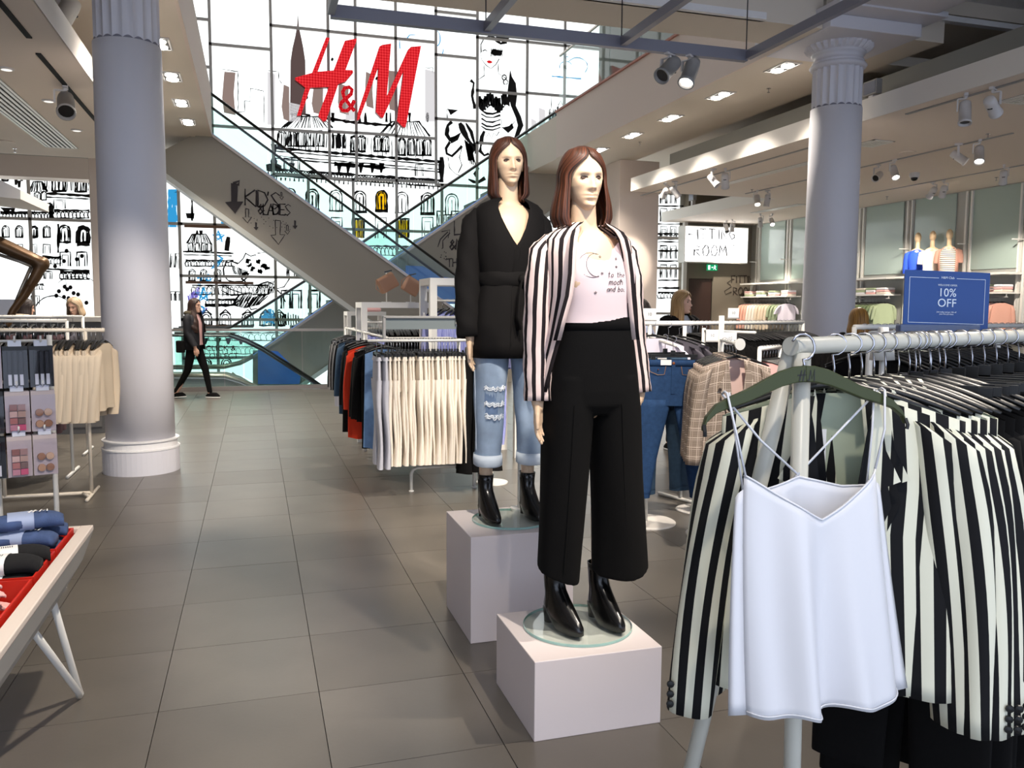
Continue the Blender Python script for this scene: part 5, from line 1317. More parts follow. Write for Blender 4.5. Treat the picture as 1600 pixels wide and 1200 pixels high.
# ------------------------------------------------------------------ plinths and glass bases
m_plinth = mat('plinth white', (228, 216, 214), .5)
pl1 = MB().box(.924, 1.424, 2.70, 3.19, 0, .296).build('display_plinth', m_plinth, None, bev=.003); tag(pl1, 'low square white plinth under the mannequin in wide trousers', 'plinth')
pl2 = MB().box(.922, 1.426, 3.61, 4.12, 0, .502).build('display_plinth', m_plinth, None, bev=.003); tag(pl2, 'taller square white plinth under the mannequin in jeans', 'plinth')
m_gdisc = glass('glass disc', (247, 252, 250), .5); m_gedge = mat('glass edge', (150, 186, 178), .15)
for (x, y, z, r, lab) in ((1.195, 2.975, .296, .213, 'round glass base on the low plinth'), (1.19, 3.86, .502, .19, 'round glass base on the taller plinth')):
    t = thing('mannequin_stand', lab, 'glass stand', (x, y, z))
    MB().lathe([(.0001, 0.0015), (r, .0015), (r, .011), (.0001, .011)], 64).build('disc', m_gdisc, t)
    MB().lathe([(r, .001), (r+.002, .0015), (r+.002, .0105), (r, .0115)], 64, cap=False).build('rim', m_gedge, t)
    MB().lathe([(.02, .011), (.02, .016), (.006, .02)], 16, (.10, .06, 0)).build('spigot', m_chrome, t)

# ------------------------------------------------------------------ mannequin in the striped blazer
def torso_blob(t, m, nx=0.0):
    b = MB()
    b.ell((0, 0, 1.34), (.155, .10, .20), 20, 14); b.ell((0, .0, 1.12), (.125, .088, .2), 20, 14); b.ell((0, 0, .97), (.165, .105, .16), 20, 14)
    b.caps((-.10, .012, 1.462), (.10, .012, 1.462), .045, .045, 14); b.caps((nx*.5, .012, 1.45), (nx, -.012, 1.70), .053, .045, 16)
    b.ell((-.062, -.065, 1.33), (.055, .05, .055)); b.ell((.062, -.065, 1.33), (.055, .05, .055))
    return blob(b, 'body', m, t, .010, 5)
mq = thing('mannequin', 'mannequin in striped blazer, pale printed tee and black wide trousers on the low plinth', 'mannequin', (1.212, 2.95, .308), 0)
torso_blob(mq, m_manq, -.034)
HZ1 = 1.713
head(mq, m_manq, (-.034, -.012, HZ1), (math.radians(3), math.radians(-2), math.radians(2)), .91)
wig(mq, m_wig, (-.038, -.008, HZ1), (math.radians(3), math.radians(-2), math.radians(0)), .91, -.186, wmax=.125, part=.12, dep=.124)
# tee
def tee_r(z): return interp([(1.12, .150), (1.18, .146), (1.24, .142), (1.34, .158), (1.42, .162), (1.50, .13), (1.53, .09)], z), interp([(1.12, .112), (1.2, .112), (1.3, .128), (1.36, .130), (1.44, .105), (1.5, .08), (1.53, .07)], z)
rings = []
for i in range(22):
    z = lerp(1.185, 1.515, i/21); rx, ry = tee_r(z); R_ = ring(.016, 0, z, rx, ry, 48)
    if z > 1.40:     # scoop neckline: lower the front middle
        for p in R_:
            if p.y < 0: p.z -= .10*smooth(1.40, 1.515, z)*gs(p.x-.01, .075)
    rings.append(R_)
m_tee = mat('pale rose jersey', (244, 222, 222), .8, spec=.2)
tee = MB().loft(rings).build('tee', m_tee, mq, True)
c = MB()
def tp(x, z): rx, ry = tee_r(z); q = min(.98, abs((x-.016)/rx)); return Vector((x, -ry*(1-q**2.2)**.5-.003, z))
def tink(pts, w=.0022):
    q = []
    for a, b_ in zip(pts, pts[1:]):
        for j in range(4): q.append((lerp(a[0], b_[0], j/4), lerp(a[1], b_[1], j/4)))
    q.append(pts[-1]); c.ribbon([tp(*p) for p in q], w, (0, -1, 0))
mo = [(-.038+.045*math.cos(math.radians(a)), 1.395+.045*math.sin(math.radians(a))) for a in range(60, 305, 12)]; tink(mo)
tink([(-.022+.034*math.cos(math.radians(a)), 1.395+.042*math.sin(math.radians(a))) for a in range(68, 296, 12)])
for (x, z) in ((-.004, 1.425), (-.002, 1.365), (-.025, 1.295), (.058, 1.39), (.075, 1.34), (.06, 1.42)): tink([(x+.006*math.cos(math.radians(90+144*i)), z+.006*math.sin(math.radians(90+144*i))) for i in range(6)], .0014)
def twrite(s, x, z, h):
    for ch in s:
        for st in FONT.get(ch, []): tink([(x+u*h+.15*h*v, z+v*h) for u, v in st], .0022)
        x += (max([u for st in FONT.get(ch, []) for u, v in st], default=.3)+.22)*h
twrite('to the', .02, 1.352, .020); twrite('moon', .026, 1.325, .022); twrite('and back', .018, 1.300, .019)
c.build('tee_print', mat('print grey', (80, 70, 74), .8), tee)
# trousers
tb_ = MB()
tb_.loft([ring(cx, 0, z, rx, ry, 56) for z, cx, rx, ry in ((1.205, .022, .142, .108), (1.17, .022, .146, .112), (1.10, .020, .160, .120), (1.0, .016, .178, .128), (.93, .016, .187, .130), (.88, .016, .188, .126), (.84, .016, .150, .10))], cap=(True, True))
CR = []
def leg(s, tab, ph):
    R_ = []; T_ = []
    for (a, b_) in zip(tab, tab[1:]):
        for j in range(5): T_.append([lerp(a[q], b_[q], j/5) for q in range(5)])
    T_.append(list(tab[-1]))
    for z, cx, rx, cy, ry in T_:
        fo = .05*smooth(.8, .25, z); rr = ring(cx, cy, z, rx, ry, 44, .9, lambda a: 1+fo*math.sin(4*a+ph))
        if z < .42:
            for p in rr: p.z += (.03*smooth(.4, .2, z))*((p.x-cx)/rx*(-.6 if s < 0 else .35)+.5*(p.y-cy)/ry)
        R_.append(rr)
    tb_.loft(R_, cap=(True, True))
    CR.append([(q[1]-.02, q[3]-q[4]*1.0, q[0]) for q in T_ if .25 < q[0] < .9])
leg(-1, ((.98, -.070, .088, 0, .118), (.86, -.080, .094, 0, .122), (.6, -.090, .088, 0, .118), (.4, -.100, .083, 0, .116), (.22, -.110, .078, .004, .115)), .4)
leg(1, ((.98, .100, .090, 0, .118), (.86, .112, .096, 0, .122), (.6, .126, .096, 0, .122), (.4, .140, .100, 0, .122), (.215, .152, .106, .004, .122)), 1.7)
tr = blob(tb_, 'trousers', m_blackc, mq, .0065, 4)
for c_ in CR: MB().tube(c_, .0025, 5).build('crease', m_blackc, tr)
MB().loft([ring(.022, 0, 1.206, .144, .110, 48), ring(.022, 0, 1.16, .151, .1165, 48)]).build('waistband', m_blackc, tr, True, solid=.002)
for s in (-1, 1):
    b = MB(); b.caps((-.100 if s < 0 else .085, .055, .45), (-.100 if s < 0 else .085, .055, .14), .038, .030, 14); b.build('ankle', m_manq, mq, True)
boot(mq, (-.100, .035, 0), math.radians(14), m_leather); boot(mq, (.085, .035, 0), math.radians(8), m_leather)
# blazer worn open
fb = lambda a, z: 1+.012*math.sin(7*a)*smooth(1.5, 1.0, z)
rings = []
for z, rx, ry, ol, orr in ((1.555, .075, .070, .55, .60), (1.535, .115, .082, .50, .52), (1.515, .150, .100, .42, .46), (1.49, .172, .112, .42, .46), (1.44, .176, .124, .46, .52), (1.36, .172, .140, .52, .60), (1.28, .168, .140, .60, .72), (1.20, .168, .134, .74, .90), (1.12, .176, .134, .84, 1.02), (1.04, .190, .140, .94, 1.12), (.97, .202, .146, 1.02, 1.18), (.93, .206, .148, 1.06, 1.2)):
    rings.append(open_ring(-.008, .008, z, rx, ry, ol, orr, 60, fb))
bz = MB().loft(rings, closed=False).build('blazer', m_mstripe, mq, True, solid=.004)
# shawl collar follows the front edges
for s in (0, -1):
    pts = [R_[s]+Vector((0, -.006, .002)) for R_ in rings[:9]]; b = MB()
    inn = [p+Vector(((.030 if s == 0 else -.030)*-1*min(1, i/2), -.004, 0)) for i, p in enumerate(pts)]
    b.add(pts+inn, [(i, i+1, len(pts)+i+1, len(pts)+i) for i in range(len(pts)-1)], [[(.02, i*.05), (.02, i*.05+.05), (.05, i*.05+.05), (.05, i*.05)] for i in range(len(pts)-1)])
    b.build('shawl_collar', m_mstripe, bz, True, solid=.003)
ARML = [(-.115, .012, 1.488), (-.155, .012, 1.480), (-.180, .014, 1.445), (-.190, .012, 1.35), (-.194, .015, 1.22), (-.200, .006, 1.08), (-.205, -.012, .98), (-.207, -.022, .893)]
ARMR = [(.092, .012, 1.490), (.130, .012, 1.482), (.152, .014, 1.448), (.168, .012, 1.36), (.180, .015, 1.22), (.192, .006, 1.10), (.204, -.010, 1.0), (.212, -.018, .915)]
for path, ph, pr in ((ARML, .3, [.016, .036, .052, .058, .058, .056, .054, .052]), (ARMR, 1.9, [.016, .034, .050, .055, .055, .052, .048, .046])):
    P_, Rr = densify(path, pr, 4)
    MB().loft(arm_rings(P_, Rr, 22, .05, ph), cap=(True, False)).build('sleeve', m_mstripe, bz, True, solid=.003)
b = MB(); hand_shape(b, Matrix.Translation((-.205, -.024, .885)) @ Matrix.Rotation(math.radians(-38), 4, 'Z') @ Matrix.Rotation(math.radians(-10), 4, 'X'), 1, .92, .30); b.caps((-.214, -.012, .98), (-.21, -.024, .885), .028, .022); blob(b, 'hand', m_manq, mq, .0030, 3)
b = MB(); hand_shape(b, Matrix.Translation((.210, -.020, .905)) @ Matrix.Rotation(math.radians(-16), 4, 'Z') @ Matrix.Rotation(math.radians(10), 4, 'Y'), -1, .92, .45); b.caps((.208, -.010, 1.0), (.210, -.02, .905), .028, .022); blob(b, 'hand', m_manq, mq, .0030, 3)

# ------------------------------------------------------------------ mannequin in the black wrap top
mw = thing('mannequin', 'mannequin in black wrap top and ripped pale jeans on the taller plinth', 'mannequin', (1.172, 3.86, .514), 0)
torso_blob(mw, m_manq, -.010)
HZ2 = 1.713
head(mw, m_manq, (-.008, -.012, HZ2), (math.radians(2), math.radians(-2), math.radians(-3)), .91)
wig(mw, m_wig, (-.010, -.008, HZ2), (math.radians(2), math.radians(-2), math.radians(-5)), .91, -.195, wmax=.104, curl=.026, part=.06, seed=5, dep=.112)
m_wrap = mat('black crepe', (13, 11, 11), .85, bump=.12, bscale=300, spec=.2)
rings = []
for z, rx, ry, ol, orr in ((1.545, .085, .078, .62, .60), (1.52, .140, .092, .50, .46), (1.495, .164, .108, .46, .40), (1.45, .172, .120, .36, .30), (1.40, .170, .134, .24, .20), (1.345, .166, .139, .08, .06), (1.30, .168, .138, -.06, -.06), (1.2, .150, .126, -.1, -.1), (1.165, .142, .118, -.1, -.1), (1.13, .152, .124, -.1, -.1), (1.05, .172, .136, -.12, -.12), (.95, .184, .146, -.14, -.14), (.86, .190, .150, -.15, -.15), (.795, .192, .150, -.16, -.16)):
    rings.append(open_ring(0, .004, z, rx, ry, ol, orr, 64, lambda a, z: 1+.014*math.sin(8*a+z*3)*smooth(1.35, 1.2, z)))
wt = MB().loft(rings, closed=False).build('wrap_top', m_wrap, mw, True, solid=.004)
b = MB(); b.loft([ring(0, .004, z, .147+d, .123+d, 40, .85, lambda a: 1+.015*math.sin(5*a+z*90)) for z, d in ((1.135, .003), (1.15, .010), (1.168, .011), (1.185, .010), (1.20, .003))]); b.build('belt', m_wrap, wt, True)
b = MB(); b.ell((.035, -.132, 1.165), (.030, .022, .026), 14, 10); b.tube([(.04, -.14, 1.16), (.055, -.158, 1.05), (.05, -.165, .93), (.06, -.168, .80), (.062, -.168, .68)], [.014, .028, .034, .036, .034], 12, sy=.3); b.tube([(.02, -.14, 1.16), (.0, -.156, 1.08), (-.01, -.165, .99), (.0, -.166, .93)], [.012, .024, .030, .030], 12, sy=.3)
b.build('belt_tie', m_wrap, wt, True)
AL = [(-.108, .012, 1.478), (-.147, .012, 1.468), (-.172, .014, 1.43), (-.186, .014, 1.33), (-.194, .018, 1.2), (-.198, .008, 1.08), (-.200, -.010, .97), (-.198, -.022, .89)]
AR = [(.095, .012, 1.480), (.135, .012, 1.470), (.160, .014, 1.435), (.178, .014, 1.35), (.192, .018, 1.2), (.198, .008, 1.08), (.200, -.010, .97), (.198, -.022, .89)]
for path, ph, pr in ((AL, .3, [.016, .038, .054, .060, .064, .066, .064, .060]), (AR, 1.9, [.016, .036, .052, .058, .062, .064, .062, .058])):
    P_, Rr = densify(path, pr, 4)
    MB().loft(arm_rings(P_, Rr, 22, .06, ph), cap=(True, False)).build('sleeve', m_wrap, wt, True, solid=.003)
for x, s, rz_ in ((-.196, 1, -34), (.198, -1, 20)):
    b = MB(); hand_shape(b, Matrix.Translation((x, -.024, .882)) @ Matrix.Rotation(math.radians(rz_), 4, 'Z') @ Matrix.Rotation(math.radians(-8), 4, 'X'), s, .92, .30); b.caps((x-.004, -.012, .97), (x, -.024, .882), .028, .022); blob(b, 'hand', m_manq, mw, .0030, 3)
m_rip = mat('washed denim', (150, 168, 190), .85, noise=.45, nscale=11, bump=.25, bscale=500, spec=.2)
m_cuff = mat('denim reverse', (208, 218, 228), .85, bump=.2, bscale=400, spec=.2)
for s, tab in ((-1, ((.86, -.088, .088, 0, .112), (.78, -.090, .082, 0, .108), (.62, -.094, .074, -.002, .094), (.45, -.096, .066, .004, .084), (.28, -.098, .060, .014, .075))), (1, ((.86, .092, .088, 0, .112), (.78, .098, .082, 0, .108), (.62, .108, .074, 0, .094), (.45, .114, .066, .008, .084), (.28, .118, .058, .016, .072)))):
    T_ = []
    for (a, b_) in zip(tab, tab[1:]):
        for j in range(5): T_.append([lerp(a[q], b_[q], j/5) for q in range(5)])
    T_.append(list(tab[-1]))
    o = MB().loft([ring(cx, cy, z, rx, ry, 40, .92, lambda a: 1+.03*math.sin(3*a+z*20)) for z, cx, rx, cy, ry in T_]).build('jean_leg', m_rip, mw, True, solid=.003)
    z, cx, rx, cy, ry = T_[-1]
    MB().loft([ring(cx, cy, zz, rx+d, ry+d, 40, .92) for zz, d in ((.318, .003), (.325, .008), (.30, .010), (.272, .009), (.266, .002))]).build('turn_up', m_cuff, o, True)
    MB().tube([(q[1]+s*q[2]*1.01*(1 if s > 0 else 1), q[3]-.01, q[0]) for q in T_ if q[0] > .33], .002, 5).build('side_seam', m_cuff, o)
    if s < 0:
        for (zr, w_) in ((.66, .052), (.585, .05), (.525, .046)):
            def yf(x, zz):
                q = min(T_, key=lambda r: abs(r[0]-zz)); return q[3]-q[4]*math.sqrt(max(.05, 1-((x-q[1])/q[2])**2))-.004
            r3 = random.Random(int(zr*1000)); b = MB()
            pts = [(-.09+lerp(-w_, w_, i/14), zr+.006*math.sin(i*1.7)+r3.uniform(-.004, .004)) for i in range(15)]
            for zo in (0, -.010): b.tube([(x, yf(x, z_+zo), z_+zo-.008*math.sin(PI*i/14)) for i, (x, z_) in enumerate(pts)], .0035, 5)
            for i in range(26):
                x = r3.uniform(-.09-w_, -.09+w_); b.tube([(x, yf(x, zr)-.002, zr), (x+r3.uniform(-.004, .004), yf(x, zr)-.006, zr-r3.uniform(.008, .022))], .0009, 4)
            b.build('frayed_rip', mat('frayed cotton', (232, 236, 240), .9), o)
        MB().loft([[Vector((x, yf(x, zz)+.0012, zz)) for x in [-.14+.1*i/8 for i in range(9)]] for zz in (.655, .62, .59)], closed=False).build('rip_patch', mat('darker denim', (110, 132, 164), .9, noise=.3), o, True)  # patch of darker denim between the rips
        MB().loft([[Vector((x, yf(x, zz)+.0012, zz)) for x in [-.135+.09*i/8 for i in range(9)]] for zz in (.58, .555, .53)], closed=False).build('rip_patch', mat('darker denim', (110, 132, 164)), o, True)
    b = MB(); b.caps((cx, .048, .38), (cx, .049, .14), .037, .030, 14); b.build('ankle', m_manq, mw, True)
boot(mw, (-.098, .03, 0), math.radians(6), m_leather, .95); boot(mw, (.118, .03, 0), math.radians(4), m_leather, .95)
sp_ = thing('support_pole', 'white steel pole behind the mannequin on the taller plinth', 'pole', (1.295, 4.05, .502)); MB().tube([(0, 0, .012), (0, 0, .62)], .012, 12).build('pole', m_wmetal, sp_, True); MB().lathe([(.05, 0), (.05, .012)], 20).build('foot_plate', m_wmetal, sp_)
# ================================================================== RACKS ON THE SHOP FLOOR
def rack_feet(t, x0, x1, y, z=.2, r=.014, m=None):
    m = m or m_wmetal
    MB().tube([(x0, y, 0), (x0, y, z-.05), (x0+.015, y, z-.015), (x0+.05, y, z), (x1-.05, y, z), (x1-.015, y, z-.015), (x1, y, z-.05), (x1, y, 0)], r, 10).build('foot', m, t, True)
    for x in (x0, x1): MB().lathe([(.022, 0), (.022, .008), (.014, .012)], 12, (x, y, 0)).build('foot_pad', m, t)
# --- middle rack: cream trousers across the end, coats down its left side
mr = thing('clothes_rack', 'white steel clothes rack with cream trousers across its front end', 'clothes rack', (1.231, 6.9, 0))
rack_feet(mr, 0, .545, -.06); rack_feet(mr, 0, .545, 1.2)
MB().tube([(.42, 0, .2), (.42, 0, 1.42)], .016, 12).build('post', m_wmetal, mr, True)
MB().tube([(.42, 1.2, .2), (.42, 1.2, 1.42)], .016, 12).build('post', m_wmetal, mr, True)
MB().tube([(-.36, -.12, 1.27), (.46, -.12, 1.27)], .012, 10).build('cross_rail', m_wmetal, mr, True)
MB().tube([(.42, 0, 1.27), (.42, -.12, 1.27)], .012, 8).build('arm', m_wmetal, mr, True)
MB().tube([(-.12, 0.35, 1.27), (-.12, 3.9, 1.27)], .013, 10).build('side_rail', m_wmetal, mr, True)
MB().tube([(-.12, .35, 1.27), (.42, .35, 1.27), (.42, 0, 1.27)], .012, 8).build('arm', m_wmetal, mr, True)
for y in (2.0, 3.9): MB().tube([(-.12, y, 1.27), (-.12, y, 0)], .013, 8).build('post', m_wmetal, mr, True)
MB().box(-.22, .42, -.03, .03, 1.45, 1.47).build('top_bar', m_fixd, mr, bev=.004)
b = MB(); b.box(.39, .45, -.035, .035, 1.40, 1.475); b.build('bar_end', m_wmetal, mr, bev=.004)
MB().box(-.22, .40, -.008, .008, 1.36, 1.45).build('ticket_strip', mat('smoke acrylic', (120, 128, 128), .3), mr)
MB().box(-.22, -.20, -.03, .03, 1.28, 1.46).build('bar_end', m_fixd, mr)
y_ = 6.78
rail_fill(['cream0', 'cream1'], (1.02, y_, 1.27), (1.63, y_, 1.27), 25, 'cream wide trousers clipped on the end rail of the middle rack', 'trousers', 'cream trousers on the middle rack', jit=.10, turn=PI/2)
rail_fill(['greyt'], (.92, y_, 1.27), (1.0, y_, 1.27), 2, 'pale grey trousers at the left end of the cream trousers', 'trousers', 'grey trousers on the middle rack', jit=.1)
for k in range(3): place('blackd', (1.70+.075*k, 6.80+.03*k, 1.29), PI/2+.3*k-.3, 'long black dress hanging beside the cream trousers', 'dress', 'long black dresses beside the cream trousers')
SR = [('ldenim', 7.42, 'light blue denim dress on the aisle side of the middle rack'), ('blackt', 7.62, 'black trousers behind the light blue denim dress'), ('blackj', 7.80, 'black jacket in front of the orange red coat'), ('blackj', 7.92, 'black jacket touching the orange red coat'), ('red', 8.08, 'orange red coat on the aisle side of the middle rack'), ('blackj', 8.6, 'black jacket just behind the orange red coat'), ('blackj', 8.9, 'second black jacket behind the orange red coat'), ('blackt1', 9.2, 'black trousers before the dark denim coat'), ('ddenim', 9.6, 'dark denim coat on the aisle side of the middle rack'), ('kstripe', 10.1, 'black jacket with grey stripes at the far aisle end'), ('gtop', 10.35, 'grey dress at the far aisle end of the middle rack'), ('kstripe', 10.5, 'second striped jacket at the far aisle end')]
for key, y, lab in SR:
    place(key, (1.11-(.06 if key == 'red' else 0), y, 1.27), random.uniform(-.15, .1)+(-.45 if key in ('red', 'ldenim') else 0), lab, 'clothes', 'clothes on the aisle side of the middle rack')
b = thing('round_badge', 'round pale badge pinned on the orange red coat', 'badge', (.97, 8.02, 1.12), 0); MB().lathe([(.0001, -.003), (.03, -.002), (.03, .002), (.0001, .003)], 16, (0, 0, 0), 'y').build('disc', m_cream, b)
# bright frames with more clothes behind
def frame_unit(loc, w, d, h, label, th=.06):
    t = thing('display_unit', label, 'display frame', loc)
    for x in (0, w-th):
        for y in (0, d): MB().box(x, x+th, y, y+th, 0, h-th).build('post', m_wmetal, t)
    MB().box(0, w, 0, th, h-th, h).build('top_bar', m_wmetal, t); MB().box(0, w, d, d+th, h-th, h).build('top_bar', m_wmetal, t)
    for x in (0, w-th): MB().box(x, x+th, th, d, h-th, h).build('side_bar', m_wmetal, t)
    MB().tube([(th, d/2, h-.22), (w-th, d/2, h-.22)], .012, 8).build('rail', m_wmetal, t, True)
    return t
fA = PY(565, 472, 9.0)
frame_unit((fA.x, 9.0, 0), .80, .5, fA.z, 'white display frame with two tan bags on top')
rail_fill(['bshirt'], (fA.x+.08, 9.28, fA.z-.22), (fA.x+.26, 9.28, fA.z-.22), 6, 'blue striped shirt inside the white display frame', 'shirt', 'blue shirts in the white frame')
rail_fill(['blackx', 'blackk'], (fA.x+.28, 9.28, fA.z-.22), (fA.x+.72, 9.28, fA.z-.22), 14, 'black shirt inside the white display frame', 'shirt', 'black shirts in the white frame')
fB = PY(672, 434, 8.1)
frame_unit((fB.x, 8.1, 0), .95, .5, fB.z, 'taller white display frame partly hidden by the mannequin in the wrap top', .07)
rail_fill(['bshirt'], (fB.x+.1, 8.38, fB.z-.22), (fB.x+.88, 8.38, fB.z-.22), 14, 'blue striped shirt hanging in the taller white frame', 'shirt', 'blue shirts in the taller frame', drz=-PI/2+.9)
place('bshirt', (1.97, 6.95, 1.20), .9, 'blue striped shirt hanging low beside the ripped jeans', 'shirt'); place('bshirt', (2.02, 7.05, 1.02), 1.0, 'lower blue striped shirt tail behind the ripped jeans', 'shirt')
place('kstripe', (2.0, 7.2, 1.25), PI/2, 'striped knit behind the blue shirt by the jeans', 'jacket')
b = thing('rail_stand', 'slim white stand holding the low blue shirts', 'stand', (1.98, 7.0, 0)); MB().tube([(0, 0, .01), (0, 0, 1.24), (.03, -.08, 1.25)], .012, 8).build('post', m_wmetal, b, True); MB().tube([(0, .3, 1.28), (0, -.1, 1.26)], .01, 8).build('arm', m_wmetal, b, True); MB().lathe([(.14, 0), (.14, .01)], 24).build('floor_plate', m_wmetal, b)
# two tan bags on poles
for k, (px, py) in enumerate(((605, 442), (643, 447))):
    c_ = PY(px, py, 9.1); t = thing('clutch_bag', ['tan clutch bag on the left pole of the white frame', 'tan clutch bag on the right pole of the white frame'][k], 'bag', (c_.x, 9.1, c_.z), 0)
    w = .22 if k == 0 else .19; rot = Matrix.Rotation(math.radians(-28 if k == 0 else 28), 4, 'Y') @ Matrix.Rotation(math.radians(25), 4, 'Z')
    o = MB().loft([[rot @ Vector((x, y, z)) for x, y in ((-w/2*q, -d_), (w/2*q, -d_), (w/2*q, d_), (-w/2*q, d_))] for z, q, d_ in ((-.085, .92, .030), (-.07, 1, .04), (.06, 1, .028), (.085, .97, .008))], cap=(True, True)).build('body', mat('tan leather', (176, 132, 104), .5), t, bev=.008)
    MB().tube([rot @ Vector((-w/2, 0, .083)), rot @ Vector((w/2, 0, .083))], .006, 6).build('zip', mat('zip brass', (150, 120, 70), .3, .8), t)
    MB().tube([rot @ Vector((-w/2, 0, .08)), rot @ Vector((-w/2-.05, 0, .0)), rot @ Vector((-w/2-.02, 0, -.06))], .005, 6).build('wrist_strap', mat('tan leather', (176, 132, 104)), t)
    MB().bar((-.03, 0, .115), (.05, 0, .135), .02, .014).build('clip', m_black, t)
    pt = thing('bag_pole', ['thin white pole under the left tan bag', 'thin white pole under the right tan bag'][k], 'pole', (c_.x, 9.16, fA.z)); MB().tube([(0, 0, 0), (0, 0, c_.z-fA.z+.11)], .007, 8).build('rod', m_wmetal, pt, True); MB().box(-.05, .05, -.02, .02, 0, .006).build('foot_plate', m_wmetal, pt)
# pale shelf stand with a pink item behind the aisle clothes
fC = PY(545, 487, 10.9)
frame_unit((fC.x-.02, 10.9, 0), .5, .4, fC.z, 'small white display frame at the far end of the middle rack', .05)
t = thing('folded_top', 'folded pink and black top on the small far frame', 'clothes', (fC.x+.3, 11.1, fC.z)); MB().box(-.13, .13, -.12, .12, 0, .05).build('fold', m_pinkc, t, bev=.02); MB().box(-.10, .13, -.10, .12, .05, .10).build('fold', mat('rose print', (190, 110, 116), .8, noise=.5, nscale=30), t, bev=.02)

# --- jeans stand
m_base = mat('white base', (226, 220, 212), .5)
js = thing('garment_stand', 'white stand with a round base holding the blue jeans', 'stand', (2.68, 5.38, 0))
MB().lathe([(.0001, .012), (.21, .012), (.216, .008), (.216, 0)], 48).build('round_base', m_base, js)
MB().tube([(0, 0, .01), (0, 0, 1.44)], .014, 12).build('post', m_wmetal, js, True)
MB().tube([(-.35, .02, 1.44), (.33, -.02, 1.44)], .018, 12).build('top_rail', m_wmetal, js, True)
MB().tube([(0, 0, 1.34), (-.03, -.45, 1.30)], .01, 8).build('prong', m_wmetal, js, True)
js2 = thing('garment_stand', 'second white round-based stand half hidden by the camisole rack', 'stand', (3.24, 5.60, 0)); MB().lathe([(.0001, .012), (.17, .012), (.176, .008), (.176, 0)], 40).build('round_base', m_base, js2); MB().tube([(0, 0, .01), (0, 0, 1.40)], .014, 12).build('post', m_wmetal, js2, True); MB().tube([(0, 0, 1.38), (.12, -.5, 1.38)], .01, 8).build('prong', m_wmetal, js2, True)
def jeans(t, m, k=1.0, split=.09):
    b = MB(); st = mat('jean stitch', (160, 120, 70), .8)
    rings = []
    for z, w in ((-.14, .175), (-.18, .180), (-.30, .205), (-.40, .215), (-.44, .212)):
        rings.append(ring(0, 0, z, w, .035, 40, .7))
    MB().loft(rings).build('hip', m, t, True)
    MB().loft([ring(0, 0, -.136, .178, .037, 40, .7), ring(0, 0, -.178, .182, .038, 40, .7)]).build('waistband', m, t, True, solid=.002)
    for s in (-1, 1):
        R_ = []
        for i in range(14):
            v = i/13; z = lerp(-.40, -1.06, v); w = lerp(.101, .082, smooth(0, .7, v)); cx = s*lerp(.108, .108+split, v)+.02*v*s
            R_.append(ring(cx, .02*s*v+.01*math.sin(4*v+s), z, w, .030+.016*v, 24, .75))
        o = MB().loft(R_).build('leg', m, t, True, solid=.002)
        MB().loft([[p+Vector((0, 0, d)) + (p-Vector((s*(.108+split), 0, p.z)))*.02 for p in R_[-1]] for d in (.028, .0)]).build('hem', m, o, True)
        MB().tube([(s*.165, -.030, -.178), (s*.15, -.038, -.215), (s*.10, -.040, -.235), (s*.06, -.041, -.232), (s*.05, -.040, -.178)], .0016, 5).build('pocket_seam', st, t)
        MB().ell((s*.10, -.043, -.20), .0045, 8, 6).build('rivet', mat('copper rivet', (184, 110, 70), .3, .9), t)
    MB().box(-.012, .012, -.040, -.036, -.36, -.15).build('fly', m, t); MB().lathe([(.0001, -.003), (.009, -.002), (.009, .002)], 12, (0, -.042, -.157), 'y').build('button', mat('copper rivet', (184, 110, 70)), t)
    MB().box(-.085, -.015, -.044, -.041, -.17, -.135).build('paper_label', m_tagp, t)
    hanger_parts(t, 'clip', .32, -.13)
jn = thing('jeans', 'mid blue straight jeans clipped to a hanger left of the checked blazers', 'jeans', (2.64, 4.95, 1.345), -.35); jeans(jn, m_denim)
jn2 = thing('jeans', 'darker ripped jeans hanging behind the mid blue pair', 'jeans', (2.66, 5.10, 1.35), .1); jeans(jn2, m_ddenim, split=.03)
place('lilac', PD(1020, 505, 5.75), -.3, 'pale lilac white tee on the rail above the jeans', 'tee'); place('gtee', PD(1045, 507, 5.85), -.25, 'charcoal tee on the rail above the jeans', 'tee')
place('lilac', PD(1008, 503, 5.95), -.3, 'second pale tee behind the first above the jeans', 'tee'); place('gtee', PD(1062, 508, 6.05), -.3, 'second charcoal tee above the jeans', 'tee')
# --- checked blazers on an arm
blazer('pl0', .4, m_plaid, mat('rose lining', (226, 196, 186), .6), 'checked_blazer', .42, .70, .075, buttons=False, slv=.58, spread=.06); blazer('pl1', 1.9, m_plaid, mat('rose lining', (226, 196, 186)), 'checked_blazer', .42, .70, .075, buttons=False, slv=.58, spread=.06)
A0 = PD(1155, 538, 4.95); A1 = A0+Vector((.24, .60, 0))
ar = thing('garment_stand', 'white post stand with a round-ended arm carrying the checked blazers', 'stand', (A1.x, A1.y, 0))
LA = lambda p: Vector(p)-Vector((A1.x, A1.y, 0))
MB().tube([LA((A1.x, A1.y, 0)), LA((A1.x, A1.y, 1.50))], .018, 12).build('post', m_wmetal, ar, True); MB().lathe([(.0001, .012), (.2, .012), (.2, 0)], 32).build('floor_plate', m_base, ar)
MB().tube([LA(A0), LA(A1)], .012, 10).build('arm', m_wmetal, ar, True); MB().tube([LA(A0-Vector((0, .012, 0))), LA(A0)], .035, 20).build('end_disc', m_wmetal, ar)
for k in range(5):
    p = A0.lerp(A1, .14+.16*k); place('pl0' if k % 2 == 0 else 'pl1', p, -.32+.05*k, ['front checked brown blazer with open lapels facing the camera', 'second checked blazer behind the front one', 'third checked blazer on the arm', 'fourth checked blazer on the arm', 'hindmost checked blazer on the arm'][k], 'blazer', 'checked blazers')
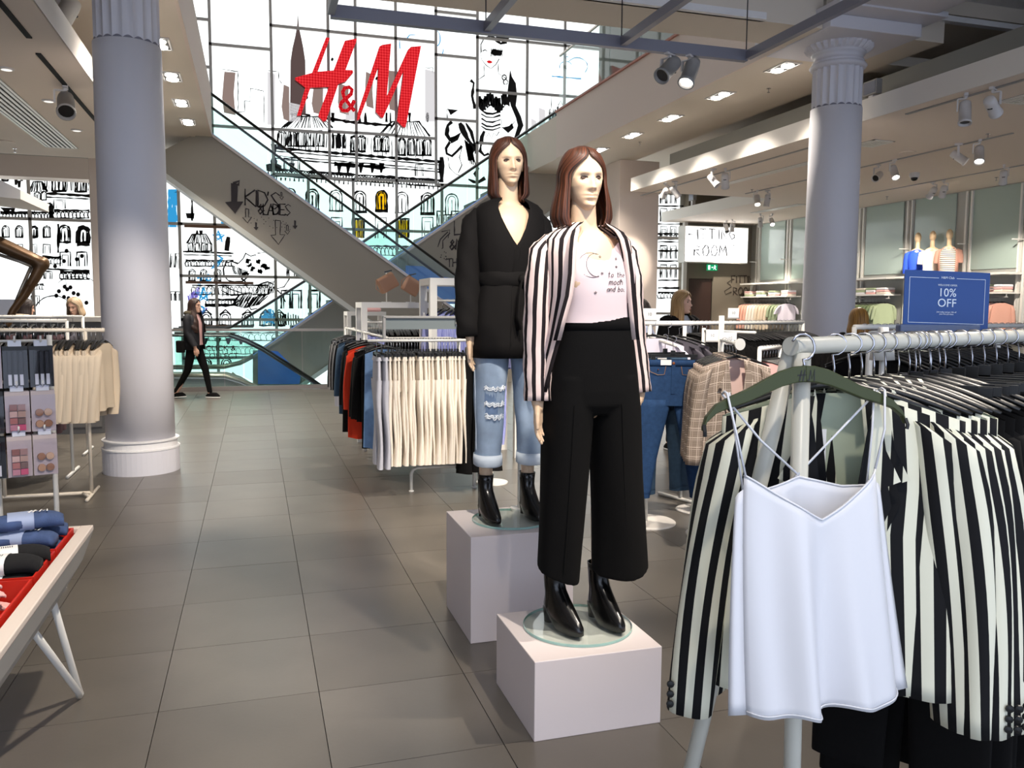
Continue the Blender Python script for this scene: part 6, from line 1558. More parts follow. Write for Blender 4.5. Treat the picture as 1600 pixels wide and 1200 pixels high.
# --- black clothes behind: two rails
def simple_rack(a, b_, z, label, h=None):
    a = Vector(a); b_ = Vector(b_); t = thing('clothes_rack', label, 'clothes rack', (a.x, a.y, 0)); d = b_-a
    MB().tube([(0, 0, z), (d.x, d.y, z)], .016, 12).build('rail', m_wmetal, t, True)
    u = Vector((-d.y, d.x, 0)).normalized()*.25
    for q in (Vector((0, 0, 0)), d*.999):
        MB().tube([(q.x, q.y, z), (q.x, q.y, .03)], .015, 10).build('post', m_wmetal, t, True)
        MB().tube([(q.x-u.x, q.y-u.y, .015), (q.x+u.x, q.y+u.y, .015)], .015, 8).build('foot', m_wmetal, t, True)
    return t
B0 = PD(1070, 505, 6.6); B1 = PD(1255, 505, 7.4)
simple_rack((B0.x, B0.y, 0), (B1.x, B1.y, 0), 1.43, 'white rack of black clothes behind the checked blazers')
rail_fill(['blackk', 'blackj', 'blackx'], (B0.x+.02, B0.y, 1.43), (B1.x, B1.y, 1.43), 30, 'black shirt on the rack behind the checked blazers', 'shirt', 'black clothes behind the checked blazers', jit=.1, drz=.35)
for px, py, d_, lab in ((1113, 524, 6.0, 'white price card on the black clothes by the blazer post'), (1141, 528, 5.9, 'white price card above the checked blazers'), (1146, 489, 6.9, 'small white card standing on the rack of black clothes'), (1015, 491, 5.7, 'grey card holder in front of the man behind the rail')):
    p = PD(px, py, d_); t = thing('price_card', lab, 'card', p, camang); MB().box(-.045, .045, -.002, .002, -.04, .04).build('card', m_tagp, t, bev=.001); text('card_print', '10', .03, mat('card ink', (90, 90, 96), .7), t, Matrix.Translation((0, -.003, -.01)) @ Matrix.Rotation(PI/2, 4, 'X'), .0002); MB().box(-.05, .05, -.006, .006, -.048, -.038).build('holder', m_fixd, t)
C0 = PD(1187, 545, 5.9); C1 = C0+Vector((.32, .22, 0))
simple_rack((C0.x, C0.y, 0), (C1.x, C1.y, 0), C0.z, 'short white rail of pink tees behind the checked blazers')
rail_fill(['pink'], C0, C1, 7, 'pink tee on the short rail behind the checked blazers', 'tee', 'pink tees behind the checked blazers', jit=.08, drz=.3)
# --- racks between the front rack and the right wall
D0 = PD(1335, 511, 5.2); D1 = PD(1640, 500, 6.2)
simple_rack((D0.x, D0.y, 0), (D1.x, D1.y, 0), D0.z, 'white rack of black tops behind the blue offer sign')
rail_fill(['blackk', 'blackx', 'blackj'], (D0.x+.05, D0.y, D0.z), (D0.x+(D1.x-D0.x)*.62, D0.y+(D1.y-D0.y)*.62, D0.z), 20, 'black top on the rack behind the blue offer sign', 'shirt', 'black tops behind the offer sign', jit=.1, drz=.3)
q0 = Vector((D0.x, D0.y, D0.z)).lerp(Vector((D1.x, D1.y, D0.z)), .64); q1 = Vector((D0.x, D0.y, D0.z)).lerp(Vector((D1.x, D1.y, D0.z)), .84)
rail_fill(['khaki', 'beigej'], q0, q1, 6, 'khaki jacket on the rack behind the blue offer sign', 'jacket', 'khaki jackets behind the offer sign', drz=.3); rail_fill(['pinkb'], q1, q1+(q1-q0)*.6, 4, 'pink blouse at the right end behind the offer sign', 'blouse', 'pink blouses behind the offer sign', drz=.3)
F0 = PD(1360, 520, 3.6); F1 = PD(1560, 512, 4.2)
simple_rack((F0.x, F0.y, 0), (F1.x, F1.y, 0), 1.44, 'white rack just behind the front rack of striped blazers')
rail_fill(['blackj', 'blackk'], (F0.x, F0.y, 1.44), (F1.x, F1.y, 1.44), 18, 'black jacket on the rack just behind the striped blazers', 'jacket', 'black jackets behind the striped blazers', jit=.1, drz=.25)
# pale bust neck form peeping over the front rail
p = PD(1380, 523, 3.3); t = thing('jewellery_bust', 'small white necklace bust behind the front rail', 'bust', p); MB().loft([ring(0, 0, z, rx, ry, 20) for z, rx, ry in ((-.10, .055, .03), (-.04, .045, .03), (0, .022, .02), (.03, .018, .018))], cap=(True, True)).build('form', m_wmetal, t, True); MB().tube([(.024*math.cos(a), -.012+.02*math.sin(a)*0-.012*abs(math.sin(a)), -.005-.012*math.sin(a)) for a in [PI*i/10 for i in range(11)]], .0018, 5).build('necklace', m_dark, t)
p2 = thing('bust_stand', 'thin stand under the small necklace bust', 'stand', (p.x, p.y, 0)); MB().tube([(0, 0, 0), (0, 0, p.z-.1)], .01, 8).build('post', m_wmetal, p2, True); MB().lathe([(.1, 0), (.1, .01)], 20).build('floor_plate', m_wmetal, p2)

# ================================================================== RIGHT WALL
XS = 12.55; zs = PX(1577, 426, XS).z
def yat(px): return PX(px, 437, 12.98).y
for k, px in enumerate((1186, 1234, 1347, 1422, 1514, 1600)):
    y = yat(px); t = thing('wall_upright', ['white wall upright nearest the fitting room', 'second white wall upright from the fitting room', 'white wall upright right of the right column', 'white wall upright left of the bust forms', 'white wall upright right of the bust forms', 'white wall upright at the right picture edge'][k], 'upright', (12.97, y, 0))
    for dy in (0, .12): MB().box(-.03, .03, dy-.02, dy+.02, .1, 3.78).build('rail', m_wmetal, t)
    MB().box(-.25, 0, .05, .07, 2.78, 2.80).build('bracket', m_wmetal, t)
wr = bpy.data.objects['wall_right']
for a, b_ in ((11.0, yat(1600)), (yat(1600)+.1, yat(1505)), (yat(1505)+.2, yat(1422)), (yat(1422)+.2, yat(1347)), (yat(1347)+.2, yat(1234)), (yat(1234)+.2, yat(1186))):
    a, b_ = min(a, b_), max(a, b_)
    if b_-a > .2: MB().box(12.975, 12.995, a+.06, b_-.06, 2.3, 3.78).build('glass_panel', mat('pale glass panel', (168, 184, 176), .12, spec=.6), wr)
BAYS = [(1255, 1178, ['salmon', 'salmon', 'salmon', 'creamj', 'creamj', 'creamj', 'beigej', 'beigej', 'beigej', 'beigej', 'sage', 'sage', 'sage', 'lilac'], 'beside the fitting room'), (1412, 1338, ['breton']*5+['olive']*5+['sage']*2, 'right of the right column'), (1600, 1528, ['pinkb']*8+['salmon'], 'at the right picture edge')]
for near, farp, keys, where in BAYS:
    y0 = yat(near); y1 = yat(farp); t = thing('wall_shelf', 'white wall shelf with a clothes rail %s' % where, 'shelf', (XS, y0, zs))
    MB().box(0, .42, 0, y1-y0, -.02, .02).build('board', m_wmetal, t); MB().box(0, .42, .05, y1-y0-.05, -.36, -.33).build('lower_board', m_wmetal, t)
    MB().tube([(.12, .03, -.42), (.12, y1-y0-.03, -.42)], .014, 8).build('rail', m_fixd, t, True)
    for y in (.06, y1-y0-.06): MB().tube([(.12, y, -.42), (.12, y, -.33)], .01, 6).build('rail_bracket', m_fixd, t)
    n = len(keys); NM = {'salmon': 'salmon shirt', 'creamj': 'cream shirt', 'beigej': 'beige shirt', 'sage': 'sage green top', 'lilac': 'pale lilac tee', 'breton': 'striped tee', 'olive': 'olive green top', 'pinkb': 'pink blouse'}
    for k, key in enumerate(keys):
        y = lerp(y1-.12, y0+.12, (k+.5)/n); place(key, (XS+.12, y, zs-.42), -.45+random.uniform(-.1, .1), '%s on the wall rail %s' % (NM[key], where), 'clothes', 'wall clothes %s' % where)
    m = 4
    for k in range(m):
        y = lerp(y0+.25, y1-.25, k/(m-1)) if m > 1 else y0
        for q in range(3): o = MB().box(-.13, .13, -.14, .14, 0, .045).build('folded_top', [m_cream, m_pinkc, m_whitec, m_green][(k+q) % 4], None, bev=.015, loc=(XS+.2, y, zs-.33+.046*q)); tag(o, 'folded top in the small stack on the wall shelf %s' % where, 'folded top', 'folded tops on the shelf %s' % where)
t = thing('wall_shelf', 'white wall shelf carrying the three bust forms', 'shelf', (XS, yat(1500)-.1, zs)); MB().box(0, .42, 0, yat(1418)-yat(1500)+.2, -.02, .02).build('board', m_wmetal, t)
for px, key, lab, sl in ((1433, mat('cobalt jumper', (36, 78, 200), .8), 'beige bust form in a cobalt blue jumper on the wall shelf', True), (1456, m_cream, 'beige bust form in a cream top on the wall shelf', False), (1482, m_hstripe2, 'beige bust form in a striped top with a peach jacket on the wall shelf', False)):
    y = PX(px, 400, XS+.15).y; t = thing('bust_form', lab, 'bust form', (XS+.15, y, zs+.02), -.9)
    mb_ = mat('bust beige', (226, 196, 156), .6)
    b = MB(); b.ell((0, 0, .76), (.062, .08, .105), 16, 12); b.caps((0, .01, .52), (0, 0, .70), .045, .04, 12); b.ell((0, 0, .45), (.14, .08, .10), 16, 10); blob(b, 'form', mb_, t, .012, 3)
    MB().loft([ring(0, 0, z, rx, ry, 28) for z, rx, ry in ((0, .155, .10), (.15, .15, .10), (.3, .165, .105), (.42, .17, .09), (.49, .13, .07), (.52, .07, .06))]).build('top', key, t, True)
    for s in (-1, 1): MB().loft(arm_rings([(s*.13, 0, .47), (s*.18, 0, .43), (s*.20, 0, .32), (s*.205, 0, .22 if not sl else .05)], [.03, .055, .055, .05], 12), cap=(True, False)).build('sleeve', key if px != 1482 else m_salmon, t, True)
    if px == 1482:
        MB().loft([open_ring(0, 0, z, rx, ry, .8, .8, 24) for z, rx, ry in ((0, .175, .115), (.3, .18, .118), (.44, .175, .1), (.52, .09, .07))], closed=False).build('jacket', m_salmon, t, True, solid=.003)
# ================================================================== LEFT SIDE
# --- rail of beige jackets
YJ = 7.36; zj = 1.345
jr = thing('clothes_rack', 'cream steel clothes rack holding beige jackets beside the left column', 'clothes rack', (-1.29, YJ, 0))
m_crm = mat('cream steel', (226, 214, 196), .4)
MB().tube([(-.95, 0, zj), (.14, 0, zj)], .016, 12).build('rail', m_crm, jr, True)
for x in (-.62, 0): MB().tube([(x, 0, zj), (x, 0, .03)], .014, 10).build('post', m_crm, jr, True)
MB().tube([(-.95, 0, .03), (.0, 0, .03)], .014, 8).build('base_bar', m_crm, jr, True); MB().tube([(0, -.22, .014), (0, .3, .014)], .014, 8).build('foot', m_crm, jr, True)
MB().tube([(-.06, -.02, .03), (0, -.10, .02)], .012, 8).build('brace', m_crm, jr, True)
rail_fill(['beige0', 'beige1'], (-1.60, YJ, zj), (-1.20, YJ, zj), 13, 'beige jacket in the row beside the left column', 'jacket', 'beige jackets beside the left column', jit=.08)
place('beige1', (-1.165, YJ, zj), PI/2-.18, 'outermost beige jacket turned towards the left column', 'jacket')
rail_fill(['blackk', 'blackx'], (-2.2, YJ, zj), (-1.64, YJ, zj), 14, 'black top left of the beige jackets', 'shirt', 'black tops left of the beige jackets', jit=.08)
simple_rack((-2.3, 8.4, 0), (-1.62, 8.4, 0), 1.40, 'dark clothes rack behind the beige jackets')
rail_fill(['mauve', 'blackt'], (-2.2, 8.4, 1.40), (-1.66, 8.4, 1.40), 9, 'dark trousers behind the beige jackets', 'trousers', 'dark trousers behind the beige jackets', jit=.08)
rail_fill(['blackx', 'gtee'], (-3.2, 9.6, 1.42), (-1.75, 9.6, 1.42), 16, 'dark tee on the far left rail', 'tee', 'dark tees on the far left rail', jit=.08)
simple_rack((-3.3, 9.6, 0), (-1.70, 9.6, 0), 1.42, 'long white rail of dark tees far behind the beige jackets')
# --- counter line behind
for k, (x0, x1, lab) in enumerate(((-5.6, -3.0, 'low grey counter at the far left'), (-2.95, -1.75, 'low grey counter behind the rail of dark tees'))):
    t = thing('counter', lab, 'counter', (x0, 11.0, 0)); MB().box(0, x1-x0, 0, .7, 0, 1.34).build('front', mat('counter grey', (96, 96, 96), .6), t); MB().box(-.02, x1-x0+.02, -.04, .74, 1.34, 1.40).build('worktop', mat('counter top', (170, 166, 160), .5), t, bev=.006)
    for j in range(3): MB().box((x1-x0)*(j+.08)/3, (x1-x0)*(j+.92)/3, -.012, 0, .08, 1.26).build('panel', mat('counter panel', (110, 108, 106), .6), t)
# --- tall bronze angular display form at the left edge
m_brz = mat('bronze brown', (92, 68, 44), .35, .5, noise=.25, nscale=6)
q = lambda px, py: PY(px, py, 9.9)
bz_ = thing('display_form', 'angular bronze brown form leaning in from the left picture edge', 'display form', q(60, 425))
o_ = Vector(bz_.location)
b = MB(); b.tube([q(-60, 352)-o_, q(0, 382)-o_, q(52, 405)-o_, q(66, 412)-o_], [.11, .10, .085, .075], 12, sy=.8); b.tube([q(66, 412)-o_, q(56, 432)-o_, q(38, 462)-o_, q(20, 486)-o_, q(0, 540)-o_], [.075, .07, .055, .05, .05], 12, sy=.8); b.ell(q(66, 412)-o_, .078, 14, 10)
blob(b, 'arm', m_brz, bz_, .02, 4)
MB().tube([q(-20, 392)-o_, q(30, 408)-o_, q(54, 418)-o_], .018, 8).build('inner_rail', mat('pale bronze', (170, 160, 146), .3, .6), bz_, True); MB().tube([q(48, 418)-o_, q(34, 450)-o_, q(24, 474)-o_], .018, 8).build('inner_rail', mat('pale bronze', (170, 160, 146)), bz_, True)
# post that carries it down to the floor
pb = q(0, 540); MB().tube([pb-o_, Vector((pb.x, pb.y, .0))-o_], .05, 10).build('post', m_brz, bz_, True); MB().lathe([(.25, 0), (.25, .02)], 24, Vector((pb.x, pb.y, 0))-o_).build('floor_plate', m_brz, bz_)
p = PY(5, 478, 10.9); t = thing('notice_card', 'pale grey notice card at the left picture edge', 'card', (p.x, 10.9, 1.40)); MB().box(-.14, .12, -.003, .003, 0, .2).build('card', mat('grey card', (170, 174, 186), .6), t); MB().box(-.14, .12, -.03, .03, 0, .012).build('stand', m_fixd, t)
# white angled raft corner at the left edge
p0 = PY(0, 284, 9.5); tag(MB().prism([((PY(x, y, 9.5)-p0).x, (PY(x, y, 9.5)-p0).z) for x, y in ((-60, 268), (0, 281), (32, 297), (32, 311), (0, 308), (-60, 300))], 0, 1.2).build('ceiling_bulkhead', m_raftedge, None, loc=p0), 'white angled bulkhead end at the left picture edge', 'bulkhead')
# --- cosmetics stand
cs0 = PD(-12, 545, 4.35)
cst = thing('cosmetics_stand', 'white hook stand with three tiers of cosmetic packets behind the sock table', 'display stand', (cs0.x, cs0.y, 0), .28)
for z in (.3, .92, 1.13, 1.35): MB().tube([(-.30, .11, z), (.27, .11, z)], .008, 8).build('cross_wire', m_wmetal, cst, True)
for x in (-.30, .0, .27): MB().tube([(x, .11, 0), (x, .11, 1.38)], .014, 8).build('post', m_wmetal, cst, True)
MB().box(-.32, .29, -.06, .22, 0, .02).build('foot_plate', m_wmetal, cst)
m_clear = glass('clear sleeve', (246, 246, 250), .6); m_card = mat('pack backing', (196, 180, 176), .5)
packs = []
def packet(key, kind):
    t = bpy.data.objects.new('cosmetic_packet', None); COL.objects.link(t)
    w, h = .112, .215
    MB().box(-w/2, w/2, .004, .006, -h, 0).build('backing_card', m_card if kind != 'brush' else m_hang, t)
    MB().box(-w/2, w/2, -.018, -.017, -h, -.02).build('clear_front', m_clear, t)
    MB().box(-.03, .03, .0, .004, 0, .03).build('hang_tab', mat('clear tab', (220, 220, 226), .2), t)
    if kind == 'brush':
        for x in (-.026, 0, .026): o = MB().box(x-.010, x+.010, -.014, .002, -h+.008, -.025).build('tube', m_hang, t, bev=.003); MB().box(x-.008, x+.008, -.0155, -.0145, -h+.014, -h+.07).build('sticker', m_tagp, o)
    elif kind == 'palette':
        cols = [(206, 142, 150), (188, 120, 110), (222, 184, 168), (150, 96, 84), (214, 90, 120), (130, 100, 90), (196, 160, 140), (170, 130, 120)]
        for i in range(2):
            for j in range(4): MB().box(-.036+.037*i, -.002+.037*i, -.012, .003, -h+.012+.035*j, -h+.042+.035*j).build('pan', mat('powder %d' % ((i*4+j) % 8), cols[(i*4+j) % 8], .7), t)
    elif kind == 'bronze':
        for i in range(2):
            for j in range(2): MB().lathe([(.0001, -.010), (.018, -.009), (.02, .0)], 14, (-.02+.04*i, -.004, -h+.04+.06*j), 'y').build('compact', mat('bronzer %d' % (i+j), [(196, 150, 112), (160, 112, 78), (214, 176, 140)][i+j], .5), t)
    else:
        for i in range(3): MB().caps((-.026+.026*i, -.006, -h+.03), (-.026+.026*i, -.006, -.05), .011, .009, 8).build('brush', mat('brush beige', (214, 190, 172), .5), t, True)
    PROTO[key] = [t, False]
for k in ('brush', 'palette', 'bronze', 'soft'): packet('pk_'+k, k)
tiers = [(1.335, ['soft', 'soft', 'brush', 'brush'], 'top'), (1.10, ['soft', 'brush', 'palette', 'bronze'], 'middle'), (.865, ['soft', 'brush', 'palette', 'bronze'], 'bottom')]
Mc_ = Matrix.Translation(cst.location) @ Matrix.Rotation(.28, 4, 'Z')
for z, ks, lv in tiers:
    for i, k in enumerate(ks):
        x = -.14+.118*i
        MB().tube([(x, .1, z+.02), (x, -.11, z+.02), (x, -.12, z+.05)], .005, 6).build('hook', m_wmetal, cst, True)
        for d_ in range(2):
            place('pk_'+k, Mc_ @ Vector((x, -.10+.05*d_, z-.005)), .28+random.uniform(-.08, .08), '%s packet of %s, column %s, %s tier of the cosmetics stand' % (('front', 'rear')[d_], {'brush': 'black mascara tubes', 'palette': 'pink powder pans', 'bronze': 'round bronzers', 'soft': 'beige brushes'}[k], ('one', 'two', 'three', 'four')[i], lv), 'cosmetics', 'cosmetic packets, %s tier' % lv)
# --- sock table
TZ = .70; tx1 = -.612; tx0 = -1.75; ty0 = 1.2; ty1 = 3.50
tb = thing('display_table', 'white slatted-edge display table with red trays at the left front', 'table', ((tx0+tx1)/2, (ty0+ty1)/2, 0))
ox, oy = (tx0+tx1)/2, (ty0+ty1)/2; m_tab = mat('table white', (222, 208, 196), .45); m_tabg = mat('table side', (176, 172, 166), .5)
hx = (tx1-tx0)/2; hy = (ty1-ty0)/2
for nm, v in (('rim', (hx-.045, hx, -hy, hy)), ('rim', (-hx, -hx+.045, -hy, hy)), ('rim', (-hx+.045, hx-.045, hy-.045, hy)), ('rim', (-hx+.045, hx-.045, -hy, -hy+.045))): MB().box(v[0], v[1], v[2], v[3], TZ-.02, TZ).build(nm, m_tab, tb, bev=.003)
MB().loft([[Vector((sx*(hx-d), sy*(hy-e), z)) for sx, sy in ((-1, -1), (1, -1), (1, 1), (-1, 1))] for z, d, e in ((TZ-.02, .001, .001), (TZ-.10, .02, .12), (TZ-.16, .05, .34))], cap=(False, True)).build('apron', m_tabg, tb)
MB().box(-hx+.04, hx-.04, -hy+.04, hy-.04, TZ-.13, TZ-.12).build('bed', m_dark, tb)
LT = lambda p: Vector(p)-Vector((ox, oy, 0))
foot = PZ(130, 1075, .012)
for sx, sy in ((1, 1), (1, -1), (-1, 1), (-1, -1)):
    f = Vector((ox+sx*abs(foot.x-ox), (foot.y-.06 if sy > 0 else 1.1), .012))
    a_ = Vector((ox+sx*(hx-.09), oy+sy*(hy-.32), TZ-.155)); b2 = Vector((ox+sx*(hx-.09), oy+sy*(hy-.62), TZ-.155))
    dirn = Vector((0, 0, 0))
    MB().tube([LT(a_), LT(a_.lerp(f, .94)), LT(f+Vector((0, .006*sy, .0))), LT(f-Vector((0, .012*sy, 0))), LT(b2.lerp(f, .94)), LT(b2)], .0125, 12).build('hairpin_leg', m_wmetal, tb, True)
m_redt = mat('red tray', (206, 40, 24), .4)
def tray(x0, x1, y0, y1, lab):
    t = thing('tray', lab, 'tray', ((x0+x1)/2, (y0+y1)/2, TZ-.12)); w = (x1-x0)/2; h = (y1-y0)/2
    MB().box(-w, w, -h, h, 0, .006).build('bottom', m_redt, t)
    for v in ((-w, w, h-.006, h), (-w, w, -h, -h+.006), (-w, -w+.006, -h+.006, h-.006), (w-.006, w, -h+.006, h-.006)): MB().box(*v, .006, .128).build('side', m_redt, t)
TR = [(-1.16, -.67, 3.15, 3.44), (-1.16, -.67, 2.84, 3.13), (-1.16, -.67, 2.46, 2.82), (-1.68, -1.18, 3.15, 3.44), (-1.68, -1.18, 2.84, 3.13), (-1.68, -1.18, 2.40, 2.82)]
TL = ['red tray of denim blue socks at the table corner by the aisle', 'red tray of black socks on the aisle side', 'red tray of pink gloves on the aisle side', 'red tray at the far inner corner of the sock table', 'middle inner red tray of the sock table', 'nearest inner red tray of the sock table']
for v, l in zip(TR, TL): tray(*v, l)
m_sockb = mat('sock blue', (62, 80, 118), .9, noise=.4, nscale=30, bump=.3, bscale=200); m_sockk = mat('sock black', (16, 15, 16), .95, noise=.4, nscale=30, bump=.3, bscale=120); m_glove = mat('glove pink', (226, 176, 170), .9, noise=.15, nscale=40, bump=.2, bscale=300); m_sockn = mat('sock navy', (30, 34, 50), .95, noise=.4, nscale=30)
def sock(key, m, lab_m, hm):
    t = bpy.data.objects.new('sock_roll', None); COL.objects.link(t)
    rings = [ring(0, 0, 0, .001, .001, 18)]
    R_ = []
    for i in range(13):
        u = -1+2*i/12; x = .115*u; ry = .052*(1-.25*abs(u)**3)*(1+.05*math.sin(5*u+1)); rz_ = .028*(1-.3*abs(u)**3)
        R_.append([Vector((x+.012*math.sin(3*u), ry*spw(math.cos(a), .8)+.008*math.sin(4*u), rz_+rz_*spw(math.sin(a), .8))) for a in [2*PI*k/16 for k in range(16)]])
    MB().loft(R_, cap=(True, True)).build('roll', m, t, True)
    MB().loft([[Vector((x, .0555*spw(math.cos(a), .8), .0285+.031*spw(math.sin(a), .8))) for a in [2*PI*k/16 for k in range(16)]] for x in (-.055, .025)]).build('paper_band', lab_m, t, True)
    if hm:
        lg = MB()
        for st in ([(.030, -.022), (.040, .022)], [(.042, -.022), (.052, .022)], [(.026, 0), (.056, .002)], [(.062, -.022), (.070, .022), (.074, -.014), (.088, .022), (.086, -.022)]):
            lg.ribbon([(x-.02, z*.8, .0605) for x, z in st], .006, (0, 0, 1))
        lg.build('printed_logo', m_tagp, t)
    else:
        lg = MB()
        for i in range(9): lg.box(-.04+.006*i, -.0375+.006*i, -.012, .006, .0598, .0602)
        lg.build('barcode', m_ink, t)
    PROTO[key] = [t, False]
m_bandb = mat('pale blue band', (150, 162, 190), .6)
sock('sk_b', m_sockb, m_bandb, True); sock('sk_k', m_sockk, m_tagp, False); sock('sk_n', m_sockn, m_bandb, False)
def glove(key):
    t = bpy.data.objects.new('knit_glove', None); COL.objects.link(t); b = MB()
    M0 = Matrix.Rotation(PI/2, 4, 'Y') @ Matrix.Rotation(PI/2, 4, 'Z')
    M0 = Matrix(((0, 0, -1, -.075), (0, 1, 0, 0), (1, 0, 0, .022), (0, 0, 0, 1)))
    hand_shape(b, M0, -1, 1.0, .22); b.caps((-.115, 0, .022), (-.07, 0, .022), .03, .028, 10); blob(b, 'glove', m_glove, t, .005, 4)
    MB().tube([(-.13, 0, .022), (-.10, 0, .022)], .034, 14, sy=1).build('cuff', m_glove, t, True)
    lg = MB()
    for st in ([(0, -.02), (.008, .014)], [(.012, -.02), (.02, .014)], [(-.004, -.003), (.024, 0)], [(.03, -.02), (.036, .014), (.042, -.012), (.054, .014), (.052, -.02)]): lg.ribbon([(y-.06, x, .046) for y, x in st], .005, (0, 0, 1))
    lg.build('printed_logo', m_ink, t)
    PROTO[key] = [t, False]
glove('gl')
r5 = random.Random(11)
def pile(key, trayv, n, label, cat, group, zstep, rz0=0.0, spread=.12, rows=3):
    x0, x1, y0, y1 = trayv
    for i in range(n):
        lv, c_ = divmod(i, rows*2); c_, cc = divmod(c_, 2); y = lerp(y0+.03, y1-.03, (c_+.5)/rows)+r5.uniform(-.012, .012); x = (x0+.125 if cc else x1-.125)+r5.uniform(-.012, .012)
        place(key, (x, y, TZ-.112+zstep*lv), rz0+r5.uniform(-spread, spread), label, cat, group)
pile('sk_b', TR[0], 14, 'denim blue sock pack with white logo in the corner tray', 'socks', 'denim blue sock packs', .058, .1, .2, 2)
pile('sk_n', TR[3], 14, 'navy sock pack with a pale band in the inner corner tray', 'socks', 'navy sock packs', .055, .2, .4, 2)
pile('sk_k', TR[1], 12, 'black sock roll with a white paper band on the aisle side', 'socks', 'black sock rolls', .055, .1, .2, 2)
pile('sk_k', TR[4], 12, 'black sock roll in the middle inner tray', 'socks', 'black sock rolls, inner tray', .055, .3, .3, 2)
pile('gl', TR[2], 22, 'pale pink knitted glove with dark logo on the aisle side', 'gloves', 'pink gloves', .052, .1, .3, 3)
pile('gl', TR[5], 12, 'pale pink knitted glove in the nearest inner tray', 'gloves', 'pink gloves, inner tray', .045, .2, .3, 3)

# ================================================================== PEOPLE
def person(label, loc, rz, H, skin, hair, hairlen, top, legm, shoe, stride=0, inner=None, glasses=False, htilt=0, hturn=0, bag=False, seed=1, waves=0, hood=None):
    k = H/1.68; t = thing('person', label, 'person', loc, rz)
    S = lambda x, y, z: (x*k, y*k, z*k)
    b = MB(); st = stride
    hz = 1.555
    Mh = Matrix.Translation(S(0, -.03, hz)) @ Matrix.Rotation(hturn, 4, 'Z') @ Matrix.Rotation(htilt, 4, 'X')
    b.loft([[Mh @ p for p in R_] for R_ in head_rings(k*.97, 56, 48, 1.25)], cap=(True, True))
    b.caps(S(0, .01, 1.36), S(0, -.01, 1.52), .05*k, .045*k, 12)
    b.ell(S(0, 0, 1.25), (.15*k, .10*k, .17*k)); b.ell(S(0, 0, 1.04), (.12*k, .09*k, .18*k)); b.ell(S(0, 0, .90), (.15*k, .10*k, .14*k)); b.caps(S(-.14, 0, 1.37), S(.14, 0, 1.37), .045*k, .045*k)
    sh = {}
    for s in (-1, 1):
        d = s*st
        el = (s*.21, .03+d*.10, 1.10); wr_ = (s*.215, -.03+d*.22, .86)
        b.caps(S(s*.165, 0, 1.36), S(*el), .042*k, .034*k); b.caps(S(*el), S(*wr_), .033*k, .024*k)
        hand_shape(b, Matrix.Translation(S(*wr_)) @ Matrix.Rotation(math.radians(-15*s), 4, 'Z'), -s, k*.95, .5)
        kn = (s*.085, -.03-d*.20, .48); an = (s*.085, .02-d*.42 + (.06 if d < 0 else 0), .085)
        b.caps(S(s*.085, 0, .86), S(*kn), .078*k, .052*k); b.caps(S(*kn), S(*an), .050*k, .034*k); sh[s] = an
    blob(b, 'body', skin, t, .0075, 2, .4)
    # trousers
    b = MB(); b.ell(S(0, 0, .92), (.165*k, .115*k, .14*k))
    for s in (-1, 1):
        d = s*st; kn = (s*.085, -.03-d*.20, .48); an = sh[s]
        b.caps(S(s*.085, 0, .86), S(*kn), .088*k, .062*k); b.caps(S(*kn), S(an[0], an[1], an[2]+.025), .060*k, .042*k)
    blob(b, 'trousers', legm, t, .012, 4)
    # jacket
    fj = lambda a, z: 1+.02*math.sin(6*a+z*4)
    rings = [open_ring(0, 0, z*k, rx*k, ry*k, o_, o_, 40, fj) for z, rx, ry, o_ in ((1.44, .075, .075, .5), (1.415, .12, .09, .4), (1.385, .175, .105, .35), (1.30, .20, .14, .3), (1.1, .19, .145, .28), (.95, .20, .15, .3), (.82, .21, .155, .35))]
    j = MB().loft(rings, closed=False).build('jacket', top, t, True, solid=.008)
    for s in (-1, 1):
        d = s*st; pa = [S(s*.13, 0, 1.39), S(s*.18, 0, 1.36), S(s*.205, .015+d*.05, 1.23), S(s*.215, .03+d*.10, 1.10), S(s*.22, -.0+d*.16, .98), S(s*.215, -.03+d*.21, .88)]
        P_, Rr = densify(pa, [.04*k, .072*k, .072*k, .066*k, .06*k, .054*k], 3); MB().loft(arm_rings(P_, Rr, 14, .06, s), cap=(True, False)).build('sleeve', top, j, True)
    if hood: MB().tube([S(.11, -.03, 1.42), S(.10, .07, 1.43), S(0, .115, 1.43), S(-.10, .07, 1.43), S(-.11, -.03, 1.42)], .045*k, 10).build('hood', hood, j, True)
    if inner: MB().loft([ring(0, 0, z*k, rx*k, ry*k, 30) for z, rx, ry in ((1.42, .075, .07), (1.36, .13, .095), (1.25, .155, .12), (1.0, .15, .12), (.9, .16, .125))]).build('shirt', inner, t, True)
    for s in (-1, 1):
        an = sh[s]; o = MB().loft([ring(0, -.055*k, z*k, rx*k, ry*k, 24, .8) for z, rx, ry in ((0, .042, .125), (.02, .046, .132), (.04, .044, .125), (.065, .038, .10), (.085, .034, .07))], cap=(True, True)).build('shoe', shoe, t, True, loc=S(an[0], an[1], an[2]-.085 + .005))
        MB().loft([ring(0, -.055*k, z*k, .047*k, .134*k, 24, .8) for z in (0, .018)], cap=(True, True)).build('sole', m_tagp, o, True); MB().tube([S(-.03, -.06, .058), S(0, -.075, .075), S(.03, -.06, .058)], .004*k, 5).build('lace', m_tagp, o)
        if st and s*st < 0: o.rotation_euler = (math.radians(-6), 0, 0)
    rot = (htilt, 0, hturn)
    wig(t, hair, S(0, -.026, hz), rot, k*.98, hairlen, wmax=(.19 if waves else .118) if hairlen < -.1 else .09, curl=.02, seed=seed, waves=waves, dep=.19 if waves else .12, front=.17 if waves else .082)
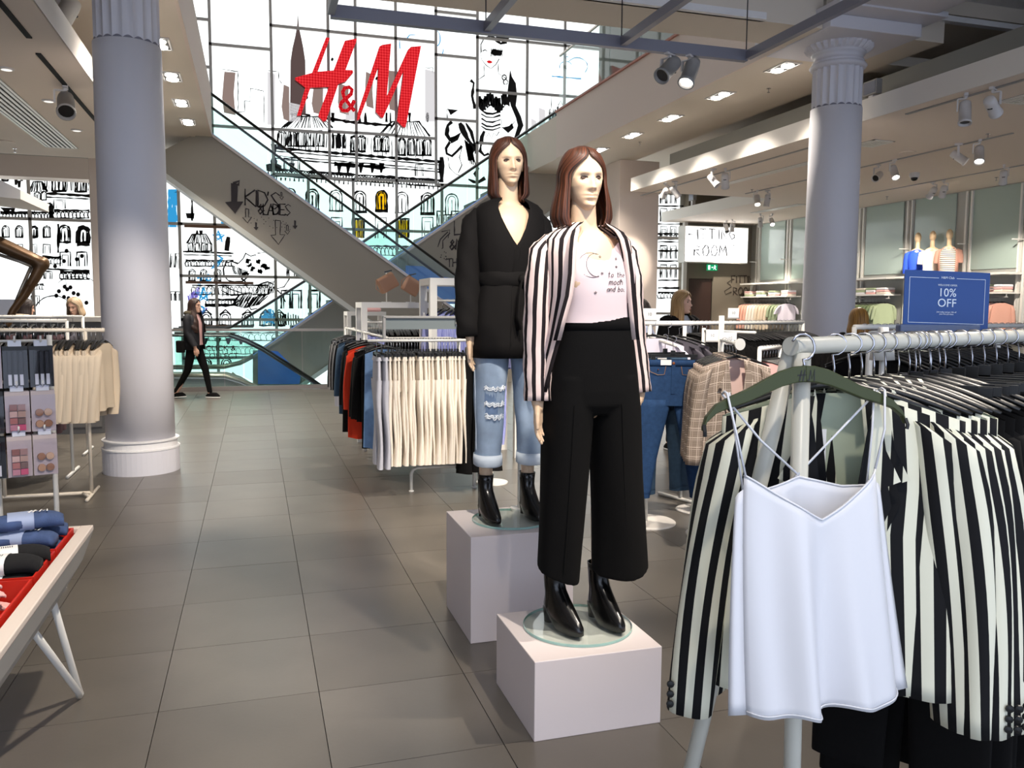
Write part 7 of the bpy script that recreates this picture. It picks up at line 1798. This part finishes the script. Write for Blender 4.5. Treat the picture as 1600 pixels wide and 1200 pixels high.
    if glasses:
        g = MB()
        for s in (-1, 1): g.tube([(Mh @ Vector((s*.032*k+.020*k*math.cos(a), -.105*k, .002*k+.016*k*math.sin(a)))) for a in [2*PI*i/12 for i in range(12)]], .0022*k, 5, closed=True)
        g.tube([Mh @ Vector((-.012*k, -.106*k, .004*k)), Mh @ Vector((.012*k, -.106*k, .004*k))], .002*k, 5); g.build('glasses', m_dark, t)
    e = MB()
    for s in (-1, 1):
        e.ell(Mh @ Vector((s*.031*k, -.080*k, .0015*k)), .0060*k, 8, 6); e.tube([Mh @ Vector((s*lerp(.016, .046, u)*k, (-.0935+.012*u*u)*k, (.022+.004*math.sin(PI*u))*k)) for u in (0, .3, .6, 1)], .0024*k, 5)
    e.build('eyes_and_brows', mat('brow dark', (50, 34, 28), .6), t); 
    MB().tube([Mh @ Vector((x*k, (-.0985+.0009*abs(x)*60)*k, (-.0685+.002*math.sin(x*90))*k)) for x in (-.02, -.01, 0, .01, .02)], [.001*k, .003*k, .0036*k, .003*k, .001*k], 6).build('lips', mat('lip rose', (176, 96, 90), .5), t)
    if bag: MB().box(-.30*k, -.22*k, .02*k, .16*k, .78*k, .98*k).build('bag', m_blackc, t, bev=.02)
    return t
m_skin = mat('skin', (226, 178, 152), .5, spec=.4)
hb1 = hair_mat('dark brown hair', (26, 16, 13), (72, 46, 36)); hb2 = hair_mat('blonde hair', (120, 84, 48), (206, 166, 110)); hb3 = hair_mat('short dark hair', (22, 16, 14), (56, 40, 34)); hb4 = hair_mat('fair hair', (150, 122, 92), (214, 190, 158))
p = PZ(306, 622, 0)
person('person with long dark curly hair and glasses walking in a navy jacket by the escalators', (p.x, p.y, 0), math.radians(62), 1.66, m_skin, hb1, -.46, mat('navy jacket', (11, 12, 20), .8), m_blackc, m_blackc, .55, m_pinkc, True, 0, 0, True, 3, .03, mat('olive hood', (70, 62, 46), .9))
p = PD(1063, 470, 9.0)
person('person with long blonde hair in a dark blazer behind the black clothes', (p.x, p.y, 0), math.radians(12), 1.74, m_skin, hb2, -.30, m_blackc, m_blackc, m_blackc, 0, mat('grey tee', (170, 174, 184), .8), False, 0, math.radians(22), False, 4)
p = PD(1004, 475, 8.6)
person('person with short dark hair in a pale blue shirt behind the tee rail', (p.x, p.y, 0), math.radians(-120), 1.64, m_skin, hb3, -.06, mat('pale blue shirt', (190, 200, 226), .8), m_ddenim, m_blackc, 0, None, False, math.radians(10), 0, False, 5)
p = PY(118, 470, 12.2)
person('person with fair hair and dark coat behind the left counter', (p.x, p.y, 0), math.radians(-20), 1.64, m_skin, hb4, -.14, m_blackc, m_blackc, m_blackc, 0, None, False, math.radians(14), 0, False, 6)
p = PY(36, 472, 12.4)
person('person with dark hair and a beige scarf behind the left counter', (p.x, p.y, 0), math.radians(120), 1.62, m_skin, hb3, -.16, m_blackc, m_blackc, m_blackc, 0, None, False, math.radians(8), 0, False, 7, 0, m_beige)
p = PD(1343, 495, 8.2)
person('person with golden hair seen from behind right of the right column', (p.x, p.y, 0), math.radians(160), 1.56, m_skin, hair_mat('golden hair', (110, 70, 24), (200, 146, 66)), -.16, m_blackc, m_blackc, m_blackc, 0, None, False, math.radians(6), 0, False, 8)

# ------------------------------------------------------------------ rows of look-alikes are told apart by their place in the row
ORD = 'first second third fourth fifth sixth seventh eighth ninth tenth eleventh twelfth thirteenth fourteenth fifteenth sixteenth seventeenth eighteenth nineteenth twentieth'.split()
ORD += ['twenty-'+w for w in ORD[:9]]+['thirtieth']
def pxx(o):
    c_ = RW.transposed() @ (Vector(o.location)-CP); return c_.x/c_.z
by = {}
for o in bpy.data.objects:
    if o.parent is None and 'label' in o and o.get('category') not in ('socks', 'gloves', 'cosmetics', 'folded top'): by.setdefault(o['label'], []).append(o)
for lab, os_ in by.items():
    if 1 < len(os_) <= 30:
        for i, o in enumerate(sorted(os_, key=pxx)): o['label'] = '%s from left: %s' % (ORD[i], lab)
